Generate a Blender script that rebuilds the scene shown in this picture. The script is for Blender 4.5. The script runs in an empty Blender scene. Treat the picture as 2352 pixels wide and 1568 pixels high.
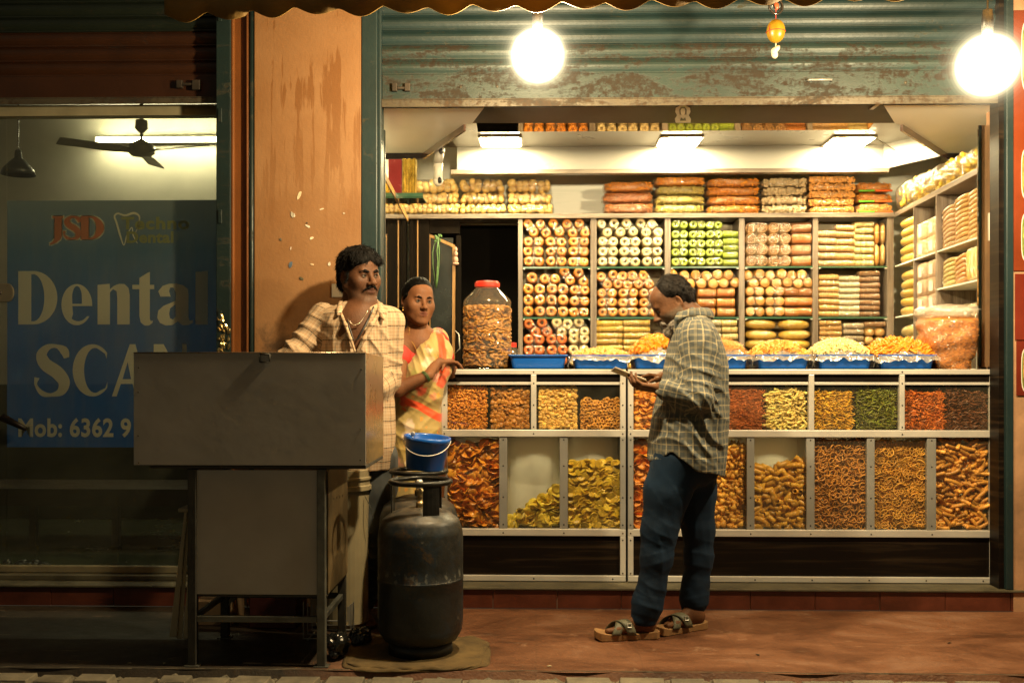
import bpy, math, random
import numpy as np
from mathutils import Vector, Matrix, Euler, noise
R = math.radians
random.seed(7)
rnd = random.Random(11)
sc = bpy.context.scene
COL = sc.collection

# ------------------------------------------------------------------ camera
F = 2333.0
YAW = R(1.45)
CAM_Y, CAM_Z = -5.0, 1.2
cam_d = bpy.data.cameras.new('camera')
cam_d.sensor_width = 36.0
cam_d.lens = 36.0 * F / 2352.0
cam_d.shift_y = 54.0 / 2352.0
cam_d.clip_start = 0.05
cam_d.clip_end = 200.0
cam = bpy.data.objects.new('camera', cam_d)
COL.objects.link(cam)
cam.location = (0, CAM_Y, CAM_Z)
cam.rotation_euler = (R(90), 0, YAW)
sc.camera = cam

# ------------------------------------------------------------------ night sky, exposure
world = bpy.data.worlds.new('World')
sc.world = world
world.use_nodes = True
wn = world.node_tree.nodes
wl = world.node_tree.links
for n in list(wn):
    wn.remove(n)
w_out = wn.new('ShaderNodeOutputWorld')
w_bg = wn.new('ShaderNodeBackground')
w_bg.inputs['Color'].default_value = (0.80, 0.69, 0.46, 1)
w_bg.inputs['Strength'].default_value = 0.092
wl.new(w_bg.outputs[0], w_out.inputs[0])
sc.view_settings.view_transform = 'Standard'
sc.view_settings.look = 'None'
sc.view_settings.exposure = 0.0
sc.view_settings.gamma = 1.0
sc.view_settings.use_curve_mapping = False
sc.cycles.use_denoising = True
sc.cycles.max_bounces = 8
sc.cycles.diffuse_bounces = 4
sc.cycles.glossy_bounces = 4
sc.cycles.transmission_bounces = 6
sc.cycles.transparent_max_bounces = 16
sc.cycles.sample_clamp_indirect = 4.0
sc.cycles.caustics_reflective = False
sc.cycles.caustics_refractive = False
WARM = (1.0, 0.80, 0.47)
BULB = (1.0, 0.78, 0.44)


def at(px, py, Y):
    """the point of the plane y = Y that the photograph shows at px, py (2352 px wide)"""
    u = (px - 1176.0) / F
    v = (838.0 - py) / F
    dx = u * math.cos(YAW) - math.sin(YAW)
    dy = u * math.sin(YAW) + math.cos(YAW)
    t = (Y - CAM_Y) / dy
    return Vector((dx * t, Y, CAM_Z + v * t))


def ax(px, Y): return at(px, 838, Y).x
def az(py, Y, px=1600): return at(px, py, Y).z


# ------------------------------------------------------------------ object helpers
def tag(o, label=None, cat=None, group=None, kind=None):
    if label: o['label'] = label
    if cat: o['category'] = cat
    if group: o['group'] = group
    if kind: o['kind'] = kind
    return o


def empty(name, label, cat, loc=(0, 0, 0), group=None, rot=(0, 0, 0)):
    o = bpy.data.objects.new(name, None)
    o.empty_display_size = 0.05
    COL.objects.link(o)
    o.location = loc
    o.rotation_euler = rot
    return tag(o, label, cat, group)


def link(name, mesh, parent=None, loc=None, rot=None, scale=None):
    o = bpy.data.objects.new(name, mesh)
    COL.objects.link(o)
    if parent is not None: o.parent = parent
    if loc is not None: o.location = loc
    if rot is not None: o.rotation_euler = rot
    if scale is not None: o.scale = scale if hasattr(scale, '__len__') else (scale,) * 3
    return o


def copy_tree(o, parent=None):
    c = o.copy()
    COL.objects.link(c)
    c.parent = parent
    for ch in list(o.children):
        copy_tree(ch, c)
    return c


class MB:
    """collects shapes; mesh(name, material) gives one mesh"""
    def __init__(self):
        self.v, self.f, self.uv = [], [], []

    def add(self, vs, fs):
        b = len(self.v)
        self.v += [tuple(p) for p in vs]
        self.f += [tuple(i + b for i in q) for q in fs]
        return self

    def box(self, x0, x1, y0, y1, z0, z1, rot=None, piv=None):
        vs = [Vector((x, y, z)) for x in (x0, x1) for y in (y0, y1) for z in (z0, z1)]
        if rot is not None:
            m = Euler(rot).to_matrix()
            c = Vector(piv) if piv is not None else Vector(((x0 + x1) / 2, (y0 + y1) / 2, (z0 + z1) / 2))
            vs = [m @ (p - c) + c for p in vs]
        return self.add(vs, [(0, 1, 3, 2), (4, 6, 7, 5), (0, 4, 5, 1), (2, 3, 7, 6), (0, 2, 6, 4), (1, 5, 7, 3)])

    def bar(self, a, b, w, h=None):
        a, b = Vector(a), Vector(b)
        h = h or w
        d = (b - a).normalized()
        s = d.cross(Vector((0, 0, 1)))
        s = s.normalized() if s.length > 1e-4 else Vector((1, 0, 0))
        t = d.cross(s).normalized()
        vs = []
        for p in (a, b):
            for i, j in ((-1, -1), (1, -1), (1, 1), (-1, 1)):
                vs.append(p + s * i * w / 2 + t * j * h / 2)
        return self.add(vs, [(3, 2, 1, 0), (4, 5, 6, 7), (0, 1, 5, 4), (1, 2, 6, 5), (2, 3, 7, 6), (3, 0, 4, 7)])

    def tube(self, pts, r, n=8, cap=True, closed=False):
        pts = [Vector(p) for p in pts]
        rs = r if hasattr(r, '__len__') else [r] * len(pts)
        m = len(pts)
        up = None
        vs, fs = [], []
        for i, p in enumerate(pts):
            if closed: d = pts[(i + 1) % m] - pts[i - 1]
            else: d = pts[min(i + 1, m - 1)] - pts[max(i - 1, 0)]
            d.normalize()
            if up is None:
                up = d.orthogonal().normalized()
            up = (up - d * up.dot(d))
            up = up.normalized() if up.length > 1e-6 else d.orthogonal().normalized()
            s = d.cross(up)
            for k in range(n):
                a = 2 * math.pi * k / n
                vs.append(p + (up * math.cos(a) + s * math.sin(a)) * rs[i])
        for i in range(m if closed else m - 1):
            j = (i + 1) % m
            for k in range(n):
                l = (k + 1) % n
                fs.append((i * n + k, i * n + l, j * n + l, j * n + k))
        if cap and not closed:
            fs.append(tuple(reversed(range(n))))
            fs.append(tuple((m - 1) * n + k for k in range(n)))
        return self.add(vs, fs)

    def lathe(self, prof, n=24, c=(0, 0, 0), rot=None, close=False):
        c = Vector(c)
        m3 = Euler(rot).to_matrix() if rot is not None else None
        vs, fs = [], []
        for r, z in prof:
            for k in range(n):
                a = 2 * math.pi * k / n
                p = Vector((r * math.cos(a), r * math.sin(a), z))
                vs.append((m3 @ p if m3 else p) + c)
        m = len(prof)
        for i in range(m if close else m - 1):
            j = (i + 1) % m
            for k in range(n):
                l = (k + 1) % n
                fs.append((i * n + k, i * n + l, j * n + l, j * n + k))
        if not close:
            if prof[0][0] > 1e-5: fs.append(tuple(reversed(range(n))))
            if prof[-1][0] > 1e-5: fs.append(tuple((m - 1) * n + k for k in range(n)))
        return self.add(vs, fs)

    def prism(self, poly, y0, y1):
        """poly in (x, z), extruded in y from y0 (front) to y1"""
        n = len(poly)
        vs = [(x, y0, z) for x, z in poly] + [(x, y1, z) for x, z in poly]
        fs = [tuple(range(n)), tuple(reversed(range(n, 2 * n)))]
        fs += [(i, i + n, (i + 1) % n + n, (i + 1) % n) for i in range(n)]
        return self.add(vs, fs)

    def ball(self, c, r, nu=10, nv=6, rot=None):
        r = Vector(r) if hasattr(r, '__len__') else Vector((r, r, r))
        c = Vector(c)
        m3 = Euler(rot).to_matrix() if rot is not None else None
        vs, fs = [], []
        def P(p):
            p = Vector((p[0] * r.x, p[1] * r.y, p[2] * r.z))
            return (m3 @ p if m3 else p) + c
        vs.append(P((0, 0, -1)))
        for i in range(1, nv):
            t = math.pi * i / nv
            for k in range(nu):
                a = 2 * math.pi * k / nu
                vs.append(P((math.sin(t) * math.cos(a), math.sin(t) * math.sin(a), -math.cos(t))))
        vs.append(P((0, 0, 1)))
        for k in range(nu):
            l = (k + 1) % nu
            fs.append((0, 1 + l, 1 + k))
            for i in range(nv - 2):
                a = 1 + i * nu
                fs.append((a + k, a + l, a + nu + l, a + nu + k))
            a = 1 + (nv - 2) * nu
            fs.append((a + k, a + l, len(vs) - 1))
        return self.add(vs, fs)

    def torus(self, c, Rr, r, nu=14, nv=6, rot=None, sq=1.0):
        c = Vector(c)
        m3 = Euler(rot).to_matrix() if rot is not None else None
        vs, fs = [], []
        for i in range(nu):
            a = 2 * math.pi * i / nu
            for j in range(nv):
                b = 2 * math.pi * j / nv
                p = Vector(((Rr + r * math.cos(b)) * math.cos(a), (Rr + r * math.cos(b)) * math.sin(a), r * sq * math.sin(b)))
                vs.append((m3 @ p if m3 else p) + c)
        for i in range(nu):
            for j in range(nv):
                i2, j2 = (i + 1) % nu, (j + 1) % nv
                fs.append((i * nv + j, i2 * nv + j, i2 * nv + j2, i * nv + j2))
        return self.add(vs, fs)

    def grid(self, fn, nu, nv, wrap=False):
        vs = [fn(i / (nu if wrap else nu - 1), j / (nv - 1)) for i in range(nu) for j in range(nv)]
        fs = []
        for i in range(nu if wrap else nu - 1):
            i2 = (i + 1) % nu
            for j in range(nv - 1):
                fs.append((i * nv + j, i2 * nv + j, i2 * nv + j + 1, i * nv + j + 1))
        return self.add(vs, fs)

    def mesh(self, name, m, smooth=False):
        me = bpy.data.meshes.new(name)
        me.from_pydata(self.v, [], self.f)
        if m is not None: me.materials.append(m)
        if smooth:
            me.polygons.foreach_set('use_smooth', [True] * len(me.polygons))
        me.update()
        return me

    def build(self, name, m, parent=None, smooth=False, bevel=0.0, **kw):
        o = link(name, self.mesh(name, m, smooth), parent, **kw)
        if bevel:
            b = o.modifiers.new('bevel', 'BEVEL')
            b.width = bevel
            b.segments = 2
            b.limit_method = 'ANGLE'
        return o


def np_mesh(name, V, Q, m=None, smooth=True):
    """mesh from numpy verts (n,3) and faces (k,3|4)"""
    me = bpy.data.meshes.new(name)
    V = np.asarray(V, np.float32)
    Q = np.asarray(Q, np.int32)
    me.vertices.add(len(V))
    me.vertices.foreach_set('co', V.ravel())
    w = Q.shape[1]
    me.loops.add(Q.size)
    me.loops.foreach_set('vertex_index', Q.ravel())
    me.polygons.add(len(Q))
    me.polygons.foreach_set('loop_start', np.arange(0, Q.size, w, dtype=np.int32))
    me.polygons.foreach_set('loop_total', np.full(len(Q), w, np.int32))
    me.polygons.foreach_set('use_smooth', np.full(len(Q), smooth))
    me.update(calc_edges=True)
    me.validate()
    if m is not None: me.materials.append(m)
    return me


# ------------------------------------------------------------------ materials
class NT:
    def __init__(self, name):
        self.m = bpy.data.materials.new(name)
        self.m.use_nodes = True
        self.t = self.m.node_tree
        self.t.nodes.clear()
        self.out = self.n('ShaderNodeOutputMaterial')

    def n(self, typ, **kw):
        x = self.t.nodes.new(typ)
        for k, v in kw.items():
            if k.startswith('i_'):
                x.inputs[k[2:].replace('_', ' ')].default_value = v
            else:
                setattr(x, k, v)
        return x

    def l(self, a, b):
        self.t.links.new(a, b)

    def coord(self, kind='Object', scale=(1, 1, 1)):
        tc = self.n('ShaderNodeTexCoord')
        mp = self.n('ShaderNodeMapping')
        mp.inputs['Scale'].default_value = scale
        self.l(tc.outputs[kind], mp.inputs['Vector'])
        return mp.outputs[0]

    def noise(self, vec, scale, detail=4, rough=0.55, dist=0.0):
        x = self.n('ShaderNodeTexNoise')
        x.inputs['Scale'].default_value = scale
        x.inputs['Detail'].default_value = detail
        x.inputs['Roughness'].default_value = rough
        x.inputs['Distortion'].default_value = dist
        self.l(vec, x.inputs['Vector'])
        return x.outputs['Fac']

    def ramp(self, fac, stops, interp='LINEAR'):
        x = self.n('ShaderNodeValToRGB')
        x.color_ramp.interpolation = interp
        e = x.color_ramp.elements
        while len(e) < len(stops): e.new(0.5)
        for q, (p, c) in zip(e, stops):
            q.position = p
            q.color = (c[0], c[1], c[2], 1) if hasattr(c, '__len__') else (c, c, c, 1)
        self.l(fac, x.inputs[0])
        return x.outputs[0]

    def mix(self, fac, a, b, mode='MIX'):
        x = self.n('ShaderNodeMix', data_type='RGBA', blend_type=mode)
        for s, v in ((x.inputs[0], fac), (x.inputs[6], a), (x.inputs[7], b)):
            if hasattr(v, 'is_output'): self.l(v, s)
            elif hasattr(v, '__len__'): s.default_value = (v[0], v[1], v[2], 1)
            else: s.default_value = v
        return x.outputs[2]

    def math(self, op, a, b=0.0, c=None):
        x = self.n('ShaderNodeMath', operation=op)
        for i, v in enumerate((a, b) if c is None else (a, b, c)):
            if hasattr(v, 'is_output'): self.l(v, x.inputs[i])
            else: x.inputs[i].default_value = v
        return x.outputs[0]

    def bump(self, h, strength=0.3, dist=0.01):
        x = self.n('ShaderNodeBump')
        x.inputs['Strength'].default_value = strength
        x.inputs['Distance'].default_value = dist
        self.l(h, x.inputs['Height'])
        return x.outputs[0]

    def bsdf(self, color, rough=0.6, metal=0.0, normal=None, coat=0.0, spec=0.5, **kw):
        x = self.n('ShaderNodeBsdfPrincipled')
        def put(s, v):
            if hasattr(v, 'is_output'): self.l(v, x.inputs[s])
            elif hasattr(v, '__len__'): x.inputs[s].default_value = (v[0], v[1], v[2], 1)
            else: x.inputs[s].default_value = v
        put('Base Color', color)
        put('Roughness', rough)
        put('Metallic', metal)
        put('Specular IOR Level', spec)
        if coat: put('Coat Weight', coat); x.inputs['Coat Roughness'].default_value = 0.12
        for k, v in kw.items(): put(k.replace('_', ' '), v)
        if normal is not None: self.l(normal, x.inputs['Normal'])
        return x.outputs[0]

    def done(self, sh):
        self.l(sh, self.out.inputs[0])
        return self.m


def mat(name, col, rough=0.6, metal=0.0, var=0.25, vs=8.0, bump=0.15, bs=60.0, coat=0.0, spec=0.5, hue=None, kind='Object', sc3=(1, 1, 1), objvar=0.0, **kw):
    t = NT(name)
    v = t.coord(kind, sc3)
    n1 = t.noise(v, vs, 5, 0.6)
    dark = tuple(c * (1 - var) for c in col)
    lite = tuple(min(1, c * (1 + var * 0.8)) for c in col) if hue is None else hue
    c = t.ramp(n1, [(0.3, dark), (0.7, lite)])
    if objvar:
        oi = t.n('ShaderNodeObjectInfo')
        k = t.math('MULTIPLY_ADD', oi.outputs['Random'], objvar * 2, 1 - objvar)
        cc = t.n('ShaderNodeCombineColor')
        for i in range(3): t.l(k, cc.inputs[i])
        c = t.mix(1.0, c, cc.outputs[0], 'MULTIPLY')
    nb = t.bump(t.noise(v, bs, 4, 0.6), bump, 0.004) if bump else None
    rr = t.ramp(n1, [(0.3, max(0, rough - 0.08)), (0.7, min(1, rough + 0.08))])
    return t.done(t.bsdf(c, rr, metal, nb, coat, spec, **kw))


def film_mat(name, tint=(0.97, 0.95, 0.90), gloss=0.16, rough=0.10, scale=30.0, bump=0.9, haze=0.012):
    """thin crinkled clear plastic"""
    t = NT(name)
    v = t.coord('Object')
    n1 = t.noise(v, scale, 3, 0.6, 1.2)
    n = t.bump(n1, bump, 0.02)
    tr = t.n('ShaderNodeBsdfTransparent')
    tr.inputs[0].default_value = tint + (1,)
    gl = t.n('ShaderNodeBsdfGlossy')
    gl.inputs['Roughness'].default_value = rough
    gl.inputs['Color'].default_value = (1, 1, 1, 1)
    t.l(n, gl.inputs['Normal'])
    df = t.n('ShaderNodeBsdfDiffuse')
    df.inputs[0].default_value = (0.8, 0.78, 0.72, 1)
    fr = t.n('ShaderNodeLayerWeight')
    wr = t.ramp(t.noise(v, scale * 0.8, 4, 0.7, 2.0), [(0.50, 0.0), (0.66, 1.0)])
    k = t.math('ADD', t.math('MULTIPLY_ADD', t.math('POWER', fr.outputs['Facing'], 3.0), 0.45, gloss * 0.35), t.math('MULTIPLY', wr, gloss * 0.7))
    m1 = t.n('ShaderNodeMixShader'); m2 = t.n('ShaderNodeMixShader')
    m1.inputs[0].default_value = haze
    t.l(tr.outputs[0], m1.inputs[1]); t.l(df.outputs[0], m1.inputs[2])
    t.l(k, m2.inputs[0]); t.l(m1.outputs[0], m2.inputs[1]); t.l(gl.outputs[0], m2.inputs[2])
    return t.done(m2.outputs[0])


def glass_mat(name, tint=(0.9, 0.93, 0.88), gloss=0.05, dirt=0.05, dscale=3.0, dcol=(0.5, 0.47, 0.36)):
    """thin pane: see-through, mirror-like at grazing angles, with a film of dirt"""
    t = NT(name)
    v = t.coord('Object')
    tr = t.n('ShaderNodeBsdfTransparent'); tr.inputs[0].default_value = tint + (1,)
    gl = t.n('ShaderNodeBsdfGlossy'); gl.inputs['Roughness'].default_value = 0.02
    df = t.n('ShaderNodeBsdfDiffuse'); df.inputs[0].default_value = dcol + (1,)
    nn = t.noise(v, dscale, 6, 0.65, 0.5)
    df_f = t.ramp(nn, [(0.35, dirt * 0.4), (0.75, dirt * 1.8)])
    fr = t.n('ShaderNodeLayerWeight')
    k = t.math('MULTIPLY_ADD', t.math('POWER', fr.outputs['Facing'], 4.0), 0.7, 0.03 + gloss)
    m1 = t.n('ShaderNodeMixShader'); m2 = t.n('ShaderNodeMixShader')
    t.l(df_f, m1.inputs[0]); t.l(tr.outputs[0], m1.inputs[1]); t.l(df.outputs[0], m1.inputs[2])
    t.l(k, m2.inputs[0]); t.l(m1.outputs[0], m2.inputs[1]); t.l(gl.outputs[0], m2.inputs[2])
    return t.done(m2.outputs[0])


def emit_mat(name, col, strength):
    t = NT(name)
    e = t.n('ShaderNodeEmission')
    e.inputs[0].default_value = col + (1,)
    e.inputs[1].default_value = strength
    return t.done(e.outputs[0])


# ------------------------------------------------------------------ smooth solids (signed distance fields meshed with surface nets)
def vnoise(P, seed=0):
    P = np.asarray(P, np.float32)
    i = np.floor(P).astype(np.int64)
    f = P - i
    f = f * f * (3 - 2 * f)
    out = 0
    for dx in (0, 1):
        for dy in (0, 1):
            for dz in (0, 1):
                h = ((i[:, 0] + dx) * 73856093) ^ ((i[:, 1] + dy) * 19349663) ^ ((i[:, 2] + dz) * 83492791) ^ (seed * 668265263)
                h = (h ^ (h >> 13)) * 1274126177 & 0xffffffff
                h = ((h ^ (h >> 16)) * 2246822519) & 0xffffffff
                w = (f[:, 0] if dx else 1 - f[:, 0]) * (f[:, 1] if dy else 1 - f[:, 1]) * (f[:, 2] if dz else 1 - f[:, 2])
                out = out + w * (h.astype(np.float32) / 4294967295.0)
    return out


def smin(a, b, k):
    if k <= 0: return np.minimum(a, b)
    h = np.clip(0.5 + 0.5 * (b - a) / k, 0, 1)
    return b + (a - b) * h - k * h * (1 - h)


def V3(p): return np.array([p[0], p[1], p[2]], np.float32)


class Sdf:
    def __init__(self): self.p = []; self.post = None; self.M = None

    def _add(self, fn, c, rad, k, op):
        M = self.M
        if M is not None:
            Mi = np.array(M.inverted().to_3x3(), np.float32)
            T = np.array(M.translation, np.float32)
            s = float(M.to_scale()[0])
            fn0 = fn
            fn = lambda P: fn0((P - T) @ Mi.T) * s
            c = V3(M @ Vector([float(q) for q in c]))
            rad = rad * s
        self.p.append((fn, V3(c), rad, k, op))
        return self

    def cap(self, a, b, ra, rb=None, k=0.02, op='u', flat=None, s=1.0):
        """tapered capsule; flat = unit direction squashed by factor s"""
        rb = ra if rb is None else rb
        a, b = V3(a), V3(b)
        ab = b - a
        L2 = float(ab @ ab) + 1e-12
        fl = None if flat is None else V3(Vector(flat).normalized())
        def fn(P):
            ap = P - a
            t = np.clip(ap @ ab / L2, 0, 1)
            d = ap - t[:, None] * ab
            if fl is not None:
                q = d @ fl
                d = d + (q * (1 / s - 1))[:, None] * fl
            r = ra + (rb - ra) * t
            x = np.sqrt((d * d).sum(1)) - r
            return x * (s if (fl is not None and s < 1) else 1.0)
        return self._add(fn, (a + b) / 2, math.sqrt(L2) / 2 + max(ra, rb), k, op)

    def chain(self, pts, rs, k=0.02, **kw):
        for i in range(len(pts) - 1):
            self.cap(pts[i], pts[i + 1], rs[i], rs[i + 1], k, **kw)
        return self

    def ell(self, c, r, rot=None, k=0.02, op='u'):
        c = V3(c)
        r = np.array(r, np.float32)
        Rm = None if rot is None else np.array(Euler(rot).to_matrix(), np.float32)
        def fn(P):
            q = P - c
            if Rm is not None: q = q @ Rm
            k0 = np.sqrt(((q / r) ** 2).sum(1)) + 1e-6
            k1 = np.sqrt(((q / (r * r)) ** 2).sum(1)) + 1e-6
            return k0 * (k0 - 1) / k1
        return self._add(fn, c, float(r.max()), k, op)

    def sec(self, rows, k=0.03, op='u', yawdeg=0.0, hem=None, pw=2.3):
        """upright stack of superellipse sections: (z, cx, cy, rx, ry)"""
        rows = sorted(rows)
        A = np.array(rows, np.float32)
        ca, sa = math.cos(R(yawdeg)), math.sin(R(yawdeg))
        def fn(P):
            z = P[:, 2]
            cx, cy, rx, ry = (np.interp(z, A[:, 0], A[:, i]) for i in (1, 2, 3, 4))
            dx, dy = P[:, 0] - cx, P[:, 1] - cy
            u = dx * ca + dy * sa
            v = -dx * sa + dy * ca
            q = (np.abs(u / rx) ** pw + np.abs(v / ry) ** pw) ** (1 / pw)
            d = (q - 1) * np.minimum(rx, ry)
            zb = A[0, 0] if hem is None else hem(P)
            e = np.maximum(z - A[-1, 0], zb - z)
            return np.maximum(d, e)
        c = ((A[:, 1].mean()), A[:, 2].mean(), (A[0, 0] + A[-1, 0]) / 2)
        rad = math.hypot((A[-1, 0] - A[0, 0]) / 2, float(max(A[:, 3].max(), A[:, 4].max()))) + 0.1
        return self._add(fn, c, rad, k, op)

    def __call__(self, P):
        P = np.asarray(P, np.float32)
        D = np.full(len(P), 0.5, np.float32)
        for fn, c, rad, k, op in self.p:
            q = P - c
            m = (q * q).sum(1) < (rad + 0.07) ** 2
            if not m.any(): continue
            d = fn(P[m])
            if op == 'u': D[m] = smin(D[m], d, k)
            else: D[m] = -smin(-D[m], d, k)
        if self.post is not None:
            m = np.abs(D) < 0.05
            if m.any(): D[m] = self.post(P[m], D[m])
        return D

    def bounds(self, pad=0.03):
        lo = np.min([c - r for _, c, r, _, op in self.p if op == 'u'], axis=0) - pad
        hi = np.max([c + r for _, c, r, _, op in self.p if op == 'u'], axis=0) + pad
        return lo, hi

    def mesh(self, h, lo=None, hi=None):
        if lo is None: lo, hi = self.bounds()
        lo = np.array(lo, np.float32); hi = np.array(hi, np.float32)
        nc = np.ceil((hi - lo) / (4 * h)).astype(int) + 1
        ax_c = [lo[i] + 4 * h * np.arange(nc[i]) for i in range(3)]
        G = np.stack(np.meshgrid(*ax_c, indexing='ij'), -1).reshape(-1, 3).astype(np.float32)
        Dc = self(G).reshape(nc)
        nf = (nc - 1) * 4 + 1
        ri = [np.minimum((np.arange(nf[i]) + 2) // 4, nc[i] - 1) for i in range(3)]
        D = Dc[np.ix_(*ri)].copy()
        idx = np.argwhere(np.abs(D) < 7 * h)
        if len(idx):
            D[tuple(idx.T)] = self((idx * h + lo).astype(np.float32))
        S = D < 0
        cnt = np.zeros(tuple(nf - 1), np.uint8)
        cor = [(a, b, c) for a in (0, 1) for b in (0, 1) for c in (0, 1)]
        for a, b, c in cor:
            cnt += S[a:nf[0] - 1 + a, b:nf[1] - 1 + b, c:nf[2] - 1 + c]
        act = np.argwhere((cnt > 0) & (cnt < 8))
        ids = np.full(tuple(nf - 1), -1, np.int32)
        ids[tuple(act.T)] = np.arange(len(act))
        val = [D[act[:, 0] + a, act[:, 1] + b, act[:, 2] + c] for a, b, c in cor]
        acc = np.zeros((len(act), 3), np.float32); num = np.zeros(len(act), np.float32)
        for i in range(8):
            for j in range(i + 1, 8):
                if sum(abs(cor[i][q] - cor[j][q]) for q in range(3)) != 1: continue
                m = (val[i] < 0) != (val[j] < 0)
                t = np.where(m, val[i] / np.where(m, val[i] - val[j], 1), 0)
                ci, cj = np.array(cor[i], np.float32), np.array(cor[j], np.float32)
                acc += np.where(m[:, None], ci + t[:, None] * (cj - ci), 0)
                num += m
        Vt = (act + acc / np.maximum(num, 1)[:, None]) * h + lo
        Q = []
        for axn in range(3):
            sl0 = [slice(None)] * 3; sl1 = [slice(None)] * 3
            sl0[axn] = slice(0, -1); sl1[axn] = slice(1, None)
            ch = np.argwhere(S[tuple(sl0)] != S[tuple(sl1)])
            b, c = (axn + 1) % 3, (axn + 2) % 3
            ok = (ch[:, b] > 0) & (ch[:, c] > 0) & (ch[:, b] < nf[b] - 1) & (ch[:, c] < nf[c] - 1)
            ch = ch[ok]
            if not len(ch): continue
            q = []
            for db, dc in ((-1, -1), (0, -1), (0, 0), (-1, 0)):
                e = ch.copy(); e[:, b] += db; e[:, c] += dc
                q.append(ids[tuple(e.T)])
            q = np.stack(q, 1)
            inside = S[tuple(ch.T)]
            q[~inside] = q[~inside][:, ::-1]
            Q.append(q)
        Q = np.concatenate(Q)
        Q = Q[(Q >= 0).all(1)]
        return Vt, Q


def sdf_obj(name, s, h, m, parent=None, lo=None, hi=None, relax=1):
    V, Q = s.mesh(h, lo, hi)
    for _ in range(relax):                       # soften the grid steps
        acc = np.zeros_like(V); n = np.zeros(len(V), np.float32)
        for i in range(4):
            for j in (1, 3):
                np.add.at(acc, Q[:, i], V[Q[:, (i + j) % 4]]); np.add.at(n, Q[:, i], 1)
        V = V * 0.45 + 0.55 * acc / np.maximum(n, 1)[:, None]
    me = np_mesh(name, V, Q, m)
    o = link(name, me, parent)
    return o


def world_child(o, parent):
    """parent a piece built in world coordinates under an Empty standing at its base"""
    o.parent = parent
    o.matrix_parent_inverse = Matrix.Translation(parent.location).inverted()
    return o


def vattr(o, name, fn):
    me = o.data
    co = np.empty(len(me.vertices) * 3, np.float32)
    me.vertices.foreach_get('co', co)
    a = me.attributes.new(name, 'FLOAT', 'POINT')
    a.data.foreach_set('value', np.asarray(fn(co.reshape(-1, 3)), np.float32))


def face_uv(o, fn):
    """fn(centres, pts) -> uv for every corner, given the face centre it belongs to"""
    me = o.data
    co = np.empty(len(me.vertices) * 3, np.float32); me.vertices.foreach_get('co', co); co = co.reshape(-1, 3)
    lv = np.empty(len(me.loops), np.int32); me.loops.foreach_get('vertex_index', lv)
    P = co[lv].reshape(-1, 4, 3)
    C = P.mean(1)
    uv = fn(np.repeat(C, 4, 0), P.reshape(-1, 3))
    l = me.uv_layers.new(name='UVMap')
    l.data.foreach_set('uv', np.asarray(uv, np.float32).ravel())


ORD = ['first', 'second', 'third', 'fourth', 'fifth', 'sixth', 'seventh', 'eighth', 'ninth', 'tenth', 'eleventh', 'twelfth']

# ================================================================== SETTING
# ---- shared materials
def paint_mat(name, base, rust, rust_amt, sheen=0.45, streak=True, dark=(0.02, 0.018, 0.012)):
    t = NT(name)
    v = t.coord('Object')
    vs = t.coord('Object', (0.9, 0.9, 3.4))
    n1 = t.noise(v, 2.2, 8, 0.68, 0.4)
    n2 = t.noise(vs, 3.5, 8, 0.7, 0.6)
    n3 = t.noise(v, 45, 3, 0.6)
    base2 = t.mix(t.ramp(n1, [(0.3, 0.0), (0.7, 1.0)]), tuple(c * 0.7 for c in base), tuple(min(1, c * 1.25) for c in base))
    rm = t.ramp(t.math('ADD', t.math('MULTIPLY', n2, 0.7), t.math('MULTIPLY', n3, 0.3)), [(rust_amt, 0.0), (rust_amt + 0.09, 1.0)])
    rc = t.mix(t.ramp(n3, [(0.35, 0.0), (0.65, 1.0)]), dark, rust)
    c = t.mix(rm, base2, rc)
    b = t.bump(t.math('ADD', n3, t.math('MULTIPLY', rm, -1.2)), 0.25, 0.004)
    r = t.mix(rm, (sheen,) * 3, (0.85,) * 3)
    return t.done(t.bsdf(c, r, 0.0, b))

M_TEAL = paint_mat('teal_paint', (0.011, 0.027, 0.029), (0.028, 0.026, 0.010), 0.58)
M_TEAL_RUSTY = paint_mat('teal_paint_rusty', (0.019, 0.037, 0.034), (0.018, 0.011, 0.004), 0.47)
M_RUST_RAIL = paint_mat('rusty_rail', (0.075, 0.062, 0.040), (0.05, 0.03, 0.014), 0.46)
M_TEAL_DARK = paint_mat('teal_guide', (0.009, 0.020, 0.019), (0.02, 0.022, 0.012), 0.54)
M_BROWN_PAINT = paint_mat('brown_shutter_paint', (0.040, 0.013, 0.004), (0.02, 0.01, 0.006), 0.58)
M_GREEN_OLD = paint_mat('old_green_paint', (0.010, 0.015, 0.009), (0.03, 0.015, 0.008), 0.57)


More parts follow.
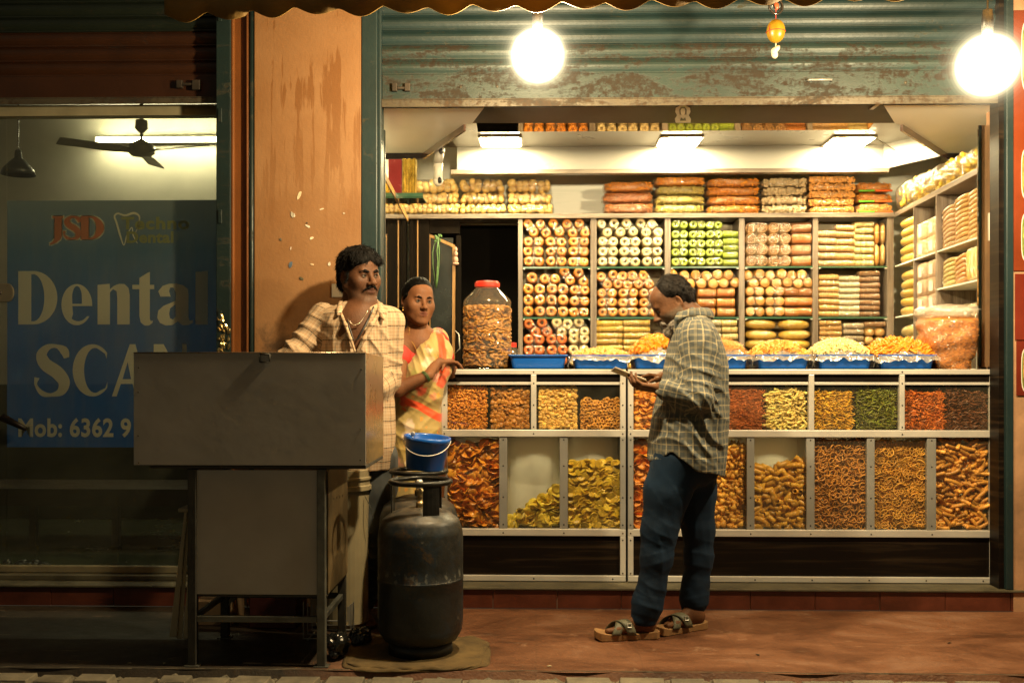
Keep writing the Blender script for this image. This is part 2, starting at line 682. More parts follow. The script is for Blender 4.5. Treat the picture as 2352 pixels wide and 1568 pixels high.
def wall_paint():
    t = NT('orange_wall_paint')
    v = t.coord('Object')
    vd = t.coord('Object', (16, 16, 1.1))
    base = t.mix(t.ramp(t.noise(v, 1.7, 5, 0.6), [(0.35, 0.0), (0.65, 1.0)]), (0.24, 0.112, 0.038), (0.31, 0.165, 0.070))
    # running drips, and broad smeared patches they run from
    d = t.noise(vd, 1.3, 6, 0.62, 0.3)
    patch = t.noise(v, 1.9, 3, 0.5, 0.8)
    drip = t.ramp(t.math('ADD', t.math('MULTIPLY', d, 0.72), t.math('MULTIPLY', patch, 0.42)), [(0.60, 0.0), (0.622, 1.0)])
    sp = t.coord('Object')
    sep = t.n('ShaderNodeSeparateXYZ'); t.l(sp, sep.inputs[0])
    hi = t.ramp(sep.outputs[2], [(0.0, 0.0), (0.40, 1.0)])
    zf = t.math('MULTIPLY', t.math('SUBTRACT', sep.outputs[2], 1.75), 1.3)
    zf = t.math('MINIMUM', t.math('MAXIMUM', zf, 0.0), 1.0)
    c = t.mix(t.math('MULTIPLY', t.math('MULTIPLY', drip, zf), 0.75), base, (0.175, 0.066, 0.012))
    spots = t.ramp(t.noise(v, 62, 2, 0.5), [(0.70, 0.0), (0.745, 1.0)])
    c = t.mix(t.math('MULTIPLY', spots, 0.5), c, (0.20, 0.09, 0.03))
    gn = t.math('MULTIPLY', t.noise(v, 6.5, 8, 0.72, 0.5), t.math('MINIMUM', t.math('MAXIMUM', t.math('MULTIPLY', t.math('SUBTRACT', 1.72, sep.outputs[2]), 2.5), 0.0), 1.0))
    c = t.mix(t.ramp(gn, [(0.46, 0.0), (0.62, 0.85)]), c, (0.07, 0.042, 0.022))
    b = t.bump(t.math('ADD', t.noise(v, 55, 5, 0.6), t.math('MULTIPLY', t.noise(v, 4, 3, 0.5), 1.5)), 0.28, 0.006)
    return t.done(t.bsdf(c, 0.62, 0, b))

M_WALL = wall_paint()


def cement():
    t = NT('red_cement')
    v = t.coord('Object')
    vx = t.coord('Object', (1.0, 1.8, 1.0))
    n = t.noise(vx, 1.6, 9, 0.68, 0.5)
    c = t.ramp(n, [(0.32, (0.040, 0.016, 0.007)), (0.44, (0.105, 0.040, 0.016)), (0.56, (0.17, 0.072, 0.032)), (0.70, (0.24, 0.13, 0.078))])
    n2 = t.noise(v, 14, 5, 0.7, 0.4)
    c = t.mix(t.ramp(n2, [(0.60, 0.0), (0.70, 0.55)]), c, (0.09, 0.04, 0.018))
    n4 = t.noise(vx, 5, 6, 0.7, 1.0)
    c = t.mix(t.ramp(n4, [(0.62, 0.0), (0.72, 0.35)]), c, (0.52, 0.36, 0.24))
    sep = t.n('ShaderNodeSeparateXYZ'); t.l(v, sep.inputs[0])
    # left stretch darkened grey-brown: dim light painted in, plus some dirt
    lf = t.math('ADD', sep.outputs[0], t.math('MULTIPLY', t.math('SUBTRACT', n, 0.5), 1.2))
    lf = t.ramp(t.math('ADD', t.math('MULTIPLY', lf, 0.5), 0.9), [(0.42, 1.0), (0.62, 0.0)])
    c = t.mix(lf, c, t.ramp(n2, [(0.3, (0.010, 0.007, 0.0035)), (0.7, (0.038, 0.026, 0.014))]))
    br = t.n('ShaderNodeTexBrick'); br.inputs['Scale'].default_value = 1.0; br.inputs['Mortar Size'].default_value = 0.004; br.inputs['Brick Width'].default_value = 0.42; br.inputs['Row Height'].default_value = 0.42; br.offset = 0.0
    t.l(t.mix(0.012, v, t.n('ShaderNodeTexNoise').outputs['Color']), br.inputs['Vector'])
    c = t.mix(t.math('MULTIPLY', br.outputs['Fac'], 0.16), c, (0.05, 0.028, 0.015))
    sc_ = t.ramp(t.noise(t.coord('Object', (0.7, 5.0, 1)), 6, 8, 0.75, 0.6), [(0.60, 0.0), (0.68, 0.45)])
    c = t.mix(sc_, c, (0.42, 0.28, 0.18))
    sp2 = t.ramp(t.noise(v, 36, 3, 0.6), [(0.69, 0.0), (0.73, 0.7)])
    c = t.mix(sp2, c, (0.035, 0.02, 0.012))
    b = t.bump(t.math('ADD', n2, t.noise(v, 90, 4, 0.6)), 0.38, 0.007)
    r = t.ramp(n, [(0.3, 0.42), (0.7, 0.75)])
    return t.done(t.bsdf(c, r, 0, b))

M_CEMENT = cement()
M_ROAD = mat('street_dirt', (0.12, 0.10, 0.07), 0.9, var=0.5, vs=5, bump=0.8, bs=40)
M_STONE = mat('paving_stone', (0.15, 0.13, 0.09), 0.85, var=0.45, vs=9, bump=0.7, bs=50, objvar=0.25)
M_TILE = mat('red_oxide_tile', (0.105, 0.026, 0.012), 0.45, var=0.45, vs=6, bump=0.15, bs=80, objvar=0.12)
M_STEPTOP = mat('grey_green_stone_edge', (0.085, 0.075, 0.045), 0.55, var=0.4, vs=8, bump=0.3)


def wood_mat(name, c0, c1, rough=0.35, sx=1.0, sz=26.0, coat=0.15, contrast=(0.38, 0.66), spec=0.5):
    t = NT(name)
    v = t.coord('Object', (sx, 1.0, sz))
    n = t.noise(v, 1.5, 6, 0.6, 0.6)
    c = t.ramp(n, [(contrast[0], c0), (contrast[1], c1)])
    return t.done(t.bsdf(c, rough, 0, t.bump(n, 0.06, 0.002), coat, spec))

M_DARKWOOD = wood_mat('dark_laminate', (0.005, 0.003, 0.002), (0.030, 0.019, 0.010), 0.45, coat=0.0, spec=0.2, contrast=(0.5, 0.72))
M_HEADER = wood_mat('black_streaked_laminate', (0.003, 0.003, 0.004), (0.030, 0.028, 0.028), 0.55, 1.5, 1.0, coat=0.0)
M_SHELFWOOD = wood_mat('grey_brown_laminate', (0.115, 0.085, 0.062), (0.30, 0.25, 0.20), 0.40, 1.6, 12)
M_SHELFWOOD_V = wood_mat('grey_brown_laminate_upright', (0.115, 0.085, 0.062), (0.28, 0.23, 0.18), 0.40, 20, 1.2)
M_WHITELAM = wood_mat('white_streaked_laminate', (0.76, 0.79, 0.68), (0.90, 0.90, 0.80), 0.45, 1.2, 14, contrast=(0.2, 0.5))
M_WHITECEIL = mat('white_gloss_ceiling', (0.34, 0.33, 0.30), 0.30, var=0.05, vs=2, bump=0.02, coat=0.3)
M_CREAMWALL = mat('cream_wall', (0.66, 0.62, 0.50), 0.7, var=0.10, vs=2.5, bump=0.08)
M_ROOMSHADE = mat('room_shade_black', (0.003, 0.0026, 0.002), 0.9, spec=0.05, var=0.25, vs=2, bump=0.05)
M_BROWNGLOSS = mat('brown_gloss_edge', (0.11, 0.06, 0.04), 0.15, var=0.3, vs=4, bump=0.02, coat=0.6)
M_TAN = mat('varnished_wood', (0.36, 0.19, 0.06), 0.35, var=0.3, vs=12, bump=0.05, sc3=(12, 12, 1))
t_ = NT('mirror'); M_MIRROR = t_.done(t_.bsdf((0.78, 0.80, 0.72), 0.02, 1.0))
t_ = NT('smoky_mirror'); M_MIRROR_DIM = t_.done(t_.bsdf((0.50, 0.42, 0.30), 0.05, 1.0))
M_SHOPFLOOR = mat('shop_floor', (0.30, 0.25, 0.19), 0.4, var=0.2, vs=3)
M_ALU = mat('brushed_aluminium', (0.62, 0.60, 0.55), 0.42, metal=0.35, var=0.10, vs=5, bump=0.05, bs=30, sc3=(1, 1, 1))
M_ALU_DIM = mat('grey_aluminium', (0.34, 0.34, 0.32), 0.42, metal=0.4, var=0.12, vs=5, bump=0.05)
M_SCREW = mat('dark_screw', (0.05, 0.045, 0.04), 0.5, metal=0.6, var=0.2)
M_GLASS = glass_mat('clear_glass', (0.96, 0.97, 0.94), 0.01, 0.02)
M_GLASS_EDGE = mat('green_glass_edge', (0.05, 0.13, 0.075), 0.15, var=0.1, vs=3, bump=0.0, coat=0.5)
M_DOORGLASS = glass_mat('dusty_door_glass', (0.94, 0.96, 0.92), 0.02, 0.035, 2.0, (0.42, 0.42, 0.30))
M_BOLT = mat('dark_bolt_iron', (0.045, 0.035, 0.025), 0.6, metal=0.3, var=0.5)
M_BLACK = mat('black_plastic', (0.012, 0.012, 0.012), 0.4, var=0.2)
M_WHITEP = mat('white_plastic', (0.72, 0.69, 0.60), 0.4, var=0.08, bump=0.03)

# ---- ground
mb = MB()
mb.grid(lambda u, v: (-9 + 18 * u, -1.02 + 1.03 * v + 0.018 * (noise.noise(Vector((u * 60, 0, 0))) if v == 0 else 0), 0.0), 240, 3)
mb.add([(-9, -1.06, -0.06), (9, -1.06, -0.06), (9, -1.02, 0), (-9, -1.02, 0)], [(0, 1, 2, 3)])
tag(mb.build('pavement', M_CEMENT), kind='structure')
mb = MB()
mb.add([(-60, -60, -0.052), (60, -60, -0.052), (60, -0.9, -0.052), (-60, -0.9, -0.052)], [(0, 1, 2, 3)])
tag(mb.build('street', M_ROAD), kind='structure')
# rough mortar edge between cement and paving stones
mb = MB()
def edge_pt(u, v):
    x = -4 + 8 * u
    y = -1.012 - 0.075 * v
    z = -0.028 + 0.014 * noise.noise(Vector((x * 22, y * 40, 0))) + 0.012 * noise.noise(Vector((x * 60, y * 90, 3)))
    if v == 0: z = 0.003
    if v == 1: z = -0.05
    return (x, y - 0.012 * noise.noise(Vector((x * 9, 5, 0))), z)
mb.grid(edge_pt, 520, 8)
tag(mb.build('broken_mortar_edge', M_STONE, smooth=False), kind='structure')
# paving stones along the street edge: parts of one paving strip
pav = empty('stone_paving', 'row of grey worn paving stones along the street edge of the pavement', 'paving', (0, -1.2, -0.05))
for r_ in range(3):
    x = -3.4 + 0.07 * r_
    while x < 3.4:
        w = rnd.uniform(0.13, 0.20)
        b = MB()
        y1 = -1.075 - 0.115 * r_; y0 = y1 - 0.105
        j = [rnd.uniform(-0.009, 0.009) for _ in range(8)]
        zt = 0.045 + rnd.uniform(-0.010, 0.006)
        bot = [(0.004, y0, 0), (w - 0.004, y0, 0), (w - 0.004, y1, 0), (0.004, y1, 0)]
        top = [(0.012 + j[0], y0 + 0.008 + j[1], zt), (w - 0.012 + j[2], y0 + 0.008 + j[3], zt + j[4] * 0.3), (w - 0.012 + j[5], y1 - 0.008, zt), (0.012 + j[6], y1 - 0.008 + j[7] * .5, zt)]
        b.add([(p[0] + x, p[1] + 1.2, p[2]) for p in bot + top], [(4, 5, 6, 7), (0, 1, 5, 4), (1, 2, 6, 5), (2, 3, 7, 6), (3, 0, 4, 7)])
        b.build('paving_stone', M_STONE, pav, bevel=0.004)
        x += w + 0.008

# ---- step (plinth) with tiled face
SX0, SX1 = -4.0, 4.0
ZS = 0.107
mb = MB()
mb.box(SX0, SX1, 0.010, 2.7, 0.002, ZS - 0.012)
tag(mb.build('shop_step', M_SHOPFLOOR), kind='structure')
step_t = empty('step_facing', 'low step faced with red oxide tiles under the counter and the glass door', 'step', (0, 0, 0))
XPA, XPB = ax(583, 0), ax(831, 0)
x = SX0
k = 0
while x < SX1:
    w = 0.315
    if not (x + w > XPA and x < XPB): MB().box(x + 0.0015, x + w - 0.0015, 0.0 + 0.001 * (k % 3), 0.010, 0.003, ZS - 0.014).build('tile', M_TILE, step_t, bevel=0.0015)
    x += w; k += 1
MB().box(SX0, XPA - 0.002, -0.012, 0.16, ZS - 0.0115, ZS).build('stone_edge', M_STEPTOP, step_t, bevel=0.003)
MB().box(XPB + 0.002, SX1, -0.012, 0.16, ZS - 0.0115, ZS).build('stone_edge', M_STEPTOP, step_t, bevel=0.003)

# ---- orange pillar wall between the two shops, with the odd strips beside it
XP0, XP1 = ax(583, 0), ax(831, 0)
pil = empty('pillar_wall', 'orange painted wall pillar between the dental door and the snack shop, stained and chipped', 'wall', ((XP0 + XP1) / 2, 0, 0))
b = MB(); b.box(XP0, XP1, 0, 0.35, 0.0, 3.4)
world_child(b.build('painted_wall', M_WALL, bevel=0.006), pil)
chips = [((688, 448), 0.012, 0.040, 0.4, (0.62, 0.55, 0.36)), ((672, 493), 0.012, 0.02, -0.2, (0.45, 0.42, 0.33)), ((668, 607), 0.014, 0.028, 0.2, (0.10, 0.15, 0.22)),
         ((676, 495), 0.006, 0.014, 0.1, (0.75, 0.7, 0.6)), ((706, 519), 0.018, 0.008, 0.5, (0.72, 0.66, 0.55)), ((645, 550), 0.008, 0.010, 0.0, (0.13, 0.11, 0.08)),
         ((716, 547), 0.020, 0.009, -0.5, (0.72, 0.62, 0.45)), ((757, 607), 0.010, 0.014, 0.3, (0.66, 0.62, 0.52)), ((717, 607), 0.012, 0.006, 0.0, (0.68, 0.55, 0.35)),
         ((705, 512), 0.006, 0.006, 0.0, (0.06, 0.05, 0.04)), ((755, 607), 0.004, 0.006, 0.0, (0.07, 0.10, 0.15)), ((790, 490), 0.008, 0.007, 0, (0.5, 0.45, 0.35)), ((668, 570), 0.004, 0.012, 0.1, (0.7, 0.6, 0.5)), ((693, 640), 0.018, 0.012, 0.6, (0.10, 0.09, 0.05)), ((740, 480), 0.016, 0.005, -0.3, (0.75, 0.66, 0.5))]
for i, ((px, py), w, h, a, c) in enumerate(chips):
    w *= 0.8; h *= 0.8
    p = at(px, py, -0.001)
    n = 7
    pts = []
    for q in range(n):
        an = 2 * math.pi * q / n
        rr = rnd.uniform(0.6, 1.15)
        x_, z_ = w * rr * math.cos(an), h * rr * math.sin(an)
        pts.append((p.x + x_ * math.cos(a) + z_ * math.sin(a), p.z - x_ * math.sin(a) + z_ * math.cos(a)))
    b = MB(); b.prism(pts, -0.0025 - 0.001 * (i % 2), -0.0002)
    world_child(b.build('paint_chip', mat('chip_%d' % i, c, 0.8, var=0.3, vs=60)), pil)
p = at(775, 668, -0.002)
b = MB(); b.box(p.x - 0.028, p.x + 0.03, -0.004, -0.001, p.z - 0.03, p.z + 0.035)
tag(b.build('paper_notice', mat('white_paper', (0.62, 0.58, 0.48), 0.8, var=0.08)), 'scrap of white paper pasted on the orange wall behind the vendor', 'notice')

xs = [ax(q, 0) for q in (497, 530, 570, 583)]
b = MB(); b.box(xs[1], xs[2], 0.03, 0.34, 0.0, 3.4); b.box(xs[1], xs[1] + 0.014, 0.004, 0.03, 0, 3.4); b.box(xs[2] - 0.012, xs[2], 0.004, 0.03, 0, 3.4)
tag(b.build('wall_channel', paint_mat('brown_orange_paint', (0.17, 0.058, 0.012), (0.10, 0.06, 0.03), 0.66), bevel=0.004), 'narrow brown orange channel strip beside the dental shutter guide', 'wall')
b = MB(); b.tube([((xs[2] + xs[3]) / 2, 0.012, 0.02), ((xs[2] + xs[3]) / 2, 0.012, 3.4)], 0.013, 10)
tag(b.build('drain_pipe', M_TEAL_DARK, smooth=True), 'thin dark green pipe running up the left edge of the orange pillar', 'pipe')
b = MB(); b.box(xs[0], xs[1], -0.004, 0.13, 0.109, 3.4)
for q in range(6): b.box(xs[0] + 0.01, xs[0] + 0.03, -0.010, -0.004, 0.4 + 0.5 * q, 0.47 + 0.5 * q)
tag(b.build('shutter_guide', M_TEAL_DARK, bevel=0.003), 'dark green shutter guide rail on the right side of the dental shop', 'shutter guide')
p0 = at(512, 725, -0.015); p1 = at(512, 808, -0.015)
lf = MB()
for q in range(26):
    z_ = p1.z + (p0.z - p1.z) * rnd.random()
    x_ = p0.x + rnd.uniform(-0.026, 0.03)
    lf.ball((x_, -0.006, z_), (rnd.uniform(0.004, 0.012), 0.006, rnd.uniform(0.008, 0.022)), 5, 4, (0, rnd.uniform(-.6, .6), 0))
tag(lf.build('foil_garland', mat('gold_foil', (0.55, 0.42, 0.18), 0.2, metal=0.9, var=0.3, vs=30, bump=0.5)), 'crumpled foil garland pinned to the green guide rail near the cart', 'garland')
# guides of the snack shop
gl0, gl1 = ax(831, 0), ax(866, 0)
b = MB(); b.box(gl0, gl1, -0.006, 0.12, 0.109, 3.4); b.box(gl1, gl1 + 0.016, 0.03, 0.12, 0.109, 3.4)
tag(b.build('shutter_guide', M_TEAL_DARK if False else M_TEAL, bevel=0.003), 'teal shutter guide on the left side of the snack shop behind the vendor', 'shutter guide')
gr0, gr1, gr2 = ax(2286, 0.05), ax(2300, 0.05), ax(2327, 0)
b = MB(); b.box(gr1, gr2, -0.006, 0.12, 0.109, 3.4)
tag(b.build('shutter_guide', M_TEAL, bevel=0.003), 'teal shutter guide at the right end of the snack counter', 'shutter guide')
b = MB(); b.box(gr0 + 0.004, gr1 - 0.001, 0.02, 0.12, 0.109, 3.4)
tag(b.build('door_post', M_DARKWOOD), 'black post between the counter end and the right shutter guide', 'post')
b = MB(); b.box(gr2 + 0.002, gr2 + 1.2, 0.0, 0.3, 0.0, 3.4)
tag(b.build('side_wall', mat('peach_wall', (0.42, 0.24, 0.13), 0.7, var=0.35, vs=5, bump=0.3)), 'stained peach wall right of the snack shop behind the food posters', 'wall')

# ---- roller shutters
def slat_profile(h, d=0.014, n=6):
    """front outline (y, z) of one curled slat of height h"""
    pts = [(0.010, 0.0), (0.0, 0.0015), (0.0, 0.008), (0.009, 0.011)]
    for i in range(n + 1):
        t = i / n
        pts.append((0.009 - d * math.sin(math.pi * t), 0.011 + (h - 0.014) * t))
    pts.append((0.010, h))
    return pts

def slat(x0, x1, y, z, h):
    b = MB()
    pr = slat_profile(h)
    n = len(pr)
    vs = [(x0, y + a, z + c) for a, c in pr] + [(x1, y + a, z + c) for a, c in pr]
    b.add(vs, [(i, i + n, i + 1 + n, i + 1) for i in range(n - 1)])
    return b

def shutter(name, label, x0, x1, y, ztop_plate, plate_h, rail_h, n, pitch, mats, group):
    t = empty(name, label, 'roller shutter', ((x0 + x1) / 2, y, ztop_plate - plate_h - rail_h), group)
    z = ztop_plate
    for i in range(n):
        m = mats[min(i, len(mats) - 1)]
        world_child(slat(x0, x1, y, z + i * pitch, pitch).build('slat', m, smooth=False), t)
    b = MB(); b.box(x0, x1, y - 0.004, y + 0.012, z - plate_h, z)
    world_child(b.build('bottom_plate', mats[-1 if name == 'x' else 0] if False else mats[0], bevel=0.002), t)
    b = MB(); b.box(x0, x1, y - 0.030, y + 0.012, z - plate_h - 0.006, z - plate_h - 0.0005); b.box(x0, x1, y - 0.030, y - 0.024, z - plate_h - rail_h, z - plate_h - 0.0065)
    world_child(b.build('bottom_rail', M_RUST_RAIL, bevel=0.002), t)
    return t

YS = 0.06
SLZ = az(167, YS)
PLH = SLZ - az(226, YS)
sh = shutter('roller_shutter', 'teal rusty roller shutter rolled half up above the snack counter', gl1 + 0.017, gr1 - 0.002, YS, SLZ, PLH, 0.042, 13, 0.0738, [M_TEAL_RUSTY, M_TEAL_RUSTY, M_TEAL], None)
p = at(922, 202, YS - 0.01)
b = MB(); b.box(p.x - 0.045, p.x - 0.02, YS - 0.03, YS - 0.005, p.z - 0.02, p.z + 0.02); b.box(p.x + 0.018, p.x + 0.045, YS - 0.03, YS - 0.005, p.z - 0.02, p.z + 0.02); b.tube([(p.x - 0.02, YS - 0.02, p.z - 0.004), (p.x + 0.02, YS - 0.02, p.z - 0.004)], 0.008, 8)
world_child(b.build('lock_bolt', M_BOLT, bevel=0.003), sh)
p = at(1882, 186, YS - 0.01)
b = MB(); b.tube([(p.x - 0.06, YS - 0.003, p.z), (p.x - 0.055, YS - 0.03, p.z), (p.x + 0.055, YS - 0.03, p.z), (p.x + 0.06, YS - 0.003, p.z)], 0.006, 8)
world_child(b.build('pull_handle', M_ALU_DIM, smooth=True), sh)
for px, py in ((1058, 200), (1058, 232), (1142, 199), (1142, 231), (2226, 183), (2225, 213), (2080, 190), (2310, 190)):
    p = at(px, py, YS - 0.005)
    if p.x < gr1 - 0.02:
        b = MB(); b.ball((p.x, YS - 0.005, p.z), (0.008, 0.004, 0.008), 8, 4)
        world_child(b.build('rivet', M_RUST_RAIL, smooth=True), sh)

DX0 = ax(-260, 0.1)
DYS = 0.09
dz = az(175, DYS, 300)
sh2 = shutter('roller_shutter', 'dark brown and green roller shutter above the dental glass door', DX0, xs[0] - 0.002, DYS, dz, dz - az(226, DYS, 300), 0.035, 13, 0.075, [M_BROWN_PAINT, M_BROWN_PAINT, M_BROWN_PAINT, M_GREEN_OLD], None)
p = at(430, 195, DYS - 0.01)
b = MB(); b.box(p.x - 0.05, p.x - 0.02, DYS - 0.03, DYS - 0.005, p.z - 0.02, p.z + 0.02); b.box(p.x + 0.03, p.x + 0.07, DYS - 0.03, DYS - 0.005, p.z - 0.03, p.z + 0.02); b.tube([(p.x - 0.02, DYS - 0.02, p.z), (p.x + 0.03, DYS - 0.02, p.z)], 0.008, 8)
world_child(b.build('lock_bolt', M_BOLT, bevel=0.003), sh2)

# wall above the shutters
b = MB(); b.box(-6, 6, 0.13, 0.4, 3.3, 4.6)
tag(b.build('upper_wall', mat('upper_wall_plaster', (0.12, 0.09, 0.05), 0.8)), 'plaster wall above the roller shutters', 'wall')
b = MB(); b.box(DX0 - 2.0, DX0 - 0.004, 0.0, 0.3, 0.0, 3.4)
tag(b.build('far_wall', mat('far_wall_plaster', (0.25, 0.16, 0.09), 0.8)), 'plain wall at the far left beyond the dental shutter', 'wall')

# ---- scalloped awning over both shop fronts
def awning():
    t = empty('awning', 'mustard tarpaulin awning with scalloped lower edge above the shop front', 'awning', (0.6, -1.35, 2.5))
    XA0, XA1 = at(375, 20, -1.4).x, 3.2
    m = NT('tarpaulin')
    v = m.coord('Object')
    c = m.ramp(m.noise(v, 2.5, 5, 0.6), [(0.3, (0.20, 0.10, 0.02)), (0.7, (0.42, 0.25, 0.05))])
    d = m.bsdf(c, 0.55, 0, m.bump(m.noise(v, 7, 4, 0.5), 0.4, 0.03))
    tl = m.n('ShaderNodeBsdfTranslucent'); m.l(c, tl.inputs[0])
    mx = m.n('ShaderNodeMixShader'); mx.inputs[0].default_value = 0.16
    m.l(d, mx.inputs[1]); m.l(tl.outputs[0], mx.inputs[2])
    mt = m.done(mx.outputs[0])
    b = MB()
    per = 0.158
    def low(x):
        ph = (x - XA0) / per
        tilt = 0.012 * noise.noise(Vector((x * 1.3, 7, 0)))
        base = 1.2 + (838 - 12) * 3.6 / F
        base += -0.002 + 0.034 * max(0, (x + 0.6) / 2.6) + 0.03 * max(0, (x - 0.9))
        if x < XA0 + 0.30: base -= 0.012
        return base - 0.028 * abs(math.sin(math.pi * ph)) ** 1.2 + tilt
    N = 340
    def P(u, v):
        x = XA0 + (XA1 - XA0) * u
        z0 = low(x)
        z1 = 2.70
        w = 0.018 * math.sin(2 * math.pi * (x - XA0) / per * 0.5 + 0.7) * (1 - v)
        return (x, -1.4 + w, z0 + (z1 - z0) * v)
    b.grid(P, N, 6)
    o = world_child(b.build('valance', mt, smooth=True), t)
    so = o.modifiers.new('thick', 'SOLIDIFY'); so.thickness = 0.004
    b = MB()
    b.grid(lambda u, v: (XA0 + (XA1 - XA0) * u, -1.405 + 1.51 * v, 2.70 + 0.55 * v + 0.015 * math.sin(u * 40)), 60, 6)
    o = world_child(b.build('canopy', mt, smooth=True), t)
    so = o.modifiers.new('thick', 'SOLIDIFY'); so.thickness = 0.004
    b = MB(); b.tube([(XA0, -1.39, 2.685), (XA1, -1.39, 2.685)], 0.012, 8)
    world_child(b.build('front_pole', M_RUST_RAIL, smooth=True), t)
    for x in (XA0 + 0.1, 0.7, XA1 - 0.3):
        b = MB(); b.tube([(x, -1.39, 2.67), (x, 0.12, 3.20)], 0.010, 8)
        world_child(b.build('strut', M_RUST_RAIL, smooth=True), t)
awning()

# ---- dental shop: glass door, poster, room behind
YD = 0.17
GX0, GX1 = ax(-250, YD), ax(503, YD)
def dental():
    zt, zb = az(268, YD, 300), az(1326, YD, 300)
    d = empty('glass_door', 'dusty frameless glass door of the dental shop with blue poster behind it', 'glass door', ((GX0 + GX1) / 2, YD, ZS))
    xj = ax(15, YD)
    for a, c in ((GX0, xj - 0.003), (xj + 0.003, GX1)):
        b = MB(); b.box(a, c, YD, YD + 0.008, zb, zt)
        world_child(b.build('glass_pane', M_DOORGLASS), d)
    b = MB(); b.box(GX0, GX1, YD - 0.02, YD + 0.05, zt + 0.001, zt + 0.055)
    world_child(b.build('top_rail', mat('beige_rail', (0.32, 0.28, 0.17), 0.6, var=0.2)), d)
    b = MB(); b.box(GX0, GX1, YD - 0.015, YD + 0.02, ZS + 0.028, ZS + 0.062)
    world_child(b.build('bottom_rail', mat('pale_sill_rail', (0.20, 0.17, 0.10), 0.5, var=0.3, vs=7, bump=0.2), bevel=0.003), d)
    b = MB(); b.box(GX0, GX1, YD - 0.07, YD + 0.03, ZS + 0.001, ZS + 0.026)
    world_child(b.build('threshold', M_STEPTOP, bevel=0.003), d)
    p = at(22, 672, YD - 0.01)
    b = MB()
    pts = []
    for i in range(17):
        a = -math.pi / 2 + math.pi * i / 16
        pts.append((p.x - 0.012 + 0.034 * math.cos(a), p.z + 0.048 * math.sin(a)))
    b.prism([(p.x - 0.11, p.z - 0.048)] + pts + [(p.x - 0.11, p.z + 0.048)], YD - 0.014, YD - 0.001)
    world_child(b.build('lock_patch', mat('patch_steel', (0.45, 0.38, 0.25), 0.3, metal=0.9, var=0.1), bevel=0.003), d)
    b = MB(); b.lathe([(0.012, 0), (0.012, 0.006), (0.004, 0.008)], 14, (p.x - 0.05, YD - 0.013, p.z), (R(90), 0, 0))
    world_child(b.build('keyhole', M_SCREW, smooth=True), d)
    # handle seen at the low left, a dark diagonal bar
    a0, a1 = at(5, 958, YD - 0.05), at(60, 985, YD - 0.05)
    b = MB(); b.tube([a0, a1], [0.022, 0.012], 8)
    world_child(b.build('door_handle', M_DARKWOOD, smooth=True), d)

    # poster film just behind the glass, lit from the room
    px0, px1 = ax(16, YD + 0.01), ax(499, YD + 0.01)
    pz1, pz0 = az(460, YD + 0.01, 300), az(1027, YD + 0.01, 300)
    t = NT('poster_print_backlit_top')
    v = t.coord('Object')
    sp = t.n('ShaderNodeSeparateXYZ'); t.l(v, sp.inputs[0])
    g = t.math('DIVIDE', sp.outputs[2], pz1 - pz0)
    c = t.ramp(g, [(0.0, (0.004, 0.085, 0.36)), (0.5, (0.008, 0.075, 0.27)), (0.8, (0.03, 0.10, 0.19)), (1.0, (0.14, 0.18, 0.19))])  # grey towards the top paints in the backlight washing out the blue
    c = t.mix(t.ramp(t.noise(t.coord('Object', (3, 3, 0.4)), 3, 6, 0.7), [(0.45, 0.0), (0.75, 0.25)]), c, (0.20, 0.22, 0.18))
    def backlit(col):
        df = t.bsdf(col, 0.5)
        tl = t.n('ShaderNodeBsdfTranslucent')
        t.l(col, tl.inputs[0]) if hasattr(col, 'is_output') else None
        mx = t.n('ShaderNodeMixShader'); mx.inputs[0].default_value = 0.6
        t.l(df, mx.inputs[1]); t.l(tl.outputs[0], mx.inputs[2])
        return mx.outputs[0]
    mp = t.done(backlit(c))
    po = empty('dental_poster', 'blue dental poster with cream lettering behind the glass door', 'poster', ((px0 + px1) / 2, YD + 0.012, pz0))
    b = MB(); b.add([(px0 - po.location.x, 0, 0), (px1 - po.location.x, 0, 0), (px1 - po.location.x, 0, pz1 - pz0), (px0 - po.location.x, 0, pz1 - pz0)], [(0, 1, 2, 3)])
    b.build('poster_sheet', mp, po)

    def print_mat(name, col):
        q = NT(name)
        df = q.bsdf(col, 0.5)
        tl = q.n('ShaderNodeBsdfTranslucent'); tl.inputs[0].default_value = col + (1,)
        mx = q.n('ShaderNodeMixShader'); mx.inputs[0].default_value = 0.55
        q.l(df, mx.inputs[1]); q.l(tl.outputs[0], mx.inputs[2])
        return q.done(mx.outputs[0])
    M_CREAM = print_mat('cream_print', (0.86, 0.78, 0.58))
    M_ORANGE = print_mat('orange_print', (0.62, 0.17, 0.05))
    M_OLIVE = print_mat('olive_print', (0.26, 0.27, 0.07))
    YL = YD + 0.0105

    def shape(name, loops, m, px, py, h, wsc=1.0, dy=0.0):
        """loops in letter units (height 1); px, py = left baseline in the picture; h = cap height in px"""
        cu = bpy.data.curves.new(name, 'CURVE'); cu.dimensions = '2D'; cu.fill_mode = 'FRONT'
        for lp in loops:
            s = cu.splines.new('POLY'); s.points.add(len(lp) - 1); s.use_cyclic_u = True
            for q, (x_, z_) in zip(s.points, lp): q.co = (x_, z_, 0, 1)
        ob = bpy.data.objects.new(name, cu); COL.objects.link(ob)
        dg = bpy.context.evaluated_depsgraph_get()
        me = bpy.data.meshes.new_from_object(ob.evaluated_get(dg))
        bpy.data.objects.remove(ob)
        p0 = at(px, py, YL); u = h * (YL - CAM_Y) / F
        me.transform(Matrix(((u * wsc, 0, 0, p0.x - po.location.x), (0, 0, 1, YL + dy - po.location.y), (0, u, 0, p0.z - po.location.z), (0, 0, 0, 1))))
        me.materials.clear(); me.materials.append(m)
        return link(name, me, po)

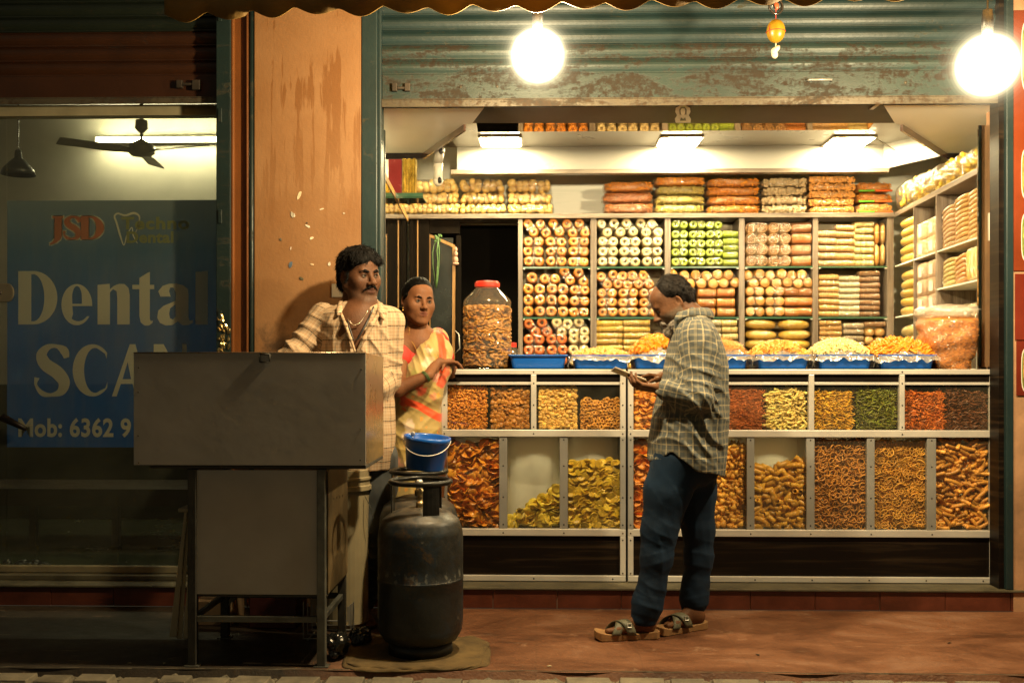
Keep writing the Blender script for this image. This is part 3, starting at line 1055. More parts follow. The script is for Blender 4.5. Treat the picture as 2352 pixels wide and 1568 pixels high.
    def ell(cx, cy, rx, ry, a0=0, a1=360, n=40):
        return [(cx + rx * math.cos(R(a0 + (a1 - a0) * i / n)), cy + ry * math.sin(R(a0 + (a1 - a0) * i / n))) for i in range(n + (0 if a1 - a0 == 360 else 1))]
    def rect(x0, x1, y0, y1): return [(x0, y0), (x1, y0), (x1, y1), (x0, y1)]
    def stroke(pts, ws):
        L, Rr = [], []
        for i, (x_, y_) in enumerate(pts):
            a = pts[max(0, i - 1)]; c_ = pts[min(len(pts) - 1, i + 1)]
            dx, dy_ = c_[0] - a[0], c_[1] - a[1]; l = math.hypot(dx, dy_) or 1
            w = ws[i] / 2
            L.append((x_ - dy_ / l * w, y_ + dx / l * w)); Rr.append((x_ + dy_ / l * w, y_ - dx / l * w))
        return L + Rr[::-1]
    def spline(ctrl, n=8):
        out = []
        c_ = [ctrl[0]] + list(ctrl) + [ctrl[-1]]
        for i in range(1, len(c_) - 2):
            for j in range(n):
                t_ = j / n
                p = [0.5 * ((2 * c_[i][k]) + (-c_[i - 1][k] + c_[i + 1][k]) * t_ + (2 * c_[i - 1][k] - 5 * c_[i][k] + 4 * c_[i + 1][k] - c_[i + 2][k]) * t_ ** 2 + (-c_[i - 1][k] + 3 * c_[i][k] - 3 * c_[i + 1][k] + c_[i + 2][k]) * t_ ** 3) for k in range(len(ctrl[0]))]
                out.append(p)
        out.append(list(ctrl[-1]))
        return out
    def brush(ctrl):
        s = spline(ctrl)
        return stroke([(p[0], p[1]) for p in s], [p[2] for p in s])
    # glyphs, cap height 1
    def gD():
        o = [(0, 0)] + ell(0.30, 0.5, 0.48, 0.5, -90, 90, 30) + [(0, 1)]
        i = [(0.26, 0.06)] + ell(0.30, 0.5, 0.22, 0.44, -90, 90, 30) + [(0.26, 0.94)]
        return [o, i]
    def ge():  # x-height .74
        outer = ell(0.33, 0.37, 0.33, 0.385, 0, 335, 44)
        o = [(0.66, 0.385)] + ell(0.33, 0.37, 0.33, 0.385, 4, 326, 44) + ell(0.36, 0.34, 0.25, 0.28, 318, 236, 10) + [(0.25, 0.2), (0.235, 0.345), (0.66, 0.345)]
        i = [(0.235, 0.385), (0.44, 0.385)] + ell(0.335, 0.50, 0.105, 0.22, 5, 175, 16)
        return [o, i]
    def gn():
        o = [(0, 0), (0.24, 0), (0.24, 0.60), (0.30, 0.66), (0.37, 0.62), (0.38, 0.5), (0.38, 0), (0.62, 0), (0.62, 0.55), (0.60, 0.68), (0.52, 0.755), (0.42, 0.76), (0.32, 0.725), (0.24, 0.66), (0.235, 0.76), (0, 0.74)]
        return [o]
    def gt():
        return [[(0, 0.66), (0.16, 0.66), (0.16, 0.16), (0.19, 0.04), (0.28, -0.02), (0.38, -0.02), (0.46, 0.03), (0.47, 0.07), (0.42, 0.065), (0.40, 0.10), (0.40, 0.66), (0.50, 0.66), (0.50, 0.74), (0.40, 0.74), (0.40, 0.98), (0.34, 0.96), (0.16, 0.87), (0.16, 0.74), (0, 0.74)]]
    def ga():
        o = [(0.06, 0.52)] + [(0.02, 0.62), (0.10, 0.72), (0.22, 0.76), (0.36, 0.76), (0.48, 0.73), (0.57, 0.66), (0.58, 0.55), (0.58, 0.14), (0.60, 0.07), (0.66, 0.08), (0.66, 0.03), (0.58, -0.01), (0.46, -0.01), (0.38, 0.06), (0.28, -0.01), (0.16, -0.02), (0.05, 0.03), (0.0, 0.13), (0.02, 0.26), (0.12, 0.35), (0.34, 0.44), (0.345, 0.60), (0.30, 0.69), (0.24, 0.69), (0.22, 0.62), (0.25, 0.52)]
        i = [(0.34, 0.38), (0.34, 0.15), (0.29, 0.09), (0.235, 0.12), (0.22, 0.20), (0.24, 0.30)]
        return [o, i]
    def gl(): return [[(0, 0), (0.24, 0), (0.24, 1.0), (0, 0.98)]]
    def gS():
        return [brush([(0.60, 0.74, 0.10), (0.55, 0.88, 0.16), (0.40, 0.965, 0.07), (0.24, 0.94, 0.12), (0.13, 0.80, 0.20), (0.20, 0.62, 0.24), (0.42, 0.46, 0.25), (0.55, 0.28, 0.22), (0.50, 0.10, 0.16), (0.32, 0.03, 0.07), (0.14, 0.06, 0.10), (0.02, 0.22, 0.05), (0.04, 0.36, 0.10)])]
    def gC():
        o = ell(0.40, 0.5, 0.40, 0.5, 42, 318, 44) + [(0.70, 0.28), (0.66, 0.16)] + ell(0.45, 0.5, 0.22, 0.43, 292, 68, 40) + [(0.65, 0.82), (0.685, 0.72)]
        return [o]
    def gA():
        return [[(0, 0), (0.10, 0), (0.19, 0.24), (0.44, 0.24), (0.51, 0), (0.80, 0), (0.50, 1.0), (0.38, 1.0)], [(0.225, 0.33), (0.41, 0.33), (0.335, 0.66)]]
    def gN():
        return [[(0, 0), (0.10, 0), (0.10, 0.74), (0.62, 0), (0.74, 0), (0.74, 1), (0.64, 1), (0.64, 0.36), (0.22, 1), (0, 1)]]
    def gJ():
        return [[(0.05, 1), (0.46, 1), (0.46, 0.93), (0.39, 0.9), (0.39, 0.16), (0.34, 0.0), (0.20, -0.14), (-0.02, -0.24), (-0.05, -0.18), (0.06, -0.10), (0.13, 0.02), (0.14, 0.9), (0.05, 0.93)]]
    for nm, g, x_, w in (('d', gD, 42, .98), ('e', ge, 141, .91), ('n', gn, 224, 1.01), ('t', gt, 304, .85), ('a', ga, 361, 1.05), ('l', gl, 449, 1.0)):
        shape('letter', g(), M_CREAM, x_, 745, 124, w * 0.97)
    for nm, g, x_, w in (('s', gS, 80, 1.03), ('c', gC, 167, 0.96), ('a', gA, 257, 0.91), ('n', gN, 353, 0.86)):
        shape('letter', g(), M_CREAM, x_, 910, 121, w)
    # JSD: orange with a pale outline (a larger cream copy just behind)
    for g, x_, w in ((gJ, 117, 1.2), (gS, 146, 1.18), (gD, 186, 1.28)):
        for dx in (-2, 2):
            for dz_ in (-2, 2):
                shape('letter_outline', g(), M_CREAM, x_ + dx, 550 + dz_, 54, w)
        shape('letter', g(), M_ORANGE, x_, 550, 54, w, dy=-0.0008)
    # tooth outline
    shape('tooth_mark', [brush([(0.95, 0.05, 0.02), (0.78, 0.3, 0.05), (0.72, 0.55, 0.03), (0.52, 0.30, 0.05), (0.40, 0.0, 0.03), (0.25, 0.3, 0.07), (0.10, 0.70, 0.07), (0.02, 0.90, 0.07), (0.15, 0.99, 0.05), (0.45, 0.93, 0.06), (0.8, 1.0, 0.07), (1.02, 0.90, 0.06), (1.0, 0.65, 0.05), (0.88, 0.40, 0.02)])], M_CREAM, 262, 563, 74, 0.78)

    def words(txt, px, py, h, m, bold=0.02, spc=1.0, wsc=1.0, dy=0.0):
        cu = bpy.data.curves.new('words', 'FONT'); cu.body = txt; cu.offset = bold; cu.space_character = spc; cu.size = 1.0; cu.resolution_u = 4
        ob = bpy.data.objects.new('words', cu); COL.objects.link(ob)
        dg = bpy.context.evaluated_depsgraph_get()
        me = bpy.data.meshes.new_from_object(ob.evaluated_get(dg))
        bpy.data.objects.remove(ob)
        p0 = at(px, py, YL); u = h / 0.69 * (YL - CAM_Y) / F
        me.transform(Matrix(((u * wsc, 0, 0, p0.x - po.location.x), (0, 0, 1, YL + dy - po.location.y), (0, u, 0, p0.z - po.location.z), (0, 0, 0, 1))))
        me.materials.clear(); me.materials.append(m)
        return link('lettering', me, po)
    words('Mob: 6362 9', 40, 1001, 40, M_CREAM, 0.030, 1.05, 0.86)
    words('Techno', 279, 526, 27, M_OLIVE, 0.035, 1.1, 1.22)
    words('Dental', 289, 557, 25, M_OLIVE, 0.035, 1.05, 1.10, dy=-0.0004)

    # the room behind the glass
    rx0, rx1 = GX0 - 0.8, GX1 + 0.03
    b = MB(); b.box(rx0, rx1, 2.30, 2.36, 0, 3.2)
    tag(b.build('dental_back_wall', M_CREAMWALL), kind='structure')
    b = MB(); b.box(rx0, rx1, 2.10, 2.298, 0.0, 1.06)
    tag(b.build('counter_bench', mat('green_bench', (0.030, 0.035, 0.020), 0.5, var=0.2), bevel=0.004), 'dark low bench against the back wall of the dental room', 'bench')
    b = MB(); b.box(rx1 + 0.001, rx1 + 0.05, 0.36, 2.29, 0, 3.2)
    tag(b.build('dental_side_wall', M_CREAMWALL), kind='structure')
    b = MB(); b.box(rx0, rx1, 0.2, 2.29, 3.0, 3.05)
    tag(b.build('dental_ceiling', mat('grey_ceiling', (0.30, 0.30, 0.25), 0.8)), kind='structure')
    b = MB(); b.box(rx0, rx1, 0.19, 2.29, ZS + 0.001, ZS + 0.01)
    tag(b.build('dental_floor', mat('green_floor', (0.06, 0.07, 0.045), 0.25, var=0.2, vs=2)), kind='structure')
    p = at(200, 1130, 1.0)
    b = MB(); b.box(rx0, rx1 - 0.1, 1.0, 1.02, 0.36, 0.44); b.box(rx0, rx1 - 0.1, 1.0, 1.5, 0.44, 0.46)
    for q in range(5): b.box(rx0 + 0.1 + 0.5 * q, rx0 + 0.14 + 0.5 * q, 1.0, 1.04, ZS + 0.01, 0.36)
    tag(b.build('low_bench', mat('dark_bench_wood', (0.03, 0.018, 0.01), 0.5)), 'long dark wooden bench inside the dental room near the floor', 'bench')
    rag = MB()
    for q in range(18):
        pp = at(rnd.uniform(5, 120), rnd.uniform(1300, 1316), 0.32)
        rag.ball((pp.x, 0.32 + rnd.uniform(-.03, .05), ZS + 0.012 + rnd.uniform(0.004, 0.03)), (rnd.uniform(.02, .05), 0.03, rnd.uniform(.008, .025)), 6, 4, (0, rnd.uniform(-.5, .5), 0))
    tag(rag.build('rag', M_BLACK, smooth=True), 'crumpled dark rag lying on the floor inside the glass door', 'rag')
    # tube light
    a0, a1 = at(222, 320, 2.22), at(540, 320, 2.22)
    tl = empty('tube_light', 'lit white fluorescent tube on the back wall of the dental room', 'tube light', ((a0.x + a1.x) / 2, 2.26, a0.z))
    b = MB(); b.tube([a0, a1], 0.014, 10)
    world_child(b.build('tube', emit_mat('tube_glow', (1.0, 0.90, 0.56), 95.0), smooth=True), tl)
    b = MB(); b.box(a0.x - 0.02, a1.x + 0.02, 2.24, 2.295, a0.z - 0.02, a0.z + 0.02)
    world_child(b.build('batten', M_WHITEP), tl)
    # ceiling fan
    p = at(325, 347, 1.25)
    fan = empty('ceiling_fan', 'dark ceiling fan silhouetted in front of the tube light', 'fan', (p.x, 1.25, p.z))
    fm = mat('fan_brown', (0.20, 0.18, 0.12), 0.4)
    MB().lathe([(0.02, 0.07), (0.03, 0.06), (0.075, 0.035), (0.08, -0.01), (0.06, -0.03), (0.0, -0.035)], 24).build('motor_housing', fm, fan, smooth=True)
    MB().tube([(0, 0, 0.06), (0, 0, 3.0 - p.z)], 0.010, 8).build('rod', fm, fan, smooth=True)
    MB().lathe([(0.0, 0.20), (0.035, 0.19), (0.04, 0.14), (0.012, 0.11)], 16).build('canopy_cup', fm, fan, smooth=True)
    for a in (-20, 100, 220):
        b = MB()
        ca, sa = math.cos(R(a)), math.sin(R(a))
        prof = [(0.07, 0.018), (0.12, 0.026), (0.14, 0.046), (0.47, 0.052), (0.49, 0.04)]
        up = [(r, w, 0.006) for r, w in prof]; vs = []
        for r, w in prof: vs += [(r * ca - w * sa, r * sa + w * ca, 0.010), (r * ca + w * sa, r * sa - w * ca, -0.012), (r * ca - w * sa, r * sa + w * ca, 0.006), (r * ca + w * sa, r * sa - w * ca, -0.016)]
        fs = []
        for i in range(4):
            k = i * 4
            fs += [(k, k + 1, k + 5, k + 4), (k + 2, k + 6, k + 7, k + 3), (k, k + 4, k + 6, k + 2), (k + 1, k + 3, k + 7, k + 5)]
        fs += [(0, 2, 3, 1), (16, 17, 19, 18)]
        b.add(vs, fs); b.build('blade', fm, fan)
    p = at(42, 402, 0.9)
    lp = empty('pendant_lamp', 'unlit dark bell pendant lamp hanging at the left of the dental room', 'pendant lamp', (p.x, 0.9, p.z))
    MB().lathe([(0.010, 0.15), (0.018, 0.14), (0.022, 0.10), (0.05, 0.075), (0.085, 0.035), (0.097, 0.0), (0.094, 0.0), (0.08, 0.035), (0.045, 0.07), (0.0, 0.09)], 24).build('lamp_shade', M_BLACK, lp, smooth=True)
    MB().tube([(0, 0, 0.15), (0, 0, 3.0 - p.z)], 0.004, 6).build('cord', M_BLACK, lp)
dental()

# ================================================================== SNACK SHOP SHELL
YB = 1.90                 # front of the back shelves
XL, XR = -0.97, 2.86
b = MB(); b.box(XL, XR, 2.28, 2.33, ZS, 2.9)
tag(b.build('shop_back_wall', M_WHITELAM), kind='structure')
b = MB(); b.box(XL - 0.04, XL, 0.13, 2.6, ZS, 2.9)
tag(b.build('shop_left_wall', M_WHITELAM), kind='structure')
b = MB(); b.box(XR, XR + 0.04, 0.13, 2.6, ZS, 2.9)
tag(b.build('shop_right_wall', M_WHITELAM), kind='structure')
b = MB(); b.box(XL, XR, 0.13, 2.28, 2.76, 2.80)
tag(b.build('shop_ceiling', mat('brown_upper_ceiling', (0.22, 0.16, 0.10), 0.3, var=0.2)), kind='structure')

def zpoly(b, poly, z0, z1):
    n = len(poly)
    vs = [(x, y, z0) for x, y in poly] + [(x, y, z1) for x, y in poly]
    b.add(vs, [tuple(reversed(range(n))), tuple(range(n, 2 * n))] + [(i, (i + 1) % n, (i + 1) % n + n, i + n) for i in range(n)])
    return b

ZC = 2.50
def cp(px, py, z=None):
    z = ZC if z is None else z
    d = (z - 1.2) * F / (838 - py)
    for _ in range(4):
        Y = CAM_Y + d
        p = at(px, py, Y); d *= (z - 1.2) / (p.z - 1.2)
    p = at(px, py, CAM_Y + d)
    return (p.x, p.y)
ceil = empty('false_ceiling', 'dropped ceiling frame with white corners, black front board and lit white recess', 'ceiling', (0.85, 1.0, ZC))
A, B_, C_, D_, E_ = cp(1112, 245), cp(1085, 283), cp(1070, 285), cp(975, 351), (XL, cp(900, 352)[1])
A2, B2, C2, D2 = cp(2030, 240), cp(2055, 283), cp(2068, 285), cp(2172, 352)
b = zpoly(MB(), [(A[0], 0.125), (A2[0], 0.125), B2, B_], ZC, ZC + 0.02)
world_child(b.build('front_board', M_HEADER), ceil)
b = zpoly(MB(), [(XL, 0.125), (A[0] - 0.002, 0.125), (B_[0] - 0.002, B_[1]), C_, D_, E_], ZC - 0.003, ZC + 0.02)
world_child(b.build('corner_panel', M_WHITELAM), ceil)
b = zpoly(MB(), [(A2[0] + 0.002, 0.125), (XR, 0.125), (XR, D2[1]), D2, C2, (B2[0] + 0.002, B2[1])], ZC - 0.003, ZC + 0.02)
world_child(b.build('corner_panel', M_WHITELAM), ceil)
def fascia(pts, h, m, th=0.012, name='edge_trim', zt=None):
    zt = ZC + 0.021 if zt is None else zt
    for (x0, y0), (x1, y1) in zip(pts[:-1], pts[1:]):
        d = Vector((x1 - x0, y1 - y0, 0)); l = d.length; d.normalize(); n = Vector((-d.y, d.x, 0)) * th
        b = MB(); b.add([(x0, y0, zt - h), (x1, y1, zt - h), (x1 + n.x, y1 + n.y, zt - h), (x0 + n.x, y0 + n.y, zt - h), (x0, y0, zt), (x1, y1, zt), (x1 + n.x, y1 + n.y, zt), (x0 + n.x, y0 + n.y, zt)],
                        [(3, 2, 1, 0), (4, 5, 6, 7), (0, 1, 5, 4), (1, 2, 6, 5), (2, 3, 7, 6), (3, 0, 4, 7)])
        world_child(b.build(name, m), ceil)
fascia([C_, D_], 0.060, M_BROWNGLOSS)
fascia([D_, E_], 0.060, M_DARKWOOD)
fascia([D2, C2], 0.060, M_BROWNGLOSS)
fascia([(XR, D2[1]), D2], 0.060, M_DARKWOOD)
# recess: white ceiling, white rear riser, glossy sloping strip behind the front board
ZR = 2.66
RB = 1.80
rl, rr = cp(1048, 388)[0], cp(2030, 388)[0]
b = zpoly(MB(), [(B_[0] + 0.02, 0.96), (B2[0] - 0.02, 0.96), (rr + 0.28, 1.25), (rr, RB), (rl, RB), (rl - 0.05, 1.25)], ZR, ZR + 0.02)
world_child(b.build('recess_ceiling', M_WHITECEIL), ceil)
b = MB(); b.box(rl, rr, RB + 0.001, RB + 0.014, ZC, ZR)
world_child(b.build('rear_riser', M_WHITECEIL), ceil)
b = MB(); b.add([(rr, RB, ZC), (rr + 0.28, 1.25, ZC), (rr + 0.28, 1.25, ZR), (rr, RB, ZR), (rr + 0.012, RB + 0.008, ZC), (rr + 0.292, 1.258, ZC), (rr + 0.292, 1.258, ZR), (rr + 0.012, RB + 0.008, ZR)],
                [(0, 1, 2, 3), (7, 6, 5, 4), (0, 4, 5, 1), (3, 2, 6, 7)])
world_child(b.build('side_riser', M_WHITECEIL), ceil)
b = MB(); b.box(rl - 0.04, rr + 0.02, RB - 0.05, RB + 0.015, ZC - 0.030, ZC - 0.001)
world_child(b.build('rear_trim', M_SHELFWOOD, bevel=0.003), ceil)
b = MB(); b.add([(B_[0], 0.60, 2.622), (B2[0], 0.60, 2.622), (B2[0], 0.955, 2.566), (B_[0], 0.955, 2.566), (B_[0], 0.60, 2.63), (B2[0], 0.60, 2.63), (B2[0], 0.955, 2.574), (B_[0], 0.955, 2.574)], [(3, 2, 1, 0), (4, 5, 6, 7), (0, 1, 5, 4), (1, 2, 6, 5), (2, 3, 7, 6), (3, 0, 4, 7)])
world_child(b.build('mirror_strip', M_MIRROR_DIM), ceil)
# three square ceiling lights: real lamps of the place
M_LED = emit_mat('led_panel_glow', (1.0, 0.81, 0.44), 225.0)
for px, nm in ((1150, 'leftmost, nearest the camera device'), (1560, 'middle one, above the customer'), (1950, 'rightmost, beside the loose white wire')):
    c = cp(px, 322, ZR)
    l = empty('ceiling_light', 'square lit ceiling panel in the shop recess, ' + nm, 'ceiling light', (c[0], c[1], ZR - 0.014), 'square lit ceiling panels')
    b = MB(); b.box(-0.125, 0.125, -0.125, 0.125, -0.004, 0.0); b.build('diffuser', M_LED, l)
    b = MB(); b.box(-0.14, 0.14, -0.14, 0.14, 0.0005, 0.012); b.build('frame', M_WHITEP, l, bevel=0.002)
# loose wire on the right
p0, p1, p2 = cp(1985, 318, 2.60), cp(2030, 352, 2.52), cp(2150, 330, 2.50)
b = MB(); b.tube([(p0[0], p0[1], 2.645), (p0[0] + .1, p0[1] - .05, 2.56), (p1[0] + .1, p1[1], 2.52), ((p1[0] + p2[0]) / 2 + .1, p2[1] + .1, 2.52), (p2[0], p2[1], 2.57)], 0.003, 5)
tag(b.build('loose_wire', M_WHITEP, smooth=True), 'thin loose white wire sagging by the rightmost ceiling panel', 'wire')
# sticker on the black front board (generic praying figure)
def board_pt(px, py): x, y = cp(px, py); return x, y
st = empty('sticker', 'small pale figure sticker on the black board above the shop', 'sticker', (cp(1568, 262)[0], cp(1568, 262)[1], ZC - 0.002))
def flat(name, pts, m, dz):
    vs = [(cp(px, py)[0] - st.location.x, cp(px, py)[1] - st.location.y, dz) for px, py in pts]
    MB().add(vs, [tuple(range(len(vs)))]).build(name, m, st)
M_PALE = mat('pale_sticker', (0.60, 0.58, 0.48), 0.6, bump=0.0)
flat('sticker_base', [(1552, 281), (1550, 272), (1555, 264), (1551, 256), (1552, 247), (1558, 244), (1562, 241), (1574, 241), (1580, 244), (1585, 247), (1586, 256), (1582, 264), (1587, 272), (1586, 281)], M_PALE, -0.001)
flat('sticker_hair', [(1561, 262), (1560, 250), (1564, 244), (1573, 244), (1577, 250), (1577, 262)], M_BLACK, -0.002)
flat('sticker_face', [(1564, 260), (1563, 252), (1566, 247), (1572, 247), (1574, 252), (1573, 260), (1569, 263)], M_PALE, -0.003)
flat('sticker_mark', [(1562, 276), (1564, 268), (1569, 272), (1574, 268), (1576, 276)], M_BLACK, -0.002)
b = MB(); q0 = cp(2006, 246); b.box(q0[0] - 0.01, q0[0] + 0.01, q0[1] - 0.08, q0[1] + 0.03, ZC - 0.006, ZC - 0.0005)
tag(b.build('tape_strip', M_PALE), 'short grey tape strip on the right end of the black board', 'tape')

# ================================================================== COUNTER WITH SNACK BINS
YC = 0.14
def cx(px): return ax(px, YC)
def cz(py): return az(py, YC, 1650)

def snack_mat(name, c, dark=0.45, gloss=0.42, var=0.5, ns=70):
    t = NT(name)
    v = t.coord('Object')
    n = t.noise(v, ns, 3, 0.6)
    at_ = t.n('ShaderNodeAttribute', attribute_name='rnd')
    oi = t.n('ShaderNodeObjectInfo')
    k = t.math('FRACT', t.math('ADD', at_.outputs['Fac'], oi.outputs['Random']))
    c1 = t.ramp(k, [(0.0, tuple(q * (1 - var) for q in c)), (0.5, c), (1.0, (min(1, c[0] * 1.2), min(1, c[1] * (1 + var * 0.7)), min(1, c[2] * 1.3)))])
    c2 = t.mix(t.ramp(n, [(0.35, 0.0), (0.62, 1.0)]), tuple(q * dark for q in c), c1)
    c3 = t.mix(0.45, c1, c2)
    return t.done(t.bsdf(c3, gloss, 0, t.bump(n, 0.35, 0.002), 0.0, 0.5))

def tri(b):
    V = np.array(b.v, np.float32); T = []
    for f in b.f:
        for i in range(1, len(f) - 1): T.append((f[0], f[i], f[i + 1]))
    return V, np.array(T, np.int32)

def disc_piece(r, th, n=10, bend=0.0, dome=0.0, wob=0.0, seed=0):
    rr = random.Random(seed)
    b = MB(); rings = [(0.0, 1), (0.55, n), (1.0, n)]
    wv = [1 + rr.uniform(-wob, wob) for _ in range(n)]
    def z(x, y): return bend * (x * x - y * y) / r + dome * (x * x + y * y) / r
    top, bot = [], []
    for s, L in ((1, top), (-1, bot)):
        vs = [(0, 0, s * th / 2)]
        for q in (0.55, 1.0):
            for i in range(n):
                a = 2 * math.pi * i / n
                x_, y_ = r * q * wv[i] * math.cos(a), r * q * wv[i] * math.sin(a)
                vs.append((x_, y_, z(x_, y_) + s * th / 2 * (1.0 if q < 1 else 0.45)))
        L += vs
    m = len(top)
    fs = []
    for i in range(n):
        j = (i + 1) % n
        fs += [(0, 1 + i, 1 + j), (1 + i, 1 + n + i, 1 + n + j, 1 + j)]
        fs += [(m, m + 1 + j, m + 1 + i), (m + 1 + i, m + 1 + j, m + 1 + n + j, m + 1 + n + i)]
        fs += [(1 + n + i, m + 1 + n + i, m + 1 + n + j, 1 + n + j)]
    return b.add(top + bot, fs)

def curved_tube(L, r, bend, n=6, seg=5, hollow=False, taper=1.0):
    b = MB()
    pts = []
    for i in range(seg):
        t = i / (seg - 1) - 0.5
        pts.append((L * t, bend * (4 * t * t - 1) * L * 0.5, 0))
    rs = [r * (1 - (1 - taper) * abs(2 * (i / (seg - 1) - 0.5)) ** 2) for i in range(seg)]
    b.tube(pts, rs, n, cap=not hollow)
    if hollow:
        b.tube(pts[::-1], [q * 0.72 for q in rs], n, cap=False)
        m = seg * n
        o0 = 0; i0 = m + (seg - 1) * n
        # end rims
        vs = b.v
        for k in range(n):
            b.f.append((k, (k + 1) % n, i0 + (n - (k + 1)) % n, i0 + (n - k) % n)) if False else None
    return b

def P_potato(): return disc_piece(0.030, 0.0022, 10, 0.32, 0.10, 0.10, 3)
def P_yellow(): return disc_piece(0.029, 0.0022, 10, 0.22, 0.12, 0.08, 4)
def P_banana():
    b = disc_piece(0.022, 0.0030, 12, 0.02, 0.02, 0.03, 5)
    b.torus((0, 0, 0.0010), 0.019, 0.0016, 12, 4); b.torus((0, 0, 0.0012), 0.006, 0.0012, 8, 4)
    return b
def P_ring(): return MB().torus((0, 0, 0), 0.0175, 0.0031, 16, 6)
def P_wheel():
    b = MB().torus((0, 0, 0), 0.0235, 0.0028, 18, 5)
    for k in range(6):
        a = math.pi * k / 3
        b.tube([(0.005 * math.cos(a), 0.005 * math.sin(a), 0), (0.0235 * math.cos(a), 0.0235 * math.sin(a), 0)], 0.0022, 4, cap=False)
    b.torus((0, 0, 0), 0.0060, 0.0022, 8, 4)
    return b
def P_pipe(): return MB().lathe([(0.0130, -0.031), (0.0134, -0.01), (0.0138, 0.01), (0.0130, 0.031), (0.0092, 0.031), (0.0092, -0.031)], 12, rot=(0, R(90), 0), close=True)
def P_finger():
    b = MB(); pts, rs = [], []
    for i in range(17):
        t = i / 16 - 0.5
        pts.append((0.085 * t, 0.009 * (1 - 4 * t * t), 0)); rs.append((0.0092 if abs(t) < 0.48 else 0.0065) * (1.12 if i % 2 else 0.92))
    return b.tube(pts, rs, 8)
def P_tri():
    b = MB()
    s = 0.029
    vs = [(0, s, 0), (-s * 0.72, -s * 0.6, 0), (s * 0.72, -s * 0.6, 0), (0, 0, 0.009), (0, 0, -0.006),
          (-s * 0.40, s * 0.2, 0.003), (s * 0.40, s * 0.2, 0.003), (0, -s * 0.62, 0.004)]
    return b.add(vs, [(0, 5, 3), (5, 1, 3), (1, 7, 3), (7, 2, 3), (2, 6, 3), (6, 0, 3), (0, 4, 5), (5, 4, 1), (1, 4, 7), (7, 4, 2), (2, 4, 6), (6, 4, 0)])
def P_cashew():
    b = MB(); pts = []
    for i in range(6):
        a = R(20 + 140 * i / 5); pts.append((0.009 * math.cos(a), 0.009 * math.sin(a), 0))
    return b.tube(pts, [0.0022, 0.0036, 0.0042, 0.0042, 0.0038, 0.0022], 6)
def P_disc(): return disc_piece(0.0145, 0.006, 9, 0.0, -0.12, 0.03, 6)
def P_square():
    b = MB()
    for s in (1, -1):
        pass
    vs = []
    for z, q in ((-0.0038, 0.55), (0, 1.0), (0.0038, 0.55)):
        for x_, y_ in ((-1, -1), (1, -1), (1, 1), (-1, 1)): vs.append((0.0115 * q * x_, 0.0115 * q * y_, z * 1.15))
    return b.add(vs, [(3, 2, 1, 0), (0, 1, 5, 4), (1, 2, 6, 5), (2, 3, 7, 6), (3, 0, 4, 7), (4, 5, 9, 8), (5, 6, 10, 9), (6, 7, 11, 10), (7, 4, 8, 11), (8, 9, 10, 11)])
def P_smallring(): return MB().torus((0, 0, 0), 0.0092, 0.0044, 10, 6)
def P_chipround(): return disc_piece(0.019, 0.003, 10, 0.12, 0.08, 0.06, 8)
def P_stick(): return curved_tube(0.060, 0.0014, 0.10, 4, 5)
def P_ribbed(): return curved_tube(0.062, 0.0058, 0.16, 7, 7)
def P_strip():
    b = MB(); n = 6; vs = []
    for i in range(n):
        t = i / (n - 1) - 0.5
        w = 0.0055 * (1 - 3.2 * t * t)
        vs += [(0.042 * t, -w, 0.012 * t * t * 4 * 0.5), (0.042 * t, w, 0.012 * t * t * 2), (0.042 * t, w, 0.012 * t * t * 2 + 0.002), (0.042 * t, -w, 0.012 * t * t * 2 + 0.002)]
    fs = []
    for i in range(n - 1):
        k = 4 * i
        for j in range(4): fs.append((k + j, k + 4 + j, k + 4 + (j + 1) % 4, k + (j + 1) % 4))
    fs += [(3, 2, 1, 0), (4 * n - 4, 4 * n - 3, 4 * n - 2, 4 * n - 1)]
    return b.add(vs, fs)

def rot_for(mode, r):
    if mode == 'flat':       # faces mostly towards the glass
        a = r.uniform(0, 2 * math.pi)
        return (Euler((R(90) + r.gauss(0, 0.55), r.gauss(0, 0.5), 0)).to_matrix() @ Euler((0, 0, a)).to_matrix())
    if mode == 'face':
        a = r.uniform(0, 2 * math.pi)
        return (Euler((R(90) + r.gauss(0, 0.38), r.gauss(0, 0.36), 0)).to_matrix() @ Euler((0, 0, a)).to_matrix())
    if mode == 'lying':      # long pieces lying about horizontally
        return Euler((r.uniform(0, 6.28), r.gauss(0, 0.55), r.gauss(0, 0.45))).to_matrix()
    if mode == 'stack':      # flat pieces lying level, seen edge-on, and some face-on
        if r.random() < 0.50: return rot_for('flat', r)
        return Euler((r.gauss(0.25, 0.35), r.gauss(0, 0.4), r.uniform(0, 6))).to_matrix()
    return Euler((r.uniform(0, 6.28), r.uniform(0, 6.28), r.uniform(0, 6.28))).to_matrix()

def positions(x0, x1, z0, topf, sp, r):
    out = []
    nz = int((cz(840) - 0) / sp) + 2
    k = 0
    z = z0 + sp * 0.45
    while z < z0 + 1.0:
        off = 0.5 if k % 2 else 0.0
        nx = max(1, int(round((x1 - x0) / sp)))
        any_ = False
        for i in range(nx + 1):
            x_ = x0 + (i + off) * (x1 - x0) / nx + r.uniform(-0.28, 0.28) * sp
            zz = z + r.uniform(-0.28, 0.28) * sp
            if x_ < x0 + sp * 0.35 or x_ > x1 - sp * 0.35: 
                x_ = min(max(x_, x0 + sp * 0.38), x1 - sp * 0.38)
            if zz < topf((x_ - x0) / (x1 - x0)):
                out.append((x_, zz)); any_ = True
        if not any_ and z > z0 + 0.5: break
        z += sp * 0.86; k += 1
    return out

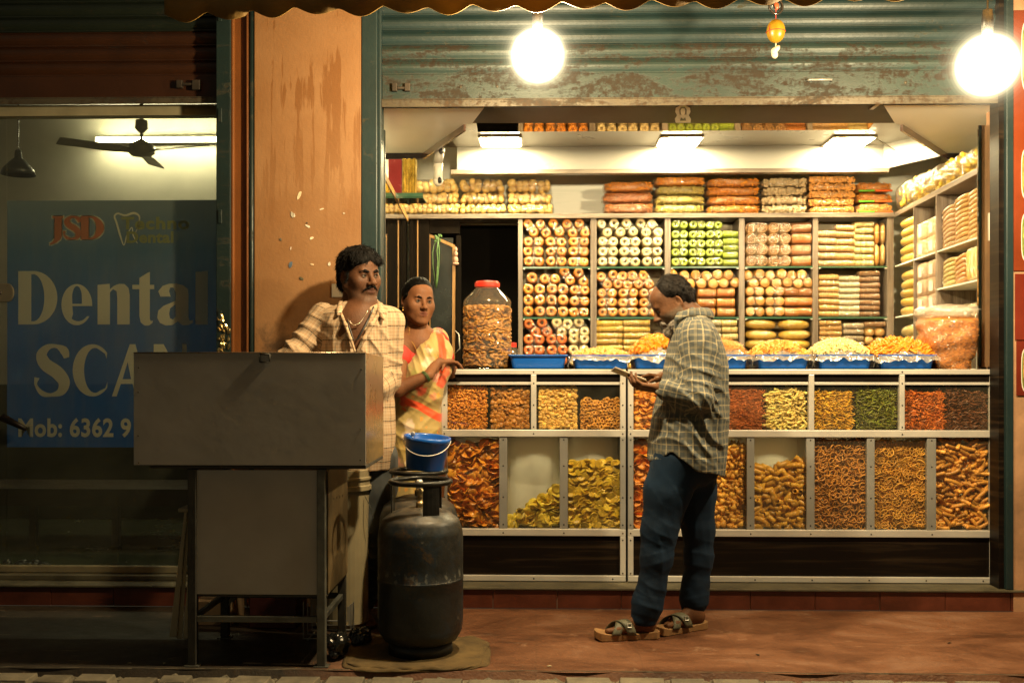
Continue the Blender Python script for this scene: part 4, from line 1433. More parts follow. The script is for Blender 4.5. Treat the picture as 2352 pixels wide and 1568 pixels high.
def heap_mesh(name, base, places, m, r):
    """places: list of (x,y,z,Matrix3,scale)"""
    V, T = tri(base)
    n = len(places)
    A = np.array([np.array(p[3]) * p[4] for p in places], np.float32)
    X = np.array([p[:3] for p in places], np.float32)
    W = np.einsum('kij,nj->kni', A, V) + X[:, None, :]
    TT = (T[None] + (np.arange(n) * len(V))[:, None, None]).reshape(-1, 3)
    me = np_mesh(name, W.reshape(-1, 3), TT, m, True)
    a = me.attributes.new('rnd', 'FLOAT', 'POINT')
    a.data.foreach_set('value', np.repeat(np.array([r.random() for _ in range(n)], np.float32), len(V)))
    return me

BINS = []
def fill_bin(name, label, base, m, x0, x1, z0, z1, topf, size, mode, single, yf=None, depth=0.05, layers=3, group=None, sp=0.8):
    r = random.Random(hash(name) % 1000 if False else sum(map(ord, name)) + int(x0 * 1000))
    yf = YC + 0.018 if yf is None else yf
    base_me = None
    H = z1 - z0
    tf = lambda u: z0 + H * topf(u)
    rest = []
    cnt = 0
    for L in range(layers):
        y = yf + size * (0.30 + 0.42 * L)
        step = size * sp
        for x_, z_ in positions(x0, x1, z0, tf, step, r):
            M3 = rot_for(mode, r); s_ = r.uniform(0.88, 1.12)
            yy = y + r.uniform(-0.12, 0.12) * size
            if single and L < 1 and cnt < 295:
                if base_me is None:
                    base_me = base.mesh(name, m, True)
                o = bpy.data.objects.new(name, base_me)
                M4 = Matrix.Translation((x_, yy, z_)) @ M3.to_4x4() @ Matrix.Diagonal((s_, s_, s_, 1))
                o.matrix_world = M4
                COL.objects.link(o)
                tag(o, label, name.replace('_', ' '), group or label)
                cnt += 1
            else:
                rest.append((x_, yy, z_, M3, s_))
    if rest:
        me = heap_mesh(name + '_heap', base, rest, m, r)
        o = link(name + '_heap', me)
        tag(o, ('mass of ' + label.split(' in the ')[0].replace('loose ', '') + 's behind the front ones in the ' + label.split(' in the ')[1]) if single else label, 'snack heap', None, 'stuff')
    return cnt

LU = [(1027, 1117), (1127, 1215), (1238, 1325), (1334, 1424)]
RU = [(1456, 1542), (1552, 1644), (1666, 1752), (1762, 1852), (1874, 1960), (1970, 2058), (2082, 2170), (2177, 2268)]
LL = [(1029, 1146), (1166, 1285), (1305, 1422)]
RL = [(1458, 1575), (1594, 1714), (1733, 1851), (1871, 1990), (2009, 2128), (2150, 2268)]

def counter(label, x0, x1, ups, lows, vmods, lmods):
    c = empty('display_counter', label, 'display counter', ((cx(x0) + cx(x1)) / 2, YC, ZS))
    def part(name, m, X0, X1, Z0, Z1, y0=YC - 0.012, y1=YC + 0.02, bev=0.0025):
        b = MB(); b.box(X0, X1, y0, y1, Z0, Z1)
        return world_child(b.build(name, m, bevel=bev), c)
    X0, X1 = cx(x0), cx(x1)
    ZT = cz(848)
    part('top_rail', M_ALU, X0, X1, cz(859.5), ZT)
    part('middle_rail', M_ALU, X0, X1, cz(1003), cz(987))
    part('lower_rail', M_ALU, X0, X1, cz(1231), cz(1215))
    part('bottom_rail', M_ALU, X0, X1, cz(1335), cz(1322))
    e = 0.0006
    for a, b_ in ((x0, x0 + 12.5), (x1 - 13, x1)):
        part('end_post', M_ALU, cx(a), cx(b_), cz(987) + e, cz(859.5) - e)
        part('end_post', M_ALU_DIM, cx(a), cx(b_), cz(1215) + e, cz(1003) - e)
        part('end_post', M_ALU, cx(a), cx(b_), cz(1322) + e, cz(1231) - e)
    for a, b_ in vmods: part('upper_post', M_ALU, cx(a), cx(b_), cz(987) + e, cz(859.5) - e)
    for a, b_ in lmods: part('mullion', M_ALU_DIM, cx(a), cx(b_), cz(1215) + e, cz(1003) - e, YC - 0.006)
    # dark strips under the top and the dark plinth panel
    part('dark_strip', M_DARKWOOD, X0 + .012, X1 - .012, cz(877), cz(860), YC + 0.004, YC + 0.018, 0)
    part('plinth_panel', M_DARKWOOD, X0 + .012, X1 - .012, cz(1322), cz(1231), YC + 0.004, YC + 0.018, 0)
    part('top_board', M_DARKWOOD, X0, X1, ZT - 0.026, ZT - 0.0015, YC + 0.021, YC + 0.42, 0)
    part('middle_board', M_SHELFWOOD, X0, X1, cz(1003), cz(995), YC + 0.021, YC + 0.30, 0)
    part('lower_board', M_SHELFWOOD, X0, X1, cz(1225), cz(1216), YC + 0.021, YC + 0.36, 0)
    part('side_panel', M_DARKWOOD, X0, X0 + 0.012, cz(1335), ZT - 0.027, YC + 0.021, YC + 0.40, 0)
    part('side_panel', M_DARKWOOD, X1 - 0.012, X1, cz(1335), ZT - 0.027, YC + 0.021, YC + 0.40, 0)
    # glazing beads of the upper windows
    segs = []
    k = 0
    while k < len(ups):
        a, b_ = ups[k][0], ups[k + 1][1]
        segs.append((a - 6, b_ + 6)); k += 2
    for a, b_ in segs:
        part('window_frame', M_ALU, cx(a), cx(b_), cz(883.5), cz(877.5), YC - 0.004, YC + 0.012, 0.001)
    # panes
    for (a, b_) in segs:
        part('glass_pane', M_GLASS, cx(a) + 0.001, cx(b_) - 0.001, cz(986), cz(884), YC + 0.006, YC + 0.010, 0)
    for (a, b_) in lows:
        part('glass_pane', M_GLASS, cx(a) - 0.006, cx(b_) + 0.006, cz(1214), cz(1004), YC + 0.004, YC + 0.008, 0)
    # dividers between bins
    bd = MB()
    for (a, b_), (a2, b2) in zip(ups[:-1], ups[1:]):
        part('bin_divider', M_DARKWOOD, cx(b_) + 0.001, cx(a2) - 0.001, cz(987) + e, cz(878), YC + 0.022, YC + 0.20, 0)
    for (a, b_), (a2, b2) in zip(lows[:-1], lows[1:]):
        part('bin_divider', M_LINER, cx(b_) + 0.004, cx(a2) - 0.004, cz(1214), cz(1004), YC + 0.012, YC + 0.28, 0)
    part('upper_bin_back', M_DARKWOOD, X0 + .013, X1 - .013, cz(994), cz(861), YC + 0.202, YC + 0.208, 0)
    # white curved liners of the lower bins
    for (a, b_) in lows:
        b = MB(); xa, xb = cx(a) - 0.006, cx(b_) + 0.006
        z0, z1 = cz(1213), cz(1004.5)
        def P(u, v):
            x_ = xa + (xb - xa) * u
            bow = 0.05 * (1 - (2 * u - 1) ** 6)
            return (x_, YC + 0.05 + bow + 0.13 * (1 - (1 - v) ** 2) + 0.004 * math.sin(u * 9 + v * 4), z0 + (z1 - z0) * v)
        b.grid(P, 12, 12)
        world_child(b.build('bin_liner', M_LINER, smooth=True), c)
    # screws
    S = []
    for a in [x0 + 6, x1 - 7] + [(p + q) / 2 for p, q in vmods]:
        for y_ in (854, 880, 930, 980, 996): S.append((a, y_))
    for a in [x0 + 6, x1 - 7] + [(p + q) / 2 for p, q in lmods]:
        for y_ in (1010, 1070, 1142, 1205, 1224): S.append((a, y_))
    n = 3 if x1 - x0 < 500 else 7
    for i in range(n): S.append((x0 + 30 + (x1 - x0 - 60) * i / (n - 1), 1329))
    for a in (x0 + 6, x1 - 7): S += [(a, 1240), (a, 1316)]
    sm = MB().lathe([(0.0042, 0), (0.0036, 0.0018), (0.0, 0.0022)], 8, rot=(R(90), 0, 0)).mesh('screw', M_SCREW, True)
    for a, y_ in S:
        o = link('screw', sm, None, (cx(a), YC - 0.0121 if not any(p <= a <= q for p, q in lmods) or y_ > 1215 else YC - 0.0061, cz(y_)))
        world_child(o, c)
    return c

t_ = NT('white_liner')
v_ = t_.coord('Object')
d_ = t_.bsdf((0.78, 0.77, 0.70), 0.35, 0, t_.bump(t_.noise(v_, 6, 3, 0.5), 0.15, 0.02))
tl_ = t_.n('ShaderNodeBsdfTranslucent'); tl_.inputs[0].default_value = (0.85, 0.83, 0.74, 1)
mx_ = t_.n('ShaderNodeMixShader'); mx_.inputs[0].default_value = 0.78
t_.l(d_, mx_.inputs[1]); t_.l(tl_.outputs[0], mx_.inputs[2])
M_LINER = t_.done(mx_.outputs[0])

counter('left glass-fronted snack counter beside the woman in the saree', 1015, 1437, LU, LL, [(1219.5, 1232)], [(1146.5, 1165.5), (1285.5, 1304.5)])
counter('long right glass-fronted snack counter behind the customer', 1442, 2286, RU, RL, [(1648.5, 1661), (1856.5, 1869), (2064.5, 2076.5)],
        [(1575.5, 1593.5), (1714.5, 1732.5), (1851.5, 1870.5), (1990.5, 2008.5), (2128.5, 2149.5)])

# ---- snack colours
SM = dict(
    cashew=snack_mat('cashew_orange', (0.900, 0.325, 0.039)), disc=snack_mat('disc_brown', (0.570, 0.222, 0.039)),
    square=snack_mat('square_tan', (0.900, 0.503, 0.123)), smallring=snack_mat('small_ring_brown', (0.697, 0.296, 0.045)),
    round=snack_mat('round_chip_orange', (0.887, 0.325, 0.045)), stick=snack_mat('stick_red', (0.634, 0.156, 0.028)),
    ribbed=snack_mat('ribbed_pale', (0.900, 0.651, 0.190)), mango=snack_mat('mango_yellow', (0.823, 0.414, 0.034), var=0.7),
    chilli=snack_mat('chilli_green', (0.206, 0.193, 0.017), var=0.8), redstrip=snack_mat('red_strip', (0.728, 0.177, 0.022), var=0.6),
    brown=snack_mat('brown_strip', (0.182, 0.052, 0.015), var=0.5), potato=snack_mat('potato_orange', (0.900, 0.325, 0.034), var=0.6, gloss=0.35),
    yellow=snack_mat('chip_yellow', (0.900, 0.620, 0.067)), banana=snack_mat('banana_yellow', (0.792, 0.503, 0.039)),
    tapioca=snack_mat('tapioca_red', (0.900, 0.296, 0.034)), tri=snack_mat('triangle_tan', (0.900, 0.414, 0.067)),
    pipe=snack_mat('pipe_ochre', (0.728, 0.355, 0.039)), ring=snack_mat('ring_brown', (0.634, 0.251, 0.039)),
    wheel=snack_mat('wheel_gold', (0.823, 0.384, 0.056)), finger=snack_mat('finger_tan', (0.792, 0.347, 0.062)))

def topn(base, amp, seed, slope=0.0):
    return lambda u: base + slope * (u - 0.5) + amp * noise.noise(Vector((u * 4, seed, 0)))

def U(i, right=True): 
    a, b_ = (RU if right else LU)[i]; return cx(a), cx(b_)
zu0, zu1 = cz(986), cz(884)
def upper(name, label, fn, m, seg, top, size, mode, sp=0.75, layers=3):
    fill_bin(name, label, fn(), SM[m], seg[0], seg[1], zu0, zu1, top, size, mode, False, sp=sp, layers=layers)
upper('cashew_snacks', 'orange fried cashews filling the upper bin furthest left', P_cashew, 'cashew', U(0, False), topn(1.0, 0.03, 1), 0.017, 'flat', 0.66, 3)
upper('disc_biscuits', 'dark brown button biscuits in the second upper bin from the left', P_disc, 'disc', U(1, False), topn(0.97, 0.05, 2), 0.026, 'flat', 0.72, 3)
upper('square_biscuits', 'pale tan square pillow biscuits in the upper bin of the left counter', P_square, 'square', U(2, False), topn(0.97, 0.04, 3), 0.023, 'flat', 0.72, 3)
upper('small_ring_snacks', 'small brown ring snacks half filling the upper bin left of the phone', P_smallring, 'smallring', U(3, False), topn(0.66, 0.10, 4), 0.026, 'flat', 0.70, 3)
upper('round_chips', 'orange round chips in the upper bin just in front of the customer', P_chipround, 'round', U(0), topn(0.88, 0.04, 5), 0.034, 'stack', 0.66, 3)
upper('round_chips', 'brown round chips in the upper bin hidden behind the customer', P_chipround, 'disc', U(1), topn(0.85, 0.04, 6), 0.034, 'stack', 0.7, 3)
upper('red_sticks', 'thin red-brown fried sticks in the upper bin right behind the customer', P_stick, 'stick', U(2), topn(0.95, 0.03, 7), 0.020, 'lying', 0.55, 4)
upper('ribbed_sticks', 'pale ribbed curved sticks in an upper bin of the right counter', P_ribbed, 'ribbed', U(3), topn(0.88, 0.06, 8), 0.028, 'lying', 0.70, 3)
upper('mango_strips', 'yellow fried strips in an upper bin of the right counter', P_strip, 'mango', U(4), topn(0.84, 0.05, 9), 0.020, 'lying', 0.66, 3)
upper('chilli_strips', 'dark green fried chilli strips in an upper bin', P_strip, 'chilli', U(5), topn(0.93, 0.05, 10), 0.020, 'lying', 0.66, 3)
upper('red_strips', 'red-orange fried strips in the second upper bin from the right', P_strip, 'redstrip', U(6), topn(0.84, 0.08, 11, -0.06), 0.018, 'lying', 0.66, 3)
upper('dark_strips', 'dark brown fried strips in the upper bin furthest right', P_strip, 'brown', U(7), topn(0.88, 0.06, 12, -0.14), 0.020, 'lying', 0.66, 3)

zl0, zl1 = cz(1214), cz(1005)
def lower(name, label, fn, m, px, top, size, mode, sp=0.8, layers=3):
    fill_bin(name, label, fn(), SM[m], cx(px[0]), cx(px[1]), zl0, zl1, top, size, mode, True, sp=sp, layers=layers)
lower('potato_chip', 'loose orange potato chip in the lower bin furthest left', P_potato, 'potato', LL[0], topn(0.92, 0.05, 21, 0.03), 0.052, 'stack', 0.60)
lower('tapioca_chip', 'loose pale yellow chip in the low sloping pile of the left counter', P_yellow, 'yellow', LL[1], lambda u: 0.10 + 0.36 * u ** 1.1, 0.050, 'stack', 0.62)
lower('banana_chip', 'loose yellow banana chip in the bin left of the two counters joint', P_banana, 'banana', LL[2], topn(0.72, 0.06, 22, 0.04), 0.040, 'flat', 0.64)
lower('cassava_chip', 'loose red-orange chip in the lower bin before the customer legs', P_potato, 'tapioca', RL[0], topn(0.92, 0.05, 23), 0.052, 'stack', 0.62)
lower('triangle_snack', 'loose tan triangle snack in the bin just behind the customer', P_tri, 'tri', RL[1], topn(0.92, 0.05, 24), 0.040, 'flat', 0.66)
lower('pipe_snack', 'loose hollow pipe snack in the bin three quarters full', P_pipe, 'pipe', RL[2], topn(0.70, 0.06, 25, 0.04), 0.048, 'lying', 0.72)
lower('ring_snack', 'loose thin brown ring snack in the full lower bin of rings', P_ring, 'ring', RL[3], topn(0.96, 0.04, 26), 0.041, 'face', 0.62, 4)
lower('wheel_snack', 'loose golden wheel snack in the full lower bin of wheels', P_wheel, 'wheel', RL[4], topn(0.95, 0.04, 27), 0.052, 'face', 0.64, 4)
lower('finger_snack', 'loose ribbed finger snack in the lower bin furthest right', P_finger, 'finger', RL[5], topn(0.97, 0.03, 28), 0.050, 'lying', 0.72)

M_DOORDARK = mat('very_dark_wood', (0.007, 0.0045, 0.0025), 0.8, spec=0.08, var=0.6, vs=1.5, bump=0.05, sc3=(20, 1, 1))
# ================================================================== BACK SHELVES
def bx(px): return ax(px, YB)
def bz(py): return az(py, YB, 1600)
SD = 0.24
ZTOPSH = bz(490)
sh_ = empty('back_shelf', 'large wood-framed shelf unit with green glass shelves behind the counter', 'shelf unit', (bx(1600), YB, ZS))
def spart(name, m, x0, x1, z0, z1, y0=YB, y1=YB + SD, bev=0.002):
    b = MB(); b.box(x0, x1, y0, y1, z0, z1); return world_child(b.build(name, m, bevel=bev), sh_)
spart('top_board', M_SHELFWOOD, bx(905), bx(2056), bz(500.5), ZTOPSH, YB - 0.012)
POSTS = [(1190, 1200.5), (1356.5, 1370.5), (1527, 1540.5), (1697.5, 1710.5), (1867, 1879.5), (2038, 2053)]
for a, b_ in POSTS: spart('upright', M_SHELFWOOD_V, bx(a), bx(b_), ZS + 0.001, bz(501))
for a, b_ in ((940, 949),): spart('upright', M_DOORDARK, bx(a), bx(b_), ZS + 0.001, bz(501))
M_SHELFBACK = mat('shelf_back_cream', (0.46, 0.40, 0.28), 0.6, var=0.15, vs=3)
spart('back_panel', M_SHELFBACK, bx(1200.6), bx(2037), ZS + 0.001, bz(501), YB + SD + 0.001, YB + SD + 0.012, 0)
CELLS = [(1201, 1356), (1371, 1526.5), (1541, 1697), (1711, 1866.5), (1880, 2037.5)]
ZG = [bz(612), bz(728), bz(852)]
for i, (a, b_) in enumerate(CELLS):
    for q, z in enumerate(ZG):
        if q < 2:
            spart('glass_shelf', M_GLASS, bx(a) + 0.001, bx(b_) - 0.001, z - 0.010, z, YB - 0.0005, YB + SD - 0.001, 0); spart('glass_edge', M_GLASS_EDGE, bx(a) + 0.001, bx(b_) - 0.001, z - 0.011, z, YB - 0.004, YB - 0.001, 0)
            for xx in (bx(a) + 0.008, bx(b_) - 0.008):
                spart('shelf_pin', M_WHITEP, xx - 0.006, xx + 0.006, z - 0.018, z - 0.0115, YB - 0.006, YB + 0.01, 0)
        else:
            spart('shelf_board', M_SHELFWOOD, bx(a) + 0.001, bx(b_) - 0.001, z - 0.02, z)
spart('base_cabinet', M_DARKWOOD, bx(1201), bx(2037), ZS + 0.002, ZG[2] - 0.05)

FILM = film_mat('crinkled_film', gloss=0.30, rough=0.09, scale=45)
FILM_BIG = film_mat('crinkled_bag_film', gloss=0.34, rough=0.10, scale=22, bump=1.0, haze=0.06)
FILM_TRAY = film_mat('cloudy_tray_film', gloss=0.60, rough=0.15, scale=14, bump=1.0, haze=0.32)
def food(name, c, ns=60, var=0.28, gloss=0.4): return snack_mat(name, c, 0.6, gloss, var, ns)
FC = dict(orange=food('ring_orange', (0.90, 0.32, 0.018)), cream=food('ring_cream', (0.85, 0.68, 0.36)), green=food('ring_green', (0.42, 0.56, 0.045)),
          deep=food('ring_deep_orange', (0.84, 0.19, 0.010)), disc=food('disc_gold', (0.88, 0.42, 0.08)), edge=food('disc_edge', (0.84, 0.38, 0.07)),
          wheel=food('wheel_brown', (0.62, 0.33, 0.12)), tan=food('log_tan', (0.84, 0.50, 0.16)), pink=food('log_pink', (0.80, 0.50, 0.24)),
          pale=food('log_pale', (0.90, 0.70, 0.28)), white=food('log_white', (0.80, 0.72, 0.50)), dark=food('log_dark', (0.32, 0.16, 0.07)),
          grey=food('log_grey', (0.52, 0.44, 0.32)), yellow=food('pack_yellow', (0.90, 0.58, 0.08)), ball=food('ball_gold', (0.90, 0.60, 0.20)),
          red=food('pack_red', (0.62, 0.14, 0.03)), brownred=food('mix_brown', (0.60, 0.20, 0.04)), olive=food('mix_olive', (0.68, 0.54, 0.12)),
          mixorange=food('mix_orange', (0.90, 0.32, 0.018)), beige=food('mix_beige', (0.62, 0.46, 0.25)), peach=food('mix_peach', (0.90, 0.42, 0.10)),
          grain=food('grain', (0.74, 0.55, 0.28)), brick=food('grain_pink', (0.66, 0.45, 0.30)), lemon=food('lemon_puffs', (0.90, 0.62, 0.05)), sev=food('sev_orange', (0.72, 0.27, 0.03)))

def jit(b, a, seed):
    r = random.Random(seed)
    b.v = [(x + r.uniform(-a, a), y + r.uniform(-a, a), z + r.uniform(-a, a)) for x, y, z in b.v]
    return b

def hull_pair(w, h, d, seed, nub=True):
    """film round a pack, end facing -y: w wide, h high, d deep"""
    b = MB(); n = 16; vs = []; fs = []
    rows = [(-0.006, 0.35), (-0.010, 0.75), (0.0, 0.98), (d * 0.5, 1.03), (d, 0.98), (d + 0.008, 0.4)]
    for y, s in rows:
        for k in range(n):
            a = 2 * math.pi * k / n
            c_, s_ = math.cos(a), math.sin(a)
            x = w / 2 * s * math.copysign(abs(c_) ** 0.72, c_); z = h / 2 * s * math.copysign(abs(s_) ** 0.8, s_)
            vs.append((x, y, z))
    m = len(rows)
    for i in range(m - 1):
        for k in range(n): fs.append((i * n + k, i * n + (k + 1) % n, (i + 1) * n + (k + 1) % n, (i + 1) * n + k))
    fs += [tuple(reversed(range(n))), tuple((m - 1) * n + k for k in range(n))]
    b.add(vs, fs); jit(b, 0.0016, seed)
    if nub:
        b.tube([(w / 2 - 0.004, 0.01, 0), (w / 2 + 0.006, 0.008, 0.002), (w / 2 + 0.013, 0.006, 0.001)], [0.006, 0.0025, 0.006], 6)
    return b

PROTO = {}
NAMES = {'pair': 'ring_packet', 'dpair': 'disc_packet', 'wpair': 'wheel_packet', 'single': 'ring_roll_packet', 'log': 'biscuit_log', 'bundle': 'disc_bundle', 'pillow': 'snack_pouch', 'slim': 'slim_packet', 'block': 'grain_packet'}
def proto(kind, color, w, h, var=0):
    key = (kind, color, round(w, 3), round(h, 3), var)
    if key in PROTO: return PROTO[key], False
    o = bpy.data.objects.new(NAMES[kind], None); COL.objects.link(o); o.empty_display_size = 0.03
    m = FC[color]
    r = random.Random(len(PROTO) * 7 + 3)
    D = 0.17
    if kind in ('pair', 'single'):
        offs = (-w / 4, w / 4) if kind == 'pair' else (0,)
        rr = min(h / 2, (w / 4 if kind == 'pair' else w / 2)) * 0.97
        hole = 0.22 + 0.08 * (var % 2)
        R0 = rr * (1 + hole) / 2; r0 = rr * (1 - hole) / 2
        for k, x in enumerate(offs):
            b = MB(); nseg = 6
            for i in range(nseg):
                b.torus((x, 0.010 + D * i / nseg + r.uniform(-.001, .001), r.uniform(-.001, .001)), R0, r0, 14, 7, (R(90), 0, 0), sq=1.05)
            b.build('snack_roll', m, o, smooth=True)
        hull_pair(w, h, D, len(PROTO)).build('wrapper', FILM, o, smooth=True)
    elif kind == 'dpair':
        for x in (-w / 4, w / 4):
            b = MB(); rr = w / 4 * 0.97
            for i in range(8): b.lathe([(0, -0.006), (rr * 0.8, -0.005), (rr, 0.0), (rr * 0.85, 0.006)], 12, (x, 0.008 + D * i / 8, 0), (R(-90), 0, 0))
            b.build('snack_roll', m, o, smooth=True)
        hull_pair(w, h, D, len(PROTO)).build('wrapper', FILM, o, smooth=True)
    elif kind == 'wpair':
        rr = min(w / 4, h / 2) * 0.95
        for x in (-w / 4, w / 4):
            b = MB()
            for i in range(4):
                y = 0.008 + D * i / 4
                b.torus((x, y, 0), rr * 0.88, rr * 0.13, 14, 5, (R(90), 0, 0))
                for k in range(6):
                    a = math.pi * k / 3 + i + var
                    b.tube([(x + rr * 0.2 * math.cos(a), y, rr * 0.2 * math.sin(a)), (x + rr * 0.88 * math.cos(a), y, rr * 0.88 * math.sin(a))], rr * 0.10, 4, cap=False)
                b.torus((x, y, 0), rr * 0.22, rr * 0.1, 8, 4, (R(90), 0, 0))
            b.build('snack_roll', m, o, smooth=True)
        hull_pair(w, h, D, len(PROTO)).build('wrapper', FILM, o, smooth=True)
    elif kind in ('log', 'bundle'):
        nd = max(5, int(w / (0.014 if kind == 'log' else 0.007)))
        prof = [(0.0, -w / 2)]
        for i in range(nd):
            x0 = -w / 2 + w * i / nd; dx = w / nd
            jj = 1 + r.uniform(-0.05, 0.05)
            prof += [(h / 2 * 0.80 * jj, x0 + dx * 0.05), (h / 2 * 0.98 * jj, x0 + dx * 0.5), (h / 2 * 0.80 * jj, x0 + dx * 0.95)]
        prof += [(0.0, w / 2)]
        b = MB()
        b.lathe(prof, 10, (0, h / 2, 0), (0, R(90), 0))
        b.lathe(prof, 8, (0, h * 1.55, 0), (0, R(90), 0))
        b.build('biscuit_row' if kind == 'log' else 'disc_row', m, o, smooth=kind == 'log')
        b = MB()
        b.lathe([(h * 0.15, -w / 2 - 0.008), (h * 0.42, -w / 2 - 0.001), (h * 0.53, -w / 2 + 0.01), (h * 0.53, w / 2 - 0.01), (h * 0.42, w / 2 + 0.001), (h * 0.15, w / 2 + 0.008)], 10, (0, h / 2, 0), (0, R(90), 0))
        jit(b, 0.0012, len(PROTO)).build('wrapper', FILM, o, smooth=True)
    elif kind in ('pillow', 'slim', 'block'):
        dd = {'pillow': h * 1.6, 'slim': 0.10, 'block': 0.06}[kind]
        p = {'pillow': 0.8, 'slim': 0.75, 'block': 0.38}[kind]
        b = MB(); nu, nv = 14, 8
        def P(u, v):
            a = 2 * math.pi * u; t = math.pi * (v * 0.98 + 0.01)
            sg = lambda q, e: math.copysign(abs(q) ** e, q)
            x = w / 2 * sg(math.cos(t), p); rr_ = abs(math.sin(t)) ** p
            y = dd / 2 * rr_ * sg(math.cos(a), p); z = h / 2 * rr_ * sg(math.sin(a), p)
            q = 1 + 0.08 * noise.noise(Vector((x * 60, y * 60 + len(PROTO), z * 60)))
            return (x, dd / 2 + y * q, z * q)
        b.grid(P, nu, nv, wrap=True)
        b.build('snack_fill', m, o, smooth=True)
        c = MB(); c.v = [(x * 1.04, (y - dd / 2) * 1.05 + dd / 2, z * 1.06) for x, y, z in b.v]; c.f = list(b.f)
        for s in (-1, 1):
            c.add([(s * w * 0.49, dd / 2 - 0.001, -h * 0.25), (s * w * 0.56, dd / 2 - 0.012, -h * 0.40), (s * w * 0.56, dd / 2 + 0.010, h * 0.40), (s * w * 0.49, dd / 2 + 0.001, h * 0.25)], [(0, 1, 2, 3)])
        jit(c, 0.0010, len(PROTO)).build('wrapper', FILM, o, smooth=True)
        if var:
            lb = MB(); lb.box(-w * 0.16, w * 0.16, -0.0035, -0.0020, -h * 0.28, h * 0.28)
            lb.build('label', M_WHITEP, o)
    PROTO[key] = o
    return o, True

CNAME = dict(beige='beige', orange='orange', cream='cream', green='lime green', deep='deep orange', disc='golden', edge='brown', wheel='brown', tan='tan', pink='reddish', pale='pale yellow', white='white', dark='dark brown', grey='grey', yellow='yellow', red='red', grain='grainy tan', brick='pinkish grain', peach='peach', mixorange='orange', ball='golden')
COLN = ['leftmost', 'second', 'third', 'fourth', 'rightmost']
ROWN = ['top', 'middle', 'bottom']
def put(kind, color, px, py, wpx, hpx, cell, idx, ang=0.0, var=0, yoff=0.0, note=''):
    S = (YB - CAM_Y) / F
    w, h = wpx * S * 1.05, hpx * S * 1.04
    p, new = proto(kind, color, w, h, var)
    o = p if new else copy_tree(p)
    q = at(px, py, YB + 0.012 + yoff)
    o.location = q
    o.rotation_euler = (rnd.uniform(-0.03, 0.03), R(ang) + rnd.uniform(-0.03, 0.03), rnd.uniform(-0.05, 0.05))
    kn = {'pair': 'ring packet', 'single': 'ring roll', 'dpair': 'disc packet', 'wpair': 'wheel packet', 'log': 'biscuit log', 'bundle': 'disc bundle', 'pillow': 'pouch', 'slim': 'slim packet', 'block': 'packet'}[kind]
    ci, ri = cell
    lab = '%s %s%s, %s shelf of %s bay, %s' % (CNAME[color], kn, note, ROWN[ri], COLN[ci], idx)
    tag(o, lab, 'snack packet', '%s %ss on the %s shelf of the %s bay' % (CNAME[color], kn, ROWN[ri], COLN[ci]))
    return o

def rows(kind, color, xs, ys, w, h, cell, first=1, var=0, colnote=None):
    """ys from the top down; first row's number from the top of the shelf pile"""
    for j, y in enumerate(ys):
        for i, x in enumerate(xs):
            side = '' if len(xs) == 1 and colnote is None else ((colnote + ' ') if colnote and len(xs) == 1 else ('%s from left ' % ORD[i] if not colnote else '%s %s ' % (colnote, ORD[i])))
            put(kind, color, x + rnd.uniform(-1, 1), y + rnd.uniform(-0.6, 0.6), w, h, cell, '%sin row %s' % (side, ['one', 'two', 'three', 'four', 'five', 'six', 'seven', 'eight', 'nine', 'ten'][first - 1 + j]), var=(i + j) % 2 if var == -1 else var)

def tilted(kind, color, xs, y, w, h, cell, ang=57, note=''):
    for i, x in enumerate(xs):
        put(kind, color, x, y + rnd.uniform(-2, 2), w, h, cell, 'leaning on top, %s from left' % ORD[i], ang=ang + rnd.uniform(-6, 6), var=i % 2)

# bay 1
rows('pair', 'orange', [1226, 1277, 1329], [555, 577.5, 600.5], 48, 22.5, (0, 0), 2, -1)
tilted('pair', 'orange', [1219, 1248, 1278, 1309, 1338], 524, 48, 22.5, (0, 0))
rows('single', 'orange', [1214, 1240, 1267, 1293], [664, 689, 715], 25, 25, (0, 1), 2, -1, 'single')
rows('pair', 'orange', [1331], [666, 691, 716], 46, 22.5, (0, 1), 2, 0, 'right end')
put('single', 'orange', 1222, 638, 25, 25, (0, 1), 'alone on top at left')
put('pair', 'orange', 1263, 640, 46, 22.5, (0, 1), 'lying on top')
tilted('pair', 'orange', [1303, 1335], 635, 46, 22.5, (0, 1))
tilted('pair', 'deep', [1222, 1251], 752, 48, 24, (0, 2))
tilted('pair', 'cream', [1284, 1311, 1336], 752, 48, 24, (0, 2))
rows('pair', 'deep', [1227, 1279], [779, 803, 827], 48, 24, (0, 2), 2, 0, 'left')
rows('pair', 'cream', [1330], [779, 803, 827], 48, 24, (0, 2), 2, 0, 'right end')
# bay 2
rows('pair', 'cream', [1396, 1447, 1498], [555, 577.5, 600.5], 47, 22.5, (1, 0), 2, -1)
tilted('pair', 'cream', [1388, 1418, 1447, 1478, 1505], 524, 48, 22.5, (1, 0))
rows('pair', 'orange', [1395, 1443, 1492], [673, 694.5, 716], 46, 21.5, (1, 1), 2, -1)
tilted('pair', 'orange', [1388, 1414, 1437, 1460, 1485], 643, 46, 22, (1, 1))
rows('log', 'yellow', [1400, 1463], [741, 755, 770, 784, 798, 812, 826, 840], 58, 14, (1, 2), 1)
